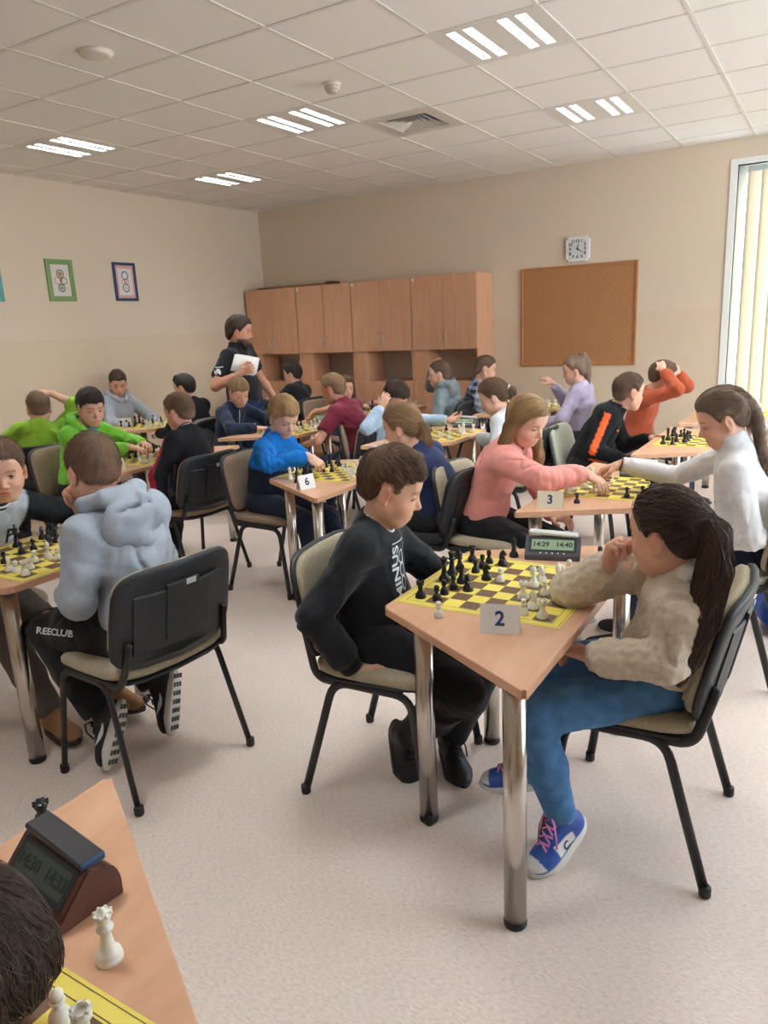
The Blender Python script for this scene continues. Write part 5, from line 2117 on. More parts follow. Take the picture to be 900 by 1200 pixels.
    ctx['bottom'] = link(bot.get('name', 'trousers'), me, bot['mat'], t)
    # ---------------- shoes
    sh = kw.get('shoes')
    if sh:
        ctx['shoes'] = {}
        for side, a in legs.items():
            if sh.get('skip' + side):
                continue
            ctx['shoes'][side] = make_shoe(t, a, s, sh, {0: 0.0055, 1: 0.010, 2: 0.014}[lod], side)
    return ctx


def make_shoe(t, a, s, sh, h, side):
    """shoe built in the foot frame: x to the toe, z up, sole bottom at z=0"""
    Rf = a['Rf']
    L = 0.225 * s * sh.get('scale', 1.0)
    high = sh.get('high', 0.0)
    ank = 0.085 * s
    org = a['A'] - Rf[:, 2] * ank - Rf[:, 0] * 0.062 * s
    P = [rc((0.035 * s, 0, 0.045), (0.11 * s, 0, 0.043), 0.033 * s, 0.035 * s, 0.02), el((L - 0.062 * s, 0, 0.034 * s), V(0.06, 0.043, 0.03) * s, None, 0.025),
         rc((0.05 * s, 0, 0.06 * s), (0.055 * s, 0, (0.085 + high) * s), 0.037 * s, 0.0375 * s, 0.02), rc((0.06 * s, 0, (0.08 + high * 0.7) * s), (L - 0.075 * s, 0, 0.05 * s), 0.026 * s, 0.022 * s, 0.02)]
    ax = [make_axis(-0.03, L + 0.03, h, []), make_axis(-0.075, 0.075, h, []), make_axis(-0.02, (0.15 + high) * s, h, [])]

    def top_field():
        F = Field(ax)
        for p in P:
            F.add(p)
        return F
    F = top_field()
    F.clip(V(0, 0, 0.018), (0, 0, -1), 0.004)
    F.clip(V(0.05 * s, 0, (0.098 + high) * s), (0.25, 0, 1), 0.005)
    vs, fs = F.nets()
    me, vs = np_mesh('shoe', vs, fs)
    if sh.get('paint'):
        set_col(me, sh['paint'](vs, L, s))
    me.vertices.foreach_set('co', np.ascontiguousarray(vs @ Rf.T + org, np.float32).ravel())
    o = link(sh.get('name', 'shoe'), me, sh['mat'], t)
    # sole: outline of the shoe slightly enlarged
    n = 26
    pr = []
    for k in range(n):
        an = 2 * math.pi * k / n
        c, sn = math.cos(an), math.sin(an)
        x = L / 2 + math.copysign(abs(c) ** 0.8, c) * (L / 2 + 0.004)
        wd = np.interp(x / L, [-0.03, 0.1, 0.3, 0.5, 0.72, 0.9, 1.03], [0.026, 0.033, 0.033, 0.035, 0.044, 0.036, 0.02]) * s
        pr.append((x, sn * wd * (1.15 if abs(sn) > 0 else 1)))
    q = MB()
    tz = lambda x: 0.006 * max(0, (x / L - 0.75) / 0.25) ** 2 + 0.003 * max(0, (0.15 - x / L) / 0.15)
    st = sh.get('sole_h', 0.026)
    rings = [(0.9, 0.0), (1.0, 0.004), (1.02, st * 0.6), (0.98, st), (0.9, st + 0.002)]
    vs2 = []
    for sc, z in rings:
        vs2 += [((x - L / 2) * sc + L / 2, y * sc, z + tz(x)) for x, y in pr]
    f2 = [tuple(range(n))[::-1]]
    for i in range(len(rings) - 1):
        for k in range(n):
            f2.append((i * n + k, i * n + (k + 1) % n, (i + 1) * n + (k + 1) % n, (i + 1) * n + k))
    q.add([tuple(Rf @ V(*p) + org) for p in vs2], f2, 0, True)
    if sh.get('tread'):
        for i in range(7):
            for j in (-1, 0, 1):
                xx = 0.02 + i * L / 7.5
                q.bbox(xx - 0.009, xx + 0.009, j * 0.021 * s - 0.006, j * 0.021 * s + 0.006, -0.003, 0.003, 0.001, 1,
                       Matrix(((Rf[0, 0], Rf[0, 1], Rf[0, 2], org[0]), (Rf[1, 0], Rf[1, 1], Rf[1, 2], org[1]), (Rf[2, 0], Rf[2, 1], Rf[2, 2], org[2]), (0, 0, 0, 1))))
    q.build('sole', [sh['sole'], sh.get('tread') or sh['sole']], o)
    if sh.get('laces'):
        q = MB()
        for i in range(4):
            xx = (0.085 + 0.02 * i) * s
            zz = (0.103 + high * 0.7) * s - 0.0135 * i * s
            for d_ in (-1, 1):
                q.tube([tuple(Rf @ V(xx, -0.02 * d_ * s, zz - 0.006) + org), tuple(Rf @ V(xx + 0.008, 0, zz + 0.005) + org), tuple(Rf @ V(xx + 0.016, 0.02 * d_ * s, zz - 0.012) + org)], 0.0032, 6)
        for d_ in (-1, 1):
            lp = [V(0.09 * s, 0, (0.112 + high * 0.7) * s), V(0.10 * s, 0.022 * d_, (0.118 + high * 0.6) * s), V(0.12 * s, 0.034 * d_, 0.098 * s), V(0.135 * s, 0.037 * d_, 0.066 * s)]
            q.tube([tuple(Rf @ p + org) for p in lp], 0.0028, 6)
        q.build('laces', sh['laces'], o)
    return o, Rf, org, L


def neck_band(ctx, m, r0, r1, h0, h1, name, tilt=0.25, seg=28, gap=0.0):
    """band around the neck: radii r0 (top) and r1 (bottom) at heights h0 and h1 along the neck"""
    N, Hc, ft, lt, s = ctx['N'], ctx['Hc'], ctx['ft'], ctx['lt'], ctx['s']
    nd = unit(Hc - N)
    f2 = unit(ft - nd * (ft @ nd))
    l2 = np.cross(nd, f2)
    q = MB()
    prof = [(r0 - 0.003, h0 - 0.002), (r0, h0), (r0 + (r1 - r0) * 0.5 + 0.003, (h0 + h1) / 2), (r1, h1), (r1 - 0.004, h1 - 0.003)]
    vs = []
    for r, h in prof:
        for k in range(seg):
            a = gap + (2 * math.pi - 2 * gap) * k / (seg - 1)
            c = math.cos(a)
            vs.append(N + ft * 0.008 * s + nd * (0.022 + h - tilt * r * max(c, -0.4)) * s + (f2 * c + l2 * math.sin(a)) * r * s)
    fs = [(i * seg + k, (i + 1) * seg + k, (i + 1) * seg + k + 1, i * seg + k + 1) for i in range(len(prof) - 1) for k in range(seg - 1)]
    q.add(vs, fs, 0, True)
    return q.build(name, m, ctx['top'])


def in_sleeve(vs, ctx, start=0.02, rad=0.085, soft=0.012):
    """weight 1 on the sleeves, per vertex (soft over about a centimetre)"""
    sm = lambda v: np.clip(v / soft + 0.5, 0, 1)
    out = np.zeros(len(vs))
    for sd, a in ctx['arms'].items():
        for p, q in ((a['Sh'], a['E']), (a['E'], a['W'])):
            ab = q - p
            tt = np.clip(((vs - p) @ ab) / (ab @ ab), 0, 1)
            d = np.linalg.norm(vs - p - tt[:, None] * ab, axis=1)
            w = sm(rad * ctx['s'] - d)
            if p is a['Sh']:
                w = w * sm((vs - a['Sh']) @ (ctx['lt'] * a['sgn']) - (start - 0.03)) * sm((tt - 0.02) * 0.25)
            out = np.maximum(out, w)
    return out


def project_patch(surf, verts, faces, direction, offset=0.002, name='patch', m=None, parent=None):
    """drop a flat patch (local coordinates of the figure) onto a garment along a direction"""
    me = surf.data
    n = len(me.vertices)
    co = np.empty(n * 3, np.float32)
    me.vertices.foreach_get('co', co)
    co = co.reshape(-1, 3)
    bv = BVHTree.FromPolygons([tuple(p) for p in co], [tuple(p.vertices) for p in me.polygons])
    d = Vector(direction).normalized()
    out = []
    for p in verts:
        p = Vector(p)
        h = bv.ray_cast(p - d * 0.35, d)
        if h[0] is None:
            h = bv.find_nearest(p)
        out.append(h[0] - d * offset)
    q = MB()
    q.add(out, faces, 0, True)
    return q.build(name, m, parent or surf)


def grid_patch(surf, c, right, up, w, h, direction, m, name, nx=8, ny=8, offset=0.002, parent=None, shape=None):
    c, right, up = Vector(c), Vector(right).normalized(), Vector(up).normalized()
    vs = []
    for j in range(ny + 1):
        for i in range(nx + 1):
            u, v = i / nx - 0.5, j / ny - 0.5
            if shape:
                u, v = shape(u, v)
            vs.append(c + right * (u * w) + up * (v * h))
    fs = [(j * (nx + 1) + i, j * (nx + 1) + i + 1, (j + 1) * (nx + 1) + i + 1, (j + 1) * (nx + 1) + i) for j in range(ny) for i in range(nx)]
    return project_patch(surf, vs, fs, direction, offset, name, m, parent)


def text_patch(surf, txt, size, c, right, up, direction, m, name='lettering', offset=0.0025, parent=None, vertical=False):
    me = text_mesh(txt, size, 0, True)
    bm = bmesh.new()
    bm.from_mesh(me)
    bmesh.ops.triangulate(bm, faces=bm.faces[:])
    bmesh.ops.subdivide_edges(bm, edges=[e for e in bm.edges if e.calc_length() > size * 0.3], cuts=1)
    bmesh.ops.triangulate(bm, faces=bm.faces[:])
    bm.verts.index_update()
    c, right, up = Vector(c), Vector(right).normalized(), Vector(up).normalized()
    vs = [c + right * p.co.x + up * p.co.y for p in bm.verts]
    fs = [[p.index for p in f.verts] for f in bm.faces]
    bm.free()
    bpy.data.meshes.remove(me)
    return project_patch(surf, vs, fs, direction, offset, name, m, parent)

# ------------------------------------------------------------------ people
HAIR = dict(brown=lin((92, 68, 52)), dkbrown=lin((62, 46, 38)), black=lin((42, 34, 32)), ltbrown=lin((108, 83, 64)), blond=lin((184, 148, 104)), dblond=lin((142, 112, 82)), mouse=lin((122, 98, 80)))
FADE = dict(fade=lin((156, 120, 100)), fade_amt=0.8)
M_JEAN = mat('denim_blue', S(82, 128, 176), 0.85, spec=0.2, noise=(26, 0.22), bump=(380, 0.3))
wrinkle(M_JEAN, 9, 0.5)
M_NAVYT = fabric('navy_trousers', S(38, 46, 66))
M_BLACKT2 = fabric('black_trousers', S(30, 30, 33))
M_GREYJ = mat('grey_jeans', S(108, 102, 98), 0.9, spec=0.2, noise=(24, 0.2), bump=(380, 0.3))
M_BLKSHOE = mat('black_shoe', S(28, 28, 30), 0.5)
M_WSOLE = mat('white_sole', S(222, 220, 216), 0.5)
M_BSOLE = mat('black_sole', S(34, 33, 34), 0.6)
M_PRINT = mat('white_print', S(226, 228, 230), 0.7)
M_WSHIRT = fabric('white_shirt', S(232, 230, 226), 0.03)
M_PAINTED = wrinkle(mat('printed_fabric', (1, 1, 1, 1), 0.85, spec=0.2, attr=True, bump=(220, 0.25)))
SHOE_BLK = dict(mat=M_BLKSHOE, sole=M_BSOLE)
SHOE_DK = dict(mat=mat('dark_sneaker', S(48, 46, 50), 0.6), sole=M_WSOLE)


def short(c, **k):
    d = dict(style='short', col=HAIR[c], thick=0.009, side=0.005, top=0.008, fringe=0.008, amp=0.002)
    d.update(k)
    return d


def crop(c, **k):
    d = dict(style='crop', col=HAIR[c], thick=0.007, side=0.003, top=0.009, amp=0.0015, **FADE)
    d.update(k)
    return d


def boy_black():
    c = person('person', 'boy in a black printed sweatshirt gripping his chair seat before the board', (-1.27, 2.06), 4, (-1.245, 2.085, 1.04), lod=0,
               head=(20, 20, 0), twist=8, hs=1.08, size=1.06, slump=0.045, skin='fair', gaze=28, lid=2, brow_amt=0.6,
               armR=dict(at=(-1.27, 1.845, 0.475), pole=(-0.6, -0.6, 0.0), dir=(0.75, 0.1, -0.45), palm=(0, 1, 0.1), pose='grip'),
               armL=dict(at=(-1.02, 2.18, 0.60), pole=(0, 0.7, -0.4)),
               legR=dict(at=(-1.20, 2.03, 0.15), toe=(0.35, -0.25, -0.75), pole=(1, -0.15, 0.6)), legL=dict(at=(-1.09, 2.16, 0.11), toe=(0.55, -0.55, -0.25), pole=(1, 0.1, 0.6)),
               hair=dict(style='short', col=HAIR['brown'], thick=0.010, side=0.004, top=0.014, fringe=0.014, strands=1700, slen=0.035, amp=0.003, hi=1.3, fade=lin((128, 98, 80)), fade_amt=0.55),
               top=dict(mat=fabric('black_sweatshirt', S(34, 35, 39)), ease=0.02, fold=0.0113, name='sweatshirt'),
               bottom=dict(mat=M_BLACKT2, ease=0.016), shoes=dict(mat=M_BLKSHOE, sole=M_BSOLE, sole_h=0.036, high=0.01, laces=mat('black_lace', S(20, 20, 22), 0.8)))
    neck_band(c, M_WSHIRT, 0.056, 0.060, 0.028, 0.008, 'white_neckline', 0.35)
    ch = c['N'] - c['upt'] * 0.135 + c['ft'] * 0.12 - c['lt'] * 0.05
    dirn = -(c['ft'] * 0.9 - c['lt'] * 0.35)
    text_patch(c['top'], 'MINUS', 0.062, ch, c['upt'], -c['lt'], dirn, M_PRINT)
    for k, (a, b, w, h) in enumerate(((0.095, 0.06, 0.006, 0.0), (0, 0, 0, 0))):
        pass
    for (du, dl, w, h) in ((0.10, 0.035, 0.11, 0.003), (0.0, 0.088, 0.003, 0.2), (-0.1, 0.035, 0.11, 0.003)):
        grid_patch(c['top'], ch + c['upt'] * du + c['lt'] * dl, c['lt'], c['upt'], w, h, dirn, M_PRINT, 'print_line', 6, 6)
    for k in range(3):
        cc = ch + c['upt'] * (0.045 - 0.045 * k) + c['lt'] * 0.05
        ring = lambda u, v, r=0.5: ((r - 0.12 * (v + 0.5)) * math.cos(2 * math.pi * (u + 0.5)), (r - 0.12 * (v + 0.5)) * math.sin(2 * math.pi * (u + 0.5)))
        grid_patch(c['top'], cc, c['lt'], c['upt'], 0.05, 0.05, dirn, M_PRINT, 'print_drawing', 14, 1, shape=ring)
    return c


def girl_cream():
    def paint(vs, L, s):
        x, z = vs[:, 0] / L, vs[:, 2]
        blue, white = lin((44, 84, 168)), lin((232, 232, 232))
        w = ((x > 0.30) & (x < 0.62) & (z < 0.068)) | (x > 0.86) & (z > 0.035) | ((z > 0.1) & (x < 0.3))
        return np.where(w[:, None], white, blue)
    c = person('person', 'girl in a cream cable-knit sweater and blue jeans resting her chin on her hand', (-0.42, 2.12), 180, (-0.352, 1.975, 1.005), lod=0,
               head=(-18, 6, 0), twist=6, hs=0.99, size=1.02, slump=0.05, skin='fair', gaze=10, lid=10, nl=0.125,
               armR=dict(at=(-0.51, 2.02, 0.88), elbow=(-0.622, 2.06, 0.785), dir=(0.25, -0.2, 0.95), palm=(1, -0.3, 0), pose='fist', fwd=0.03),
               armL=dict(at=(-0.56, 1.91, 0.645), elbow=(-0.31, 1.86, 0.70), shrug=0.01, dir=(-0.8, 0.5, -0.1), palm=(0, 0, -1)),
               legL=dict(at=(-0.58, 1.855, 0.145), toe=(-0.38, -0.75, -0.42), pole=(-1, -0.75, 0.5)), legR=dict(at=(-0.765, 2.07, 0.155), toe=(-0.85, -0.32, -0.12), pole=(-1, -0.3, 0.9)),
               hair=dict(style='pony', col=HAIR['dkbrown'], thick=0.008, side=0.005, tie=(-0.108, -0.012, 0.038),
                         tail=[(-0.138, 0.0, 0.012), (-0.148, 0.015, -0.08), (-0.135, 0.045, -0.2), (-0.115, 0.06, -0.30), (-0.095, 0.065, -0.39)], tail_r=[0.016, 0.032, 0.040, 0.042, 0.032, 0.012],
                         strands=1700, slen=0.10, srad=0.0012, hi=1.5, amp=0.002),
               top=dict(mat=mat('cream_knit', S(214, 198, 178), 0.95, spec=0.15, noise=(60, 0.08), bump=(260, 0.4)), ease=0.022, fold=0.0094, h=0.0052, cable=True, slen=0.01, name='sweater', neck=0.01),
               bottom=dict(mat=M_JEAN, ease=0.010, name='jeans', fold=0.0057),
               shoes=dict(mat=mat('sneaker_two_tone', (1, 1, 1, 1), 0.45, attr=True), paint=paint, sole=M_WSOLE, high=0.025, laces=mat('pink_lace', S(226, 140, 190), 0.7)))
    neck_band(c, M_WSHIRT, 0.056, 0.092, 0.03, -0.008, 'shirt_collar', 0.3)
    for sd in ('L', 'R'):
        o, Rf, org, L = c['shoes'][sd]
        sg = 1 if sd == 'L' else -1
        for side in (1, -1):
            cc = Rf @ V(0.46 * L, 0.05 * side, 0.045) + org
            text_patch(o, 'C', 0.034, cc, Rf[:, 0] * -side, Rf[:, 2], -Rf[:, 1] * side, mat('navy_print', S(30, 44, 90), 0.6), 'emblem')
    return c


def boy_hoodie():
    def toe(x):
        return x
    c = person('person', 'boy in a light grey hooded sweatshirt with his chin on his hand', (-2.12, 1.72), 172, (-2.235, 1.685, 1.115), lod=0,
               head=(-8, 16, 4), hs=1.08, size=1.12, slump=0.05, skin='fair',
               armR=dict(at=(-2.36, 1.70, 0.965), pole=(-0.6, 0.9, -0.9), dir=(0.1, -0.35, 0.9), palm=(1, -0.2, 0.1), pose='fist'),
               armL=dict(at=(-2.33, 1.58, 0.69), elbow=(-2.135, 1.475, 0.715), dir=(-0.7, 0.5, -0.4)),
               legL=dict(at=(-2.27, 1.585, 0.20), toe=(0.02, -0.42, -0.85), up=(-0.9, -0.3, 0.1), pole=(-1, -0.1, 0.4)),
               legR=dict(at=(-2.25, 1.84, 0.20), toe=(0.12, -0.32, -0.85), up=(-0.9, -0.3, 0.1), pole=(-1, 0.1, 0.4)),
               hair=dict(style='crop', col=HAIR['ltbrown'], thick=0.008, side=0.004, top=0.009, amp=0.0018, strands=1200, slen=0.025, srad=0.0009, hi=1.2, fade=lin((146, 112, 94)), fade_amt=0.75),
               top=dict(mat=fabric('grey_hoodie', S(164, 172, 184), 0.06), ease=0.024, fold=0.0132, hood=True, name='hoodie', hem=0.03),
               bottom=dict(mat=M_BLACKT2, ease=0.02, fold=0.0094),
               shoes=dict(mat=mat('black_mesh_shoe', S(34, 34, 37), 0.7, bump=(300, 0.4)), sole=M_WSOLE, tread=mat('grey_tread', S(92, 94, 98), 0.7), laces=mat('black_lace', S(20, 20, 22), 0.8)))
    for sd in ('L', 'R'):
        o, Rf, org, L = c['shoes'][sd]
        for side in (1, -1):
            cc = Rf @ V(0.52 * L, 0.05 * side, 0.05) + org
            sw = lambda u, v: (u, (v * (1 - abs(u) * 1.4) * 0.55) + 1.1 * u * u + 0.35 * u)
            grid_patch(o, cc, Rf[:, 0], Rf[:, 2], 0.085, 0.035, -Rf[:, 1] * side, M_PRINT, 'swoosh', 10, 3, shape=sw)
    a = c['legs']['L']
    dk = unit(a['K'] - a['Hp'])
    cc = a['Hp'] + (a['K'] - a['Hp']) * 0.62 + V(0, 0.09, 0.02)
    text_patch(c['bottom'], 'REECLUB', 0.05, cc, -dk * 1, V(0, 0.35, 0.9), V(0, -0.9, -0.45), M_PRINT)
    for sd in ('L', 'R'):
        a = c['legs'][sd]
        q = MB()
        q.tube([a['A'] + (a['K'] - a['A']) * 0.02, a['A'] + (a['K'] - a['A']) * 0.12], 0.038, 12)
        q.build('sock', mat('green_sock', S(120, 190, 60), 0.8), c['t'])
    return c


def varsity_paint(body, sleeve):
    def f(vs, c):
        m = in_sleeve(vs, c)[:, None]
        return lin(sleeve) * m + lin(body) * (1 - m)
    return f


def boy_varsity():
    c = person('person', 'boy in a light grey varsity jacket with black sleeves facing the grey-hooded boy', (-3.12, 1.68), -4, (-2.87, 1.74, 1.07), lod=0,
               head=(-32, 10, 0), hs=1.05, size=1.05, slump=0.04, gaze=0, lid=14, iris=(90, 96, 100),
               armR=dict(at=(-2.98, 1.5, 0.70), pole=(-0.4, -0.8, -0.3)), armL=dict(at=(-2.74, 2.06, 0.775), pole=(0, 0.8, -0.3), dir=(0.7, -0.7, 0)),
               legR=dict(at=(-2.62, 1.62, 0.10), toe=(1, -0.1, 0)), legL=dict(at=(-2.50, 1.86, 0.10), toe=(1, 0.1, 0)),
               hair=dict(style='crop', col=HAIR['ltbrown'], thick=0.008, side=0.004, top=0.008, amp=0.0018, strands=900, slen=0.03, srad=0.0009, hi=1.2),
               top=dict(mat=M_PAINTED, paint=varsity_paint((176, 180, 188), (28, 29, 33)), ease=0.02, name='jacket', collar=None, fold=0.0094),
               bottom=dict(mat=M_GREYJ, ease=0.014, name='jeans'),
               shoes=dict(mat=mat('tan_boot', S(150, 108, 70), 0.6), sole=mat('boot_sole', S(52, 40, 30), 0.7), high=0.03, name='boot'))
    for k, (m, h) in enumerate(((mat('rib_black', S(26, 26, 30), 0.8), 0.036), (M_PRINT, 0.026), (mat('rib_black', S(26, 26, 30), 0.8), 0.019), (M_PRINT, 0.010), (mat('rib_black', S(26, 26, 30), 0.8), 0.003))):
        neck_band(c, m, 0.058 + 0.003 * k, 0.061 + 0.003 * k, h, h - 0.010, 'rib_stripe', 0.4)
    ch = c['N'] - c['upt'] * 0.13 + c['ft'] * 0.1 + c['lt'] * 0.055
    text_patch(c['top'], 'P', 0.09, ch, c['lt'], c['upt'], -c['ft'], mat('black_felt', S(26, 27, 32), 0.9), 'emblem')
    for k in range(5):
        q = MB()
    return c


def girl_pink():
    c = person('person', 'girl with long fair hair in a pink sweatshirt moving a chess piece', (-1.52, 3.55), 0, (-1.305, 3.52, 1.075), lod=0,
               head=(-16, 24, 0), hs=1.05, size=1.02, slump=0.03, skin='pale', gaze=22, lid=4, cheek=1.1, brow_amt=0.4,
               armR=dict(at=(-0.995, 3.47, 0.835), pole=(-0.2, -1, -0.2), dir=(0.85, -0.1, -0.35), palm=(0, 0, -1), pose='reach', fwd=0.05),
               armL=dict(at=(-1.20, 3.62, 0.57), pole=(-0.3, 0.8, 0), dir=(0.9, -0.3, 0), palm=(0, 0, -1)),
               hair=dict(style='long', col=HAIR['blond'] * 0.75, thick=0.010, side=0.008, strands=1700, slen=0.13, srad=0.0012, hi=1.2, amp=0.0018, low=0.004,
                         locks=lambda g: [(-0.02, 0.055 * g, 0.05, 0.035), (-0.035, 0.072 * g, -0.03, 0.028), (-0.07, 0.085 * g, -0.12, 0.032), (-0.115, 0.10 * g, -0.21, 0.034), (-0.15, 0.115 * g, -0.30, 0.03), (-0.18, 0.12 * g, -0.37, 0.014)] if g < 0
                         else [(-0.02, 0.055 * g, 0.05, 0.035), (-0.03, 0.072 * g, -0.03, 0.028), (0.0, 0.075 * g, -0.11, 0.024), (0.02, 0.07 * g, -0.18, 0.022), (0.03, 0.065 * g, -0.25, 0.01)]),
               top=dict(mat=fabric('pink_sweatshirt', S(236, 158, 148), 0.05), ease=0.026, fold=0.0113, name='sweatshirt', hem=0.05),
               bottom=dict(mat=M_BLACKT2, ease=0.02), shoes=SHOE_DK)
    return c


def girl_white():
    c = person('person', 'girl with a long braid in a white turtleneck reaching across the board', (-0.36, 3.48), 180, (-0.405, 3.44, 1.115), lod=0,
               head=(14, 22, 0), hs=1.06, size=1.14, slump=0.03, skin='fair', gaze=20, lid=4,
               armR=dict(at=(-0.855, 3.60, 0.865), pole=(0.1, 0.6, -0.8), dir=(-0.9, -0.05, -0.3), palm=(0, -0.3, -1), pose='pinch', fwd=0.05),
               armL=dict(at=(-0.47, 3.33, 0.60), pole=(0.9, -0.35, -0.3), dir=(-0.9, 0.3, -0.2)),
               hair=dict(style='braid', col=HAIR['mouse'] * 0.8, thick=0.010, side=0.007, tie=(-0.105, 0.0, 0.03), tie_r=0.018,
                         tail=[(-0.14, 0.0, -0.02), (-0.152, 0.01, -0.08), (-0.165, 0.015, -0.14), (-0.18, 0.02, -0.20), (-0.195, 0.02, -0.27), (-0.205, 0.02, -0.34)], tail_r=[0.032, 0.03, 0.027, 0.022, 0.026, 0.012],
                         strands=700, slen=0.06, srad=0.0012, hi=1.35),
               top=dict(mat=fabric('white_turtleneck', S(232, 230, 230), 0.03), ease=0.010, fold=0.0075, collar='turtle', name='turtleneck', hem=0.02),
               bottom=dict(mat=M_NAVYT, ease=0.012, name='jeans'), shoes=SHOE_DK)
    q = MB()
    a = c['arms']['R']
    pos = a['W'] + a['fd'] * 0.004
    u = unit(np.cross(a['fd'], V(0, 0, 1)))
    w = np.cross(a['fd'], u)
    q.tube([pos + (u * math.cos(2 * math.pi * k / 14) + w * math.sin(2 * math.pi * k / 14)) * 0.031 for k in range(15)], 0.004, 6, cap=False)
    q.build('bracelet', mat('dark_band', S(60, 52, 60), 0.5), c['t'])
    return c


def boy_blue():
    def paint(vs, c):
        h = (vs - c['Pv']) @ c['upt']
        m = np.maximum(in_sleeve(vs, c), np.clip((h - 0.2) / 0.012 + 0.5, 0, 1))[:, None]
        return lin((22, 112, 196)) * m + lin((36, 42, 58)) * (1 - m)
    c = person('person', 'fair-haired boy in a bright blue and navy fleece moving a black piece', (-2.96, 3.53), 2, (-2.865, 3.555, 1.06), lod=0,
               head=(-24, 28, 0), hs=1.05, size=1.02, slump=0.04, skin='pale', gaze=28, lid=0, brow_amt=0.35,
               armR=dict(at=(-2.575, 3.385, 0.86), pole=(-0.35, -0.9, -0.25), dir=(0.8, 0.15, -0.5), palm=(0, 0.3, -1), pose='pinch', fwd=0.03),
               armL=dict(at=(-2.66, 3.66, 0.66), pole=(-0.2, 0.8, -0.4)),
               legR=dict(at=(-2.58, 3.42, 0.10)), legL=dict(at=(-2.52, 3.66, 0.10)),
               hair=dict(style='short', col=HAIR['blond'] * 0.85, thick=0.009, side=0.005, top=0.010, fringe=0.015, strands=1200, slen=0.045, srad=0.001, hi=1.25),
               top=dict(mat=M_PAINTED, paint=paint, ease=0.018, fold=0.0113, collar='stand', name='fleece'),
               bottom=dict(mat=M_NAVYT, ease=0.016), shoes=SHOE_BLK)
    return c


def boy_red():
    def paint(vs, c):
        sl = in_sleeve(vs, c, 0.02) > 0.5
        side = np.zeros(len(vs), bool)
        for sd, a in c['arms'].items():
            # red panel on the front-outer half of the upper sleeve
            side |= ((vs - a['Sh']) @ c['ft'] > 0.012) & sl
        return np.where(side[:, None], lin((160, 40, 58)), lin((32, 32, 36)))
    c = person('person', 'boy in a black and red college jacket seen from behind on a black-backed chair', (-3.60, 3.44), 176, (-3.69, 3.50, 1.075), lod=1,
               head=(14, 12, 0), hs=1.04, size=1.02, slump=0.05,
               armL=dict(at=(-3.60, 3.17, 0.50), pole=(-0.3, -0.9, 0), dir=(-0.1, -0.1, -1), palm=(0, 1, 0)), armR=dict(at=(-3.92, 3.62, 0.79), pole=(0.1, 0.8, -0.5), palm=(0, 0, -1)),
               legL=dict(at=(-3.52, 3.22, 0.11), toe=(-0.6, -0.8, -0.2), pole=(-1, -0.5, 0.5)), legR=dict(at=(-3.95, 3.55, 0.1)),
               hair=crop('ltbrown', strands=500, slen=0.025, fade_amt=0.85),
               top=dict(mat=M_PAINTED, paint=paint, ease=0.022, fold=0.0113, name='jacket'), bottom=dict(mat=M_BLACKT2, ease=0.018), shoes=dict(mat=mat('grey_boot', S(60, 56, 54), 0.8), sole=M_BSOLE))
    for k, (m, h) in enumerate(((mat('rib_black', S(26, 26, 30), 0.8), 0.034), (M_PRINT, 0.026), (mat('rib_black', S(26, 26, 30), 0.8), 0.019), (M_PRINT, 0.012), (mat('rib_black', S(26, 26, 30), 0.8), 0.005))):
        neck_band(c, m, 0.056 + 0.003 * k, 0.060 + 0.003 * k, h, h - 0.010, 'rib_stripe', 0.2)
    return c


def boy_green_front():
    c = person('person', 'dark-haired boy in a bright green hooded jacket reaching over the board', (-4.56, 3.36), 6, (-4.40, 3.37, 1.115), lod=1,
               head=(-24, 14, 0), hs=1.08, size=1.05, slump=0.04, skin='fair', gaze=16, lid=8,
               armR=dict(at=(-4.17, 3.45, 0.84), pole=(-0.2, -0.9, -0.4), dir=(0.9, 0.35, -0.2), palm=(0, 0, -1), pose='reach'), armL=dict(at=(-4.22, 3.62, 0.83), pole=(0, 0.8, -0.4)),
               hair=short('black', fringe=0.020, thick=0.011, strands=500, slen=0.04), top=dict(mat=fabric('bright_green_jacket', S(122, 196, 62), 0.06), ease=0.022, hood=True, fold=0.0113, name='jacket'),
               bottom=dict(mat=M_BLACKT2), shoes=SHOE_BLK)
    neck_band(c, mat('teal_lining', S(40, 140, 160), 0.8), 0.066, 0.085, 0.03, 0.0, 'hood_lining', 0.15)
    return c


def boy_green_back():
    c = person('person', 'boy in an olive green fleece seen from behind scratching his head', (-5.20, 3.38), 150, (-5.17, 3.50, 1.085), lod=1,
               head=(0, 8, 0), hs=1.06, size=1.06, slump=0.03, skin='fair',
               armR=dict(at=(-5.10, 3.57, 1.19), pole=(0.45, 0.55, -0.25), dir=(-0.8, -0.45, 0.2), palm=(0, 0, -1), pose='relaxed', shrug=0.02),
               armL=dict(at=(-5.55, 3.25, 0.78), pole=(-0.2, -0.8, -0.5), palm=(0, 0, -1)),
               hair=crop('ltbrown', top=0.004, thick=0.006, strands=500, slen=0.02, fade_amt=0.6), top=dict(mat=fabric('olive_green_fleece', S(128, 166, 46), 0.06), ease=0.022, collar='stand', fold=0.0113, sleeve='push', name='fleece'),
               bottom=dict(mat=M_BLACKT2), shoes=SHOE_BLK)
    return c


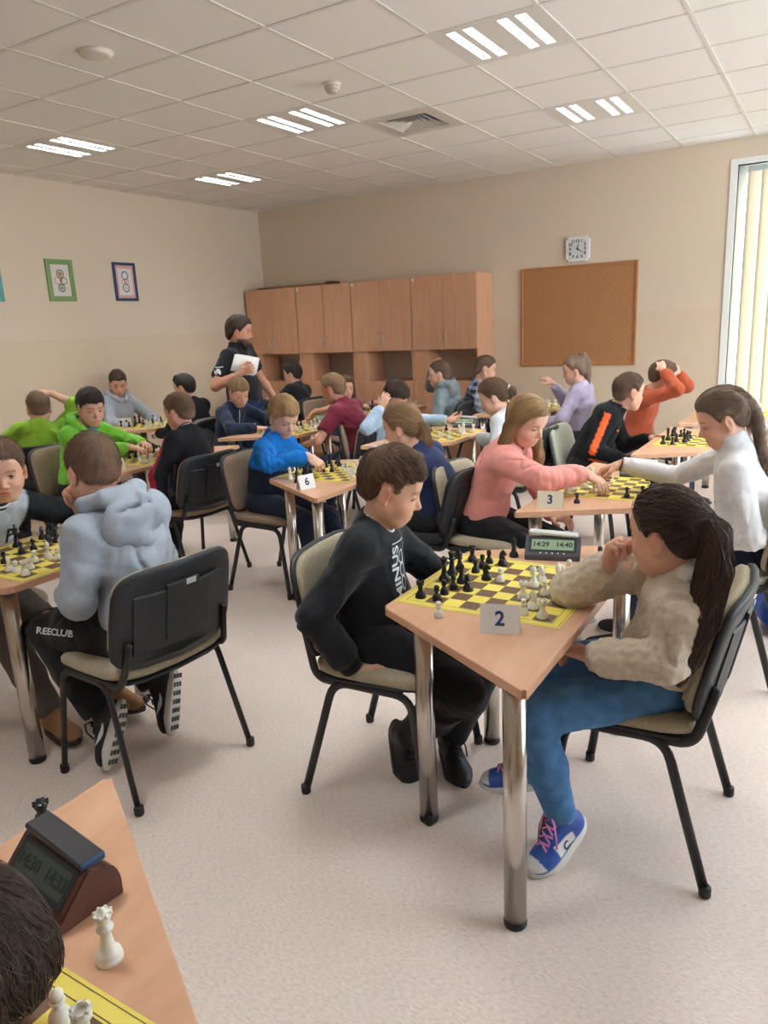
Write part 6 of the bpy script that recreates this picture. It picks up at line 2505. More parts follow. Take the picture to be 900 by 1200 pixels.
def boy_grey13():
    c = person('person', 'boy in a grey hooded top sitting against the picture wall', (-6.13, 5.05), -10, (-6.15, 5.07, 1.14), lod=1,
               head=(-24, 24, 0), hs=1.06, size=1.08, slump=0.02, gaze=26, lid=4, skin='fair',
               armR=dict(at=(-5.85, 4.92, 0.70), pole=(-0.3, -0.8, -0.3)), armL=dict(at=(-5.85, 5.22, 0.72), pole=(-0.3, 0.8, -0.3)),
               hair=short('dkbrown', fringe=0.006), top=dict(mat=fabric('pale_grey_top', S(170, 176, 186), 0.05), ease=0.022, hood=True, name='hoodie'), bottom=dict(mat=fabric('plum_trousers', S(84, 58, 66))), shoes=SHOE_BLK)
    return c


def boy_black13():
    def paint(vs, c):
        h = (vs - c['Pv']) @ c['upt']
        return np.where((h > 0.13)[:, None], lin((26, 27, 31)), lin((26, 60, 168)))
    return person('person', 'boy in a black top with a royal blue lower band, back turned', (-5.02, 4.95), 178, (-5.10, 4.93, 1.105), lod=1,
                  head=(18, 6, 0), hs=1.03, size=1.04, slump=0.03, armR=dict(at=(-5.42, 5.15, 0.78)), armL=dict(at=(-5.36, 4.8, 0.70)),
                  hair=short('black', fringe=0.004, side=0.006), top=dict(mat=M_PAINTED, paint=paint, ease=0.018, name='jersey'), bottom=dict(mat=M_NAVYT), shoes=SHOE_BLK)


def boy_navy():
    c = person('person', 'boy in a navy zip-neck sweater sitting in front of the bearded man', (-4.60, 4.93), 0, (-4.40, 4.88, 1.07), lod=1,
               head=(-26, 24, 0), hs=1.03, size=0.98, slump=0.03, gaze=24, lid=4,
               armR=dict(at=(-4.16, 4.80, 0.78), pole=(-0.2, -0.9, -0.3), palm=(0, 0, -1)), armL=dict(at=(-4.16, 5.08, 0.78), pole=(-0.2, 0.9, -0.3), palm=(0, 0, -1)),
               hair=short('dblond', fringe=0.02, thick=0.012, strands=400), top=dict(mat=fabric('navy_sweater', S(32, 44, 66)), ease=0.018, collar='stand', name='sweater'), bottom=dict(mat=M_NAVYT), shoes=SHOE_BLK)
    grid_patch(c['top'], c['N'] - c['upt'] * 0.05 + c['ft'] * 0.1, c['lt'], c['upt'], 0.008, 0.12, -c['ft'], M_PRINT, 'zip', 2, 8)
    return c


def boy_cabinets():
    return person('person', 'boy in black with his back turned in front of the cabinets', (-5.24, 6.72), 178, (-5.29, 6.78, 1.085), lod=2,
                  head=(14, 4, 0), hs=1.05, size=1.06, slump=0.03, armR=dict(at=(-5.62, 6.9, 0.78)), armL=dict(at=(-5.6, 6.55, 0.78)),
                  hair=short('black', side=0.008, thick=0.011), top=dict(mat=fabric('black_top', S(32, 32, 36)), ease=0.024, hem=0.02, name='sweatshirt'), bottom=dict(mat=M_BLACKT2), shoes=SHOE_BLK)


def boy_maroon():
    return person('person', 'boy with short fair hair in a maroon short-sleeved shirt, arm over the board', (-3.36, 5.08), 178, (-3.53, 5.04, 1.085), lod=1,
                  head=(10, 10, 0), hs=1.04, size=1.06, slump=0.04, skin='tan', broad=1.1, fat=1.05,
                  armR=dict(at=(-3.86, 5.22, 0.87), pole=(0.2, 0.9, 0.1), dir=(-0.6, -0.35, -0.7), palm=(0.3, -0.6, -1), pose='pinch'),
                  armL=dict(at=(-3.68, 4.86, 0.66), pole=(0.6, -0.8, -0.2), dir=(-0.8, 0.4, -0.1)),
                  hair=crop('dblond', strands=600, slen=0.025, top=0.008, fade_amt=0.7), top=dict(mat=fabric('maroon_shirt', S(116, 36, 54)), ease=0.016, sleeve='short', name='polo_shirt', collar='stand', hem=0.04),
                  bottom=dict(mat=fabric('checked_navy', S(44, 50, 74), 0.3, 60)), shoes=SHOE_BLK)


def girl_small():
    return person('person', 'small girl with loose brown hair in a pink top looking towards the tables', (-4.53, 6.48), -10, (-4.38, 6.5, 0.965), lod=2,
                  head=(-32, 8, 0), hs=0.98, size=0.86, slump=0.03, skin='pale', armR=dict(at=(-4.15, 6.35, 0.78)), armL=dict(at=(-4.18, 6.68, 0.78)),
                  hair=dict(style='long', col=HAIR['brown'], thick=0.009, side=0.008, locks=lambda g: [(-0.02, 0.055 * g, 0.05, 0.035), (-0.02, 0.075 * g, -0.03, 0.026), (-0.01, 0.08 * g, -0.12, 0.026), (0.0, 0.08 * g, -0.2, 0.012)]),
                  top=dict(mat=fabric('dusty_pink_top', S(196, 150, 158)), ease=0.014, name='top'), bottom=dict(mat=M_NAVYT), shoes=SHOE_DK)


def boy_lightblue():
    return person('person', 'boy in a light blue shirt with one hand raised to his ear', (-3.16, 5.12), 2, (-3.0, 5.14, 1.02), lod=1,
                  head=(-20, 42, 0), hs=1.06, size=1.0, slump=0.05, gaze=25, lid=2,
                  armR=dict(at=(-3.0, 4.92, 0.96), pole=(-0.2, -0.9, -0.7), dir=(0.25, 0.3, 0.8), palm=(-0.2, 1, 0), pose='relaxed', fwd=0.03),
                  armL=dict(at=(-2.60, 5.28, 0.82), pole=(0, 0.6, -0.6), dir=(0.95, 0.1, 0.15), palm=(0, -0.5, 0.8), pose='reach', fwd=0.05),
                  hair=short('dkbrown', fringe=0.015, thick=0.012, strands=400), top=dict(mat=fabric('light_blue_shirt', S(176, 200, 226), 0.05), ease=0.018, name='shirt'), bottom=dict(mat=fabric('stone_trousers', S(150, 146, 138))), shoes=SHOE_BLK)


def girl_ponytail():
    return person('person', 'girl with a fair ponytail in a navy pinafore seen from behind', (-1.84, 3.52), 178, (-1.99, 3.46, 1.03), lod=1,
                  head=(12, 14, 0), hs=1.04, size=1.0, slump=0.05, armR=dict(at=(-2.25, 3.66, 0.78)), armL=dict(at=(-2.2, 3.34, 0.72)),
                  hair=dict(style='pony', col=HAIR['dblond'], thick=0.009, side=0.006, tie=(-0.10, 0.0, 0.0), tail=[(-0.125, 0, -0.03), (-0.135, 0, -0.1), (-0.13, 0, -0.2), (-0.12, 0, -0.27)], tail_r=[0.015, 0.026, 0.028, 0.02, 0.01],
                            strands=1400, slen=0.08, srad=0.0012, hi=1.3),
                  top=dict(mat=fabric('navy_pinafore', S(34, 48, 84)), ease=0.016, name='pinafore'), bottom=dict(mat=M_BLACKT2), shoes=SHOE_DK)


def boy_forehead():
    return person('person', 'boy in a grey hooded top pressing a hand to his forehead', (-3.28, 6.62), 178, (-3.335, 6.57, 1.085), lod=2,
                  head=(26, 2, 0), hs=1.06, size=1.04, slump=0.02, armR=dict(at=(-3.43, 6.62, 1.13), pole=(-0.6, 0.5, -0.7), dir=(0.35, -0.1, 0.9), palm=(1, 0, -0.2), pose='relaxed'),
                  armL=dict(at=(-3.45, 6.4, 0.62)), hair=crop('brown', fade_amt=0.5), top=dict(mat=fabric('mid_grey_hoodie', S(128, 138, 144)), ease=0.02, hood=True, name='hoodie'), bottom=dict(mat=M_BLACKT2), shoes=SHOE_BLK)


def boy_plaid():
    def paint(vs, c):
        a = ((vs - c['Pv']) @ c['upt'])
        b = np.arctan2((vs - c['Pv']) @ c['lt'], (vs - c['Pv']) @ c['ft']) * 0.13
        u, v = np.floor(a / 0.03) % 2, np.floor(b / 0.035) % 2
        w = (u + v) / 2
        return lin((36, 40, 62)) * (1 - w[:, None]) + lin((170, 178, 196)) * w[:, None] * 0.9
    return person('person', 'boy in a blue and white checked shirt beside the cabinet end', (-3.06, 6.92), 6, (-2.985, 6.90, 1.11), lod=2,
                  head=(20, 14, 0), hs=1.06, size=1.06, slump=0.03, armR=dict(at=(-2.76, 6.78, 0.80), pole=(-0.3, -0.8, -0.4)), armL=dict(at=(-2.75, 7.05, 0.78)),
                  hair=crop('brown', fade_amt=0.6), top=dict(mat=M_PAINTED, paint=paint, ease=0.018, name='checked_shirt'), bottom=dict(mat=M_NAVYT), shoes=SHOE_BLK)


def girl_whitepony():
    return person('person', 'girl with a short ponytail and pale scrunchie in a white sweater', (-1.93, 4.93), 178, (-2.09, 4.96, 1.04), lod=1,
                  head=(20, 22, 0), hs=1.05, size=1.05, slump=0.05, skin='pale', gaze=20, lid=4, armR=dict(at=(-2.3, 5.12, 0.72)), armL=dict(at=(-2.12, 4.80, 0.60), pole=(0.6, -0.7, -0.3)),
                  hair=dict(style='pony', col=HAIR['ltbrown'], thick=0.008, side=0.006, tie=(-0.105, 0, 0.02), tie_mat=mat('pale_scrunchie', S(232, 200, 196), 0.8), tie_w=0.011, tie_r=0.02, tail=[(-0.14, 0, 0.0), (-0.155, 0, -0.06), (-0.15, 0, -0.12)],
                            tail_r=[0.014, 0.026, 0.024, 0.008], strands=900, slen=0.07), top=dict(mat=fabric('white_sweater', S(216, 220, 224), 0.04), ease=0.022, name='sweater', hem=0.05), bottom=dict(mat=M_BLACKT2), shoes=SHOE_DK)


def girl_lilac():
    return person('person', 'girl with a high ponytail in a lilac sweater and dark patterned skirt', (-1.98, 6.62), 176, (-2.01, 6.60, 1.105), lod=2,
                  head=(24, 10, 0), hs=1.04, size=1.06, slump=0.02, armR=dict(at=(-2.24, 6.72, 0.98), pole=(-0.1, 0.5, -0.9), dir=(-0.7, 0, 0.5), palm=(0, 0.3, -1), pose='relaxed'), armL=dict(at=(-2.22, 6.42, 0.64), pole=(0.6, -0.7, -0.2)),
                  hair=dict(style='pony', col=HAIR['mouse'], thick=0.008, side=0.006, tie=(-0.06, 0, 0.105), tail=[(-0.095, 0, 0.115), (-0.125, 0, 0.06), (-0.135, 0, -0.05), (-0.13, 0, -0.16), (-0.12, 0, -0.26)], tail_r=[0.014, 0.026, 0.03, 0.028, 0.024, 0.01]),
                  top=dict(mat=fabric('lilac_sweater', S(176, 166, 190), 0.05), ease=0.02, name='sweater', hem=0.03), bottom=dict(mat=fabric('dark_checked_skirt', S(60, 54, 72), 0.35, 30), skirt=True, name='skirt'), shoes=SHOE_DK)


def boy_orange():
    def paint(vs, c):
        sl = in_sleeve(vs, c) > 0.5
        h = (vs - c['Pv']) @ c['upt']
        f = (vs - c['Pv']) @ c['ft']
        out = np.tile(lin((26, 26, 30)), (len(vs), 1))
        org = lin((244, 106, 56))
        strip = np.zeros(len(vs), bool)
        for sd, a in c['arms'].items():
            outw = unit(c['lt'] * a['sgn'] + c['upt'] * 0.4)
            ax_ = unit(a['E'] - a['Sh'])
            r = (vs - a['Sh']) - ((vs - a['Sh']) @ ax_)[:, None] * ax_
            strip |= sl & (r @ unit(outw - ax_ * (outw @ ax_)) > 0.03) & (np.abs(r @ np.cross(ax_, unit(outw - ax_ * (outw @ ax_)))) < 0.022)
        low = (~sl) & (h > 0.06) & (h < 0.17) & (f > 0.03)
        out[strip | low] = org
        return out
    c = person('person', 'boy in a black tracksuit top with orange stripes beside the pale chair back', (-1.42, 5.12), 4, (-1.21, 5.22, 1.05), lod=1,
               head=(42, 6, 0), hs=1.06, size=1.08, slump=0.03, skin='fair', armR=dict(at=(-1.17, 4.99, 0.62), elbow=(-1.36, 4.93, 0.70)), armL=dict(at=(-1.08, 5.36, 0.72)),
               hair=crop('brown', fade_amt=0.55, strands=600, slen=0.025), top=dict(mat=M_PAINTED, paint=paint, ease=0.018, collar='stand', name='tracksuit_top'), bottom=dict(mat=M_BLACKT2), shoes=SHOE_BLK)
    sw = lambda u, v: (u, (v * (1 - abs(u) * 1.4) * 0.55) + 1.1 * u * u + 0.35 * u)
    grid_patch(c['top'], c['N'] - c['upt'] * 0.1 + c['ft'] * 0.1 - c['lt'] * 0.05, c['lt'], c['upt'], 0.05, 0.03, -(c['ft'] - c['lt'] * 0.6), mat('orange_print', S(244, 120, 70), 0.7), 'swoosh', 8, 2, shape=sw)
    return c


def boy_rust():
    return person('person', 'boy in a rust orange top holding his head with both hands', (-1.36, 6.36), 4, (-1.20, 6.30, 1.065), lod=2,
                  head=(24, 14, 0), hs=1.05, size=1.06, slump=0.03, armR=dict(at=(-1.185, 6.205, 1.13), elbow=(-1.06, 6.14, 0.985), dir=(-0.3, 0.5, 0.5), palm=(0, 0.6, -0.8), pose='relaxed', shrug=0.02),
                  armL=dict(at=(-1.10, 6.38, 1.09), elbow=(-1.04, 6.43, 0.985), dir=(-0.4, -0.4, 0.6), palm=(-0.2, -1, 0), pose='relaxed', shrug=0.02),
                  hair=short('brown', side=0.008, thick=0.012), top=dict(mat=fabric('rust_top', S(176, 84, 54), 0.06), ease=0.018, name='sweatshirt'), bottom=dict(mat=M_NAVYT), shoes=SHOE_BLK)


def boy_near():
    return person('person', 'dark-haired child bending low over the board by the brown chess clock', (-1.22, 0.26), 4, (-0.815, 0.33, 0.862), lod=0, pelvis=(-1.22, 0.26, 0.56),
                  head=(6, 40, 0), hs=1.05, size=1.1, slump=0.02, skin='fair', armR=dict(at=(-0.98, 0.05, 0.775), pole=(-0.2, -0.9, -0.2)), armL=dict(at=(-1.02, 0.42, 0.72), pole=(-0.3, 0.9, -0.4)),
                  hair=short('dkbrown', strands=2600, slen=0.035, fringe=0.01, thick=0.011, side=0.008, srad=0.0005, hi=1.5), top=dict(mat=fabric('charcoal_top', S(58, 58, 64)), ease=0.018), bottom=dict(mat=M_BLACKT2), shoes=SHOE_BLK)


def man():
    c = person('person', 'bearded man in a black polo shirt standing with sheets of paper by the cabinets', (-4.76, 5.38), 14, (-4.70, 5.30, 1.585), lod=1, standing=True, pelvis=(-4.78, 5.38, 0.96), size=1.24, hs=1.16, fat=1.12, broad=1.12,
               head=(14, 10, 0), adult=True, skin='man', slump=0.02, neck=1.05, beard=HAIR['dkbrown'] * 0.8, gaze=16, lid=6, cheek=0.9,
               armR=dict(at=(-4.515, 5.055, 1.225), pole=(-0.5, -0.6, -0.7), dir=(0.85, 0.35, 0.3), palm=(-0.2, 0.8, 0.4), pose='grip'), armL=dict(at=(-4.62, 5.62, 0.95), pole=(-0.6, 0.6, -0.2), palm=(0, -1, 0)),
               legR=dict(at=(-4.80, 5.27, 0.095), toe=(1, -0.15, 0), pole=(1, 0, 0.1)), legL=dict(at=(-4.84, 5.50, 0.095), toe=(1, 0.25, 0), pole=(1, 0, 0.1)),
               hair=dict(style='shag', col=HAIR['dkbrown'], low=0.012, thick=0.010, side=0.008, top=0.004, amp=0.0025), top=dict(mat=fabric('black_polo', S(34, 34, 38)), ease=0.018, sleeve='short', collar='stand', name='polo_shirt', hem=0.03),
               bottom=dict(mat=mat('dark_denim', S(40, 52, 82), 0.9, spec=0.2, noise=(24, 0.2)), ease=0.016, name='jeans'), shoes=SHOE_BLK)
    a = c['arms']['R']
    cc = a['Sh'] + (a['E'] - a['Sh']) * 0.42 - c['lt'] * 0.08
    dn = V(0, 1, 0.1)
    for k, (w, h, z) in enumerate(((0.06, 0.03, 0.0), (0.03, 0.02, 0.02), (0.075, 0.007, 0.042))):
        grid_patch(c['top'], cc + c['upt'] * z, c['ft'], c['upt'], w, h, dn, M_PRINT, 'sleeve_emblem', 6, 3, shape=(lambda u, v: (u, v + 0.3 * math.sin(u * 9))) if k == 0 else None)
    return c


PEOPLE = [boy_black, girl_cream, boy_hoodie, boy_varsity, girl_pink, girl_white, boy_blue, boy_red, boy_green_front, boy_green_back, boy_grey13, boy_black13, boy_navy,
          boy_cabinets, boy_maroon, girl_small, boy_lightblue, girl_ponytail, boy_forehead, boy_plaid, girl_whitepony, girl_lilac, boy_orange, boy_rust, boy_near, man]

# ------------------------------------------------------------------ tables in the room
TABLES = {   # name: (x of the long side, y centre, long side faces +x, description)
    't2': (-0.55, 2.11, True, 'beech trapezoid table between the black sweatshirt boy and the cream sweater girl'),
    't3': (-1.18, 3.65, False, 'beech trapezoid table between the girl in pink and the braided girl'),
    'left': (-2.995, 1.73, False, 'beech trapezoid table between the grey-hooded boy and the varsity jacket boy'),
    'blue': (-2.20, 3.57, True, 'beech trapezoid table in front of the boy in blue fleece'),
    'green': (-3.86, 3.60, True, 'beech trapezoid table between the bright green jacket and the college jacket'),
    't7': (-2.90, 5.07, False, 'beech trapezoid table between the light blue shirt and the white sweater'),
    'navy': (-4.30, 5.09, False, 'beech trapezoid table between the navy sweater boy and the maroon shirt boy'),
    't13': (-6.02, 5.05, False, 'beech trapezoid table by the picture wall before the grey top boy'),
    'olive': (-5.52, 3.70, True, 'beech trapezoid table in front of the olive green fleece boy'),
    'cab': (-5.58, 6.75, True, 'beech trapezoid table in front of the boy in black by the cabinets'),
    'small': (-4.24, 6.62, False, 'beech trapezoid table between the small girl and the boy with hand on forehead'),
    'lilac': (-2.84, 6.88, False, 'beech trapezoid table between the checked shirt boy and the lilac sweater girl'),
    'orange': (-1.04, 5.20, False, 'beech trapezoid table in front of the black and orange tracksuit boy'),
    'rust': (-1.02, 6.62, False, 'beech trapezoid table near the window in front of the rust top boy'),
    'near': (-1.155, 0.17, False, 'beech trapezoid table with the wood-effect chess clock on it'),
}
for k, (lx, cy_, lr, lab) in TABLES.items():
    trapezoid_table(lx, cy_, lr, lab)


def board_centre(k):
    lx, cy_, lr, _ = TABLES[k]
    return (lx - 0.305, cy_) if lr else (lx + 0.305, cy_)


for (x, y, d, kind, lab) in (
        (-1.26, 2.06, 6, 'beige', 'padded chair of the boy in the black printed sweatshirt'),
        (-0.43, 2.16, 180, 'beige', 'padded chair of the girl in the cream sweater'),
        (-2.11, 1.70, 174, 'beige', 'padded chair with black plastic back under the grey-hooded boy'),
        (-3.14, 1.68, -4, 'beige', 'padded chair of the varsity jacket boy, mostly hidden'),
        (-1.50, 3.55, 0, 'beige', 'padded chair with pale back behind the girl in pink'),
        (-0.36, 3.48, 180, 'beige', 'padded chair of the girl with the braid'),
        (-2.94, 3.53, 2, 'brown', 'brown padded chair of the boy in blue fleece'),
        (-3.62, 3.44, 176, 'brown', 'black-backed chair of the boy in the college jacket'),
        (-4.58, 3.36, 6, 'brown', 'brown padded chair behind the boy in the bright green jacket'),
        (-5.20, 3.38, 150, 'brown', 'black-backed chair under the olive green fleece boy'),
        (-6.13, 5.05, -8, 'brown', 'padded chair of the grey top boy against the wall'),
        (-5.02, 4.95, 178, 'brown', 'padded chair of the boy with the royal blue band'),
        (-4.58, 4.93, 0, 'brown', 'brown padded chair of the boy in the navy sweater'),
        (-5.24, 6.72, 178, 'black', 'dark chair of the boy in black by the cabinets'),
        (-3.38, 5.08, 178, 'brown', 'brown padded chair behind the boy in maroon'),
        (-4.55, 6.48, -8, 'brown', 'padded chair of the small girl with loose hair'),
        (-3.16, 5.12, 2, 'beige', 'padded chair of the boy in the light blue shirt'),
        (-1.84, 3.52, 178, 'black', 'chair with black back behind the ponytailed girl in navy'),
        (-3.28, 6.62, 178, 'black', 'dark chair of the boy with a hand on his forehead'),
        (-3.06, 6.92, 6, 'grey', 'padded chair of the boy in the checked shirt'),
        (-1.93, 4.93, 178, 'beige', 'padded chair of the girl in the white sweater'),
        (-1.98, 6.62, 176, 'beige', 'padded chair of the girl in lilac'),
        (-1.42, 5.10, 2, 'grey', 'chair with daylight tint coloured into its beige back behind the tracksuit boy'),
        (-1.36, 6.36, 4, 'brown', 'padded chair of the boy in rust orange'),
        (-0.18, 5.12, 182, 'black', 'dark empty chair across from the tracksuit boy'),
        (-1.30, 0.26, 4, 'beige', 'padded chair of the child bending over the board'),
):
    chair(x, y, d, kind, lab)

# ------------------------------------------------------------------ chess boards
SQ = 0.057
M_BRDY = None


def board_material():
    m = bpy.data.materials.new('printed_chess_vinyl')
    m.use_nodes = True
    nt = m.node_tree
    b = nt.nodes['Principled BSDF']
    b.inputs['Roughness'].default_value = 0.45
    tc = nt.nodes.new('ShaderNodeTexCoord')
    mp = nt.nodes.new('ShaderNodeMapping')
    mp.inputs['Location'].default_value = (100.0, 100.0, 0.5)
    mp.inputs['Scale'].default_value = (1 / SQ, 1 / SQ, 0)
    nt.links.new(tc.outputs['Object'], mp.inputs[0])
    ch = nt.nodes.new('ShaderNodeTexChecker')
    ch.inputs['Scale'].default_value = 1.0
    ch.inputs['Color1'].default_value = S(104, 74, 50)
    ch.inputs['Color2'].default_value = S(238, 220, 98)
    nt.links.new(mp.outputs[0], ch.inputs['Vector'])
    nt.links.new(ch.outputs['Color'], b.inputs['Base Color'])
    return m


M_CHK = board_material()
M_YEL = mat('board_yellow', S(238, 220, 98), 0.45)
M_BRN = mat('board_brown_line', S(96, 70, 50), 0.5)
TOPZ = TH


def make_board():
    t = empty('chess_board', (0, 0, 0), 0, 'x', 'chess board', 'roll-up chess boards on the tables')
    w = 0.26
    q = MB()
    q.bbox(-w, w, -w, w, 0.0002, 0.0016, 0.0004)
    q.build('vinyl_mat', M_YEL, t)
    q = MB()
    h = SQ * 4
    q.add([(-h, -h, 0.0020), (h, -h, 0.0020), (h, h, 0.0020), (-h, h, 0.0020)], [(0, 1, 2, 3)])
    q.build('printed_squares', M_CHK, t)
    q = MB()
    for r, l in ((h + 0.005, 0.0018), (w - 0.006, 0.0014)):
        for a, b, c, d in ((-r, r, -r, -r + l), (-r, r, r - l, r), (-r, -r + l, -r, r), (r - l, r, -r, r)):
            q.add([(a, c, 0.0019), (b, c, 0.0019), (b, d, 0.0019), (a, d, 0.0019)], [(0, 1, 2, 3)])
    q.build('printed_border', M_BRN, t)
    return t


# ------------------------------------------------------------------ chess pieces
M_PW = mat('ivory_plastic', S(236, 232, 220), 0.35)
M_PB = mat('black_plastic', S(24, 24, 26), 0.3)


def base_prof(r, h):
    return [(r, 0), (r, 0.004), (r * 0.97, 0.007), (r * 0.9, 0.009), (r * 0.92, 0.012), (r * 0.75, 0.016), (r * 0.55, 0.021), (r * 0.42, h * 0.45)]


def piece_mesh(kind, seg=18):
    q = MB()
    if kind == 'pawn':
        r, h = 0.0145, 0.048
        q.lathe(base_prof(r, h) + [(0.0055, 0.029), (0.0095, 0.0305), (0.0098, 0.0325), (0.006, 0.034)] + [(0.0088 * math.sin(a), 0.040 - 0.0088 * math.cos(a)) for a in (0.6, 1.0, 1.4, 1.8, 2.2, 2.6)] + [(0, 0.0488)], seg)
    elif kind == 'rook':
        r, h = 0.0172, 0.055
        q.lathe(base_prof(r, h) + [(0.0085, 0.036), (0.009, 0.040), (0.0125, 0.042), (0.0125, 0.051), (0.009, 0.051), (0.009, 0.047), (0, 0.047)], seg)
        for k in range(6):
            a = 2 * math.pi * k / 6
            M = Matrix.Rotation(a, 4, 'Z')
            q.box(0.0088, 0.0126, -0.0038, 0.0038, 0.0505, 0.0555, 0, M)
    elif kind == 'bishop':
        r, h = 0.0172, 0.066
        q.lathe(base_prof(r, h) + [(0.0062, 0.040), (0.0105, 0.042), (0.0108, 0.044), (0.0068, 0.046), (0.0092, 0.051), (0.0098, 0.055), (0.0085, 0.060), (0.0055, 0.065), (0.0025, 0.0675), (0.0035, 0.0695), (0.0022, 0.072), (0, 0.0725)], seg)
        q.box(0.001, 0.0105, -0.0008, 0.0008, 0.056, 0.063, 0, Matrix.Rotation(0.0, 4, 'Z'))
    elif kind == 'queen':
        r, h = 0.0188, 0.078
        q.lathe(base_prof(r, h) + [(0.0068, 0.048), (0.0118, 0.050), (0.012, 0.0525), (0.0072, 0.055), (0.0085, 0.062), (0.0128, 0.074), (0.0105, 0.0755), (0.009, 0.076), (0.004, 0.079), (0.0038, 0.082), (0, 0.0835)], seg)
        for k in range(8):
            a = 2 * math.pi * k / 8
            q.lathe([(0.0026, -0.002), (0.0024, 0.001), (0, 0.0024)], 6, M=Matrix.Translation((0.0115 * math.cos(a), 0.0115 * math.sin(a), 0.0755)))
    elif kind == 'king':
        r, h = 0.0195, 0.086
        q.lathe(base_prof(r, h) + [(0.0072, 0.053), (0.0122, 0.055), (0.0125, 0.0575), (0.0078, 0.060), (0.0092, 0.067), (0.0125, 0.078), (0.0105, 0.0805), (0.004, 0.083), (0.0028, 0.0845), (0, 0.085)], seg)
        q.bbox(-0.0018, 0.0018, -0.0016, 0.0016, 0.083, 0.0965, 0.0005)
        q.bbox(-0.0052, 0.0052, -0.0015, 0.0015, 0.0885, 0.0922, 0.0005)
    else:
        r = 0.0172
        q.lathe(base_prof(r, 0.05)[:6] + [(0.0105, 0.020), (0.0098, 0.022), (0, 0.0222)], seg)
        # horse head: outline in xz with thickness in y
        out = [(-0.0105, 0.020), (-0.0118, 0.030), (-0.0105, 0.040), (-0.0065, 0.049), (-0.0015, 0.0535), (0.0005, 0.0575), (0.003, 0.0535), (0.0068, 0.0505), (0.0115, 0.0445), (0.0148, 0.0385), (0.0138, 0.0352), (0.0105, 0.0345), (0.0065, 0.0372), (0.0035, 0.0362), (0.0062, 0.030), (0.0092, 0.025), (0.0095, 0.020)]
        n = len(out)
        cxm, czm = 0.0, 0.038
        vs, fs = [], []
        for y, sc in ((-0.0062, 0.80), (-0.0045, 0.97), (0.0045, 0.97), (0.0062, 0.80)):
            vs += [(cxm + (x - cxm) * sc, y, (czm + (z - czm) * sc) if z > 0.021 else z) for x, z in out]
        for i in range(3):
            for k in range(n):
                k2 = (k + 1) % n
                fs.append((i * n + k, (i + 1) * n + k, (i + 1) * n + k2, i * n + k2))
        fs += [tuple(range(n)), tuple(range(3 * n, 4 * n))[::-1]]
        q.add(vs, fs, 0, False)
    return q.mesh('chess_' + kind)


PIECE = {}
for kd in ('pawn', 'rook', 'knight', 'bishop', 'queen', 'king'):
    base_me = piece_mesh(kd)
    for cn, m in (('white', M_PW), ('black', M_PB)):
        me = base_me.copy()
        me.materials.append(m)
        PIECE[cn, kd] = me
LET = dict(P='pawn', R='rook', N='knight', B='bishop', Q='queen', K='king')
BOARD_OF = {'t2': 'before the cream sweater girl', 't3': 'before the girl in pink', 'left': 'between the grey-hooded and varsity boys', 'blue': 'of the boy in blue fleece', 'green': 'of the bright green jacket boy',
            't7': 'before the light blue shirt boy', 'navy': 'of the navy sweater boy', 't13': 'beside the picture wall', 'olive': 'of the olive fleece boy', 'cab': 'by the corner cabinets', 'small': 'of the small girl',
            'lilac': 'of the lilac sweater girl', 'orange': 'of the tracksuit boy', 'rust': 'near the window', 'near': 'beside the wood-effect clock'}
prng = random.Random(11)


def piece(col, kd, x, y, z, where, group, rot=None):
    o = bpy.data.objects.new('chess_' + kd, PIECE[col, kd])
    COL.objects.link(o)
    o.location = (x, y, z)
    o.rotation_euler = (0, 0, prng.uniform(-0.5, 0.5) + (0 if col == 'black' else math.pi) if rot is None else rot)
    nm = {'white': 'ivory white', 'black': 'glossy black'}[col]
    tag(o, '%s plastic chess %s %s' % (nm, kd, where), 'chess piece', group)
    return o


bproto = None
NUM = lambda k: BOARD_OF[k]


def setup(k, pos, dz=0.0022, shift=(0, 0), rz=0.0, exact=None):
    """pos: list of (colour, letter, rank 0..7 along +x, file 0..7 along +y)"""
    global bproto
    bx, by = board_centre(k)
    bx, by = bx + shift[0], by + shift[1]
    if bproto is None:
        bproto = bo = make_board()
    else:
        bo = copy_tree(bproto)
    bo['label'] = 'yellow and brown roll-up chess board ' + NUM(k)
    bo.location = (bx, by, TOPZ)
    bo.rotation_euler = (0, 0, rz)
    c, s_ = math.cos(rz), math.sin(rz)
    for col, L, r, f in pos:
        u = (r - 3.5) * SQ + prng.uniform(-0.006, 0.006)
        v = (f - 3.5) * SQ + prng.uniform(-0.006, 0.006)
        piece('white' if col == 'w' else 'black', LET[L], bx + c * u - s_ * v, by + s_ * u + c * v, TOPZ + dz, 'on the board ' + NUM(k), 'chess pieces ' + NUM(k))


def parse(txt):
    return [(w[0], w[1], int(w[2]), int(w[3])) for w in txt.split()]


# position at table 2 as it stands in the photograph (rank along the table, file away from the camera)
setup('t2', parse('bR00 bP10 bP11 bP12 bQ03 bK04 bB13 bN22 bR07 bB05 bP15 bP16 bN24 bP17 bN27 wP34 wR52 wB54 wN55 wB65 wP60 wN61 wR70 wK73 wP63 wQ74 wP66 wP67 wR77'), shift=(0, 0.0))


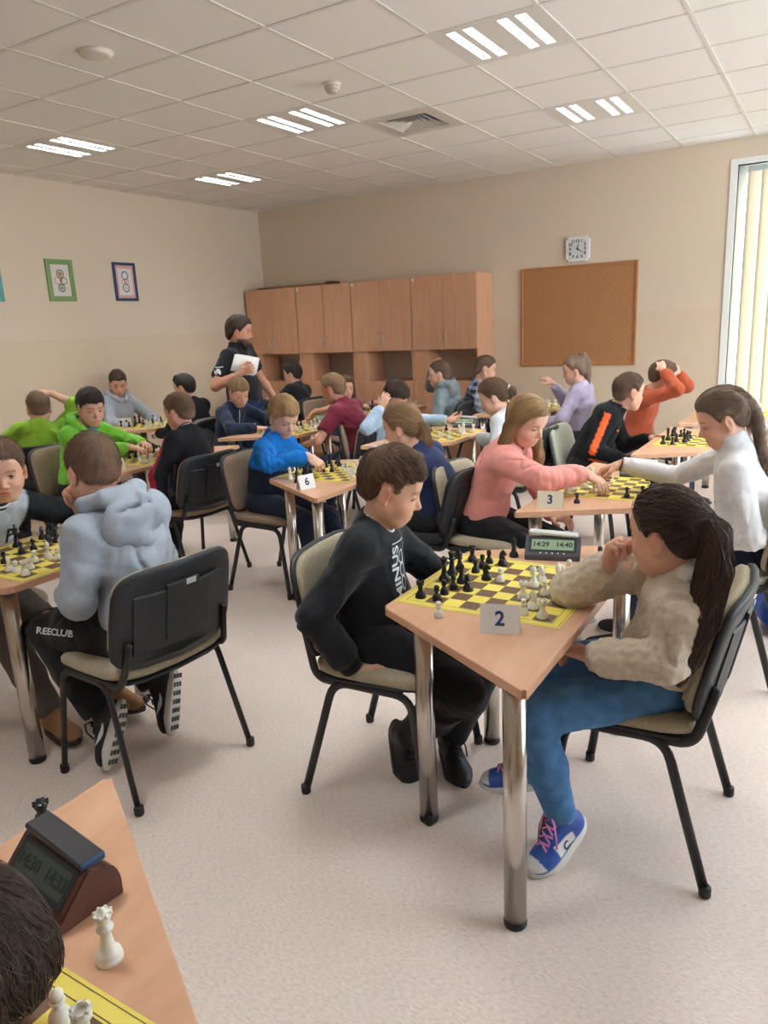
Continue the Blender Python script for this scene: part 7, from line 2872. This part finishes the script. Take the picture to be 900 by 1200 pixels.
def middle_game(seed, flip=False):
    r = random.Random(seed)
    pos = {}
    b = 'w' if flip else 'b'
    w = 'b' if flip else 'w'
    back = 'RNBQKBNR'
    for f in range(8):
        if r.random() < 0.86:
            pos[(0, f)] = (b, back[f])
        if r.random() < 0.86:
            pos[(7, f)] = (w, back[f])
        pos[(1 + (r.random() < 0.4) + (r.random() < 0.15), f)] = (b, 'P')
        pos[(6 - (r.random() < 0.4) - (r.random() < 0.15), f)] = (w, 'P')
    for side, rk in ((b, 0), (w, 7)):
        for f in (1, 2, 5, 6):
            if (rk, f) in pos and r.random() < 0.55:
                p = pos.pop((rk, f))
                tr = (2 if rk == 0 else 5, min(7, max(0, f + r.choice((-1, 1)))))
                if tr not in pos:
                    pos[tr] = p
    keys = [k for k in pos if pos[k][1] == 'P']
    r.shuffle(keys)
    for k in keys[:4]:
        pos.pop(k)
    return [(c, l, a, f) for (a, f), (c, l) in pos.items()]


setup('left', middle_game(1))
setup('blue', middle_game(2))
setup('t3', [p for p in middle_game(3, True) if not (p[2] >= 4 and p[3] in (2, 3))])
setup('green', middle_game(4))
setup('t7', middle_game(5))
setup('navy', middle_game(6))
setup('t13', middle_game(7))
setup('olive', middle_game(8))
setup('cab', middle_game(9))
setup('small', middle_game(10))
setup('lilac', middle_game(12))
setup('orange', middle_game(13))
setup('rust', middle_game(14))
setup('near', parse('wP57 wR67 wP65 wK74 wP76 wN75 bP24 bP15 bK04 bR07 bN25 bQ03 bP16 wN55'), shift=(0.0, 0.04))
# captured pieces standing beside the boards
for col, kd, x, y, wh, k in (('white', 'pawn', -0.935, 1.797, 'standing off the board beside the big white number card', 't2'), ('black', 'bishop', -0.945, 2.415, 'standing between board and clock before the cream sweater girl', 't2'),
                             ('black', 'pawn', -0.66, 2.50, 'standing off the board behind the cream sweater elbow', 't2'),
                             ('white', 'queen', -0.79, 0.51, 'standing in front of the wood-effect clock', 'near'), ('black', 'queen', -1.09, 0.625, 'standing behind the wood-effect clock', 'near'),
                             ('black', 'pawn', -0.975, 3.275, 'standing off the board beside the pink girl number card', 't3'),
                             ('white', 'bishop', -2.645, 3.297, 'standing on the corner of the blue fleece boy table', 'blue'), ('black', 'bishop', -2.545, 3.23, 'standing next to the number card of the blue fleece boy', 'blue'),
                             ('white', 'queen', -4.19, 4.80, 'standing off the board before the navy sweater boy', 'navy'), ('white', 'pawn', -4.12, 4.83, 'standing at the corner of the navy sweater boy table', 'navy')):
    piece(col, kd, x, y, TOPZ, wh, 'captured pieces beside the boards')

# ------------------------------------------------------------------ chess clocks
M_CLK = mat('clock_graphite', S(74, 72, 78), 0.4)
M_CLKW = wood('clock_walnut', S(72, 44, 38), S(98, 62, 52), (3, 12, 12), 0.35)
M_LEV = mat('clock_lever', S(58, 58, 62), 0.35)
M_LEVW = mat('clock_lever_pale', S(206, 206, 204), 0.35)
M_LCD = mat('lcd_green', S(150, 172, 140), 0.45)
M_LCD2 = mat('lcd_grey', S(70, 78, 72), 0.55, spec=0.25)
M_SEG = mat('lcd_digit', S(24, 30, 28), 0.4)


def chess_clock(x, y, deg, left, right, label, walnut=False, w=0.19, z=TOPZ, d=0.105):
    """display faces local -y"""
    t = empty('chess_clock', (x, y, z), math.radians(deg), label, 'chess clock', 'digital chess clocks')
    body = M_CLKW if walnut else M_CLK
    hw = w / 2
    f0, fh = -d / 2, 0.018
    # side profile (y, z): low front lip, sloping display, rounded back
    prof = [(f0, 0), (f0, fh), (f0 + 0.052, 0.072), (f0 + 0.06, 0.075), (d / 2 - 0.018, 0.062), (d / 2 - 0.006, 0.05), (d / 2, 0.03), (d / 2, 0)]
    q = MB()
    n = len(prof)
    vs = [(sx * hw, a, b) for sx in (-1, 1) for a, b in prof]
    bm = bmesh.new()
    bv = [bm.verts.new(p) for p in vs]
    bm.faces.new(bv[:n])
    bm.faces.new(bv[n:][::-1])
    for k in range(n):
        bm.faces.new((bv[k], bv[n + k], bv[n + (k + 1) % n], bv[(k + 1) % n]))
    bmesh.ops.recalc_face_normals(bm, faces=bm.faces[:])
    bmesh.ops.bevel(bm, geom=bm.edges[:], offset=0.0025, segments=2, affect='EDGES')
    q.frombm(bm)
    q.build('case', body, t)
    # display plane
    p0, p1 = V(0, f0, fh), V(0, f0 + 0.052, 0.072)
    upv = unit(p1 - p0)
    rt = V(1, 0, 0)
    nr = np.cross(rt, upv)
    L = np.linalg.norm(p1 - p0)
    mid = (p0 + p1) / 2 + upv * 0.004
    Mx = lambda off, up=0.0, rx=0.0: frame(mid + nr * off + upv * up + rt * rx, rt, upv)
    q = MB()
    q.box(-hw + 0.012, hw - 0.012, -L * 0.36, L * 0.40, 0.0, 0.0012, 0, Mx(0.0))
    q.build('bezel', mat('clock_bezel', S(34, 36, 42), 0.5), t)
    q = MB()
    q.box(-hw + 0.022, hw - 0.022, -L * 0.24, L * 0.3, 0.0013, 0.0018, 0, Mx(0.0))
    lcd = q.build('display', M_LCD2 if walnut else M_LCD, t)
    for s_, txt in ((-1, left), (1, right)):
        lettering('digits', txt, 0.026, M_SEG, lcd, Mx(0.0022, L * 0.03, s_ * hw * 0.42), 0.0002)
    q = MB()
    for k in range(5):
        q.lathe([(0.0032, 0.0012), (0.0032, 0.0028), (0, 0.003)], 10, M=Mx(0.0, -L * 0.42, (k - 2) * 0.02))
    q.build('button', M_LEVW, t)
    # rocker lever on top, tilted to one side
    q = MB()
    a = math.radians(3.5)
    Ml = Matrix.Translation((0, f0 + 0.068, 0.078)) @ Matrix.Rotation(a, 4, 'Y')
    q.bbox(-hw + 0.01, hw - 0.01, -0.02, 0.022, -0.002, 0.009, 0.003, 0, Ml)
    q.build('rocker_lever', M_LEV if walnut else M_LEVW, t)
    if walnut:
        q = MB()
        q.bbox(hw - 0.013, hw - 0.007, -0.019, 0.021, -0.003, 0.0085, 0.002, 0, Ml)
        q.build('lever_end', mat('blue_end', S(36, 66, 104), 0.4), t)
    return t


chess_clock(-0.818, 2.468, 14, '14:29', '14:40', 'graphite digital chess clock before the cream sweater girl')
chess_clock(-0.965, 0.562, -6, '14:30', '14:33', 'wood-effect digital chess clock with black lever', walnut=True, w=0.175)
chess_clock(-0.85, 3.96, 6, '13:02', '12:47', 'dark digital chess clock under the braided girl outstretched arm')
chess_clock(-2.44, 3.97, 0, '11:20', '12:05', 'digital chess clock behind the board of the blue fleece boy')
chess_clock(-2.56, 5.50, 4, '12:12', '10:58', 'digital chess clock behind the board of the light blue shirt boy')
chess_clock(-4.02, 5.50, 4, '13:10', '12:31', 'digital chess clock behind the board of the navy sweater boy')

# ------------------------------------------------------------------ number cards (folded tents)
M_CARD = mat('white_card', S(240, 240, 238), 0.7)
M_CARDC = mat('cream_card', S(232, 222, 196), 0.7)
M_NUM = mat('petrol_ink', S(22, 74, 128), 0.6)


def card(x, y, deg, txt, w, h, label, m=M_CARD, ink=M_NUM, size=0.055):
    t = empty('number_card', (x, y, TOPZ), math.radians(deg), label, 'number card', 'folded table number cards')
    dp = 0.022
    q = MB()
    th = 0.0006
    vs = [(-w / 2, -dp, 0), (w / 2, -dp, 0), (w / 2, 0, h), (-w / 2, 0, h), (w / 2, dp, 0), (-w / 2, dp, 0)]
    vs += [(a, b * 0.95 if abs(b) > 0 else 0, c - th if c > 0 else 0) for a, b, c in vs]
    q.add(vs, [(0, 1, 2, 3), (3, 2, 4, 5), (6, 9, 8, 7), (9, 11, 10, 8), (0, 3, 9, 6), (3, 5, 11, 9), (1, 7, 8, 2), (2, 8, 10, 4), (0, 6, 7, 1), (4, 10, 11, 5)])
    q.build('folded_card', m, t)
    if txt:
        n = unit(V(0, -h, dp))
        u = unit(V(0, dp, h))
        lettering('numeral', txt, size, ink, t, frame(V(0, -dp / 2, h / 2) + n * 0.0009, (1, 0, 0), u), 0.0002)
    return t


card(-0.735, 1.775, 17, '2', 0.108, 0.078, 'large white folded card with blue numeral two')
card(-1.06, 3.155, 10, '3', 0.115, 0.075, 'cream folded card with blue numeral three before the girl in pink', M_CARDC)
card(-2.555, 4.70, 8, '7', 0.11, 0.075, 'cream folded card with dark numeral seven', M_CARDC, mat('dark_ink', S(50, 50, 60), 0.6))
card(-5.93, 4.92, 30, '13', 0.11, 0.075, 'folded card with number thirteen by the picture wall', M_CARDC, mat('dark_ink', S(50, 50, 60), 0.6), 0.042)
card(-2.40, 3.12, 72, '6', 0.10, 0.075, 'folded card with numeral six turned sideways by the blue fleece boy', M_CARD, mat('dark_ink', S(50, 50, 60), 0.6))
card(-3.95, 3.16, 80, '', 0.10, 0.075, 'folded card seen edge-on before the bright green jacket boy', M_CARDC)

# ------------------------------------------------------------------ papers held by the man, bag on the floor
t = empty('paper_sheets', (-4.495, 5.085, 1.29), 0, 'stack of white paper sheets held by the bearded man', 'paper')
for k in range(3):
    q = MB()
    n = 6
    Mp = frame((0.006 * k, 0.008 * k, 0.004 * k), (0.84, 0.46, -0.27 + 0.03 * k), (0.12, 0.45, 0.85))
    vs = [(-0.105 + 0.21 * i / n, -0.075 + 0.15 * j, 0.010 * math.sin(3.1 * i / n) + e) for e in (0, 0.0006) for j in (0, 1) for i in range(n + 1)]
    m_ = n + 1
    fs = [(i, m_ + i, m_ + i + 1, i + 1) for i in range(n)] + [(2 * m_ + i, 2 * m_ + i + 1, 3 * m_ + i + 1, 3 * m_ + i) for i in range(n)]
    fs += [(i, i + 1, 2 * m_ + i + 1, 2 * m_ + i) for i in range(n)] + [(m_ + i, 3 * m_ + i, 3 * m_ + i + 1, m_ + i + 1) for i in range(n)] + [(0, 2 * m_, 3 * m_, m_), (n, m_ + n, 3 * m_ + n, 2 * m_ + n)]
    q.add([Mp @ Vector(p) for p in vs], fs, 0, True)
    q.build('sheet', mat('paper_white', S(236, 232, 230), 0.8), t)

F = Field([make_axis(-0.16, 0.16, 0.012, []), make_axis(-0.2, 0.2, 0.012, []), make_axis(-0.03, 0.44, 0.012, [])])
for p in [rc((0, y_, z_), (0.0, y_, z_ + 0.1), 0.062, 0.056, 0.03) for y_ in (-0.085, 0, 0.085) for z_ in (0.06, 0.16)] + [el((0, 0, 0.30), (0.06, 0.12, 0.075), k=0.03), rc((0.055, -0.06, 0.09), (0.055, 0.06, 0.09), 0.042, 0.042, 0.008), rc((0.055, -0.06, 0.13), (0.055, 0.06, 0.13), 0.036, 0.036, 0.02)]:
    F.add(p)
F.clip(V(0, 0, 0.0), (0, 0, -1), 0.01)
vs, fs = F.nets()
me, vs = np_mesh('backpack', vs, fs)
t = empty('backpack', (-0.16, 3.95, 0), math.radians(200), 'blue school backpack on the floor behind the braided girl', 'backpack')
link('bag_body', me, fabric('backpack_blue', S(34, 72, 150), 0.2, 18), t)
q = MB()
q.tube(arc([(-0.02, -0.03, 0.37), (-0.03, -0.03, 0.42), (-0.03, 0.03, 0.42), (-0.02, 0.03, 0.37)], 0.03), 0.008, 8)
q.build('grab_handle', mat('strap_black', S(24, 24, 28), 0.7), t)
for s_ in (-1, 1):
    q = MB()
    q.tube(arc([(-0.06, 0.06 * s_, 0.34), (-0.13, 0.07 * s_, 0.28), (-0.12, 0.09 * s_, 0.1), (-0.08, 0.1 * s_, 0.05)], 0.08), 0.006, 8, rx=3.0, up=(0, 1, 0))
    q.build('shoulder_strap', mat('strap_black', S(24, 24, 28), 0.7), t)
for f in PEOPLE:
    f()
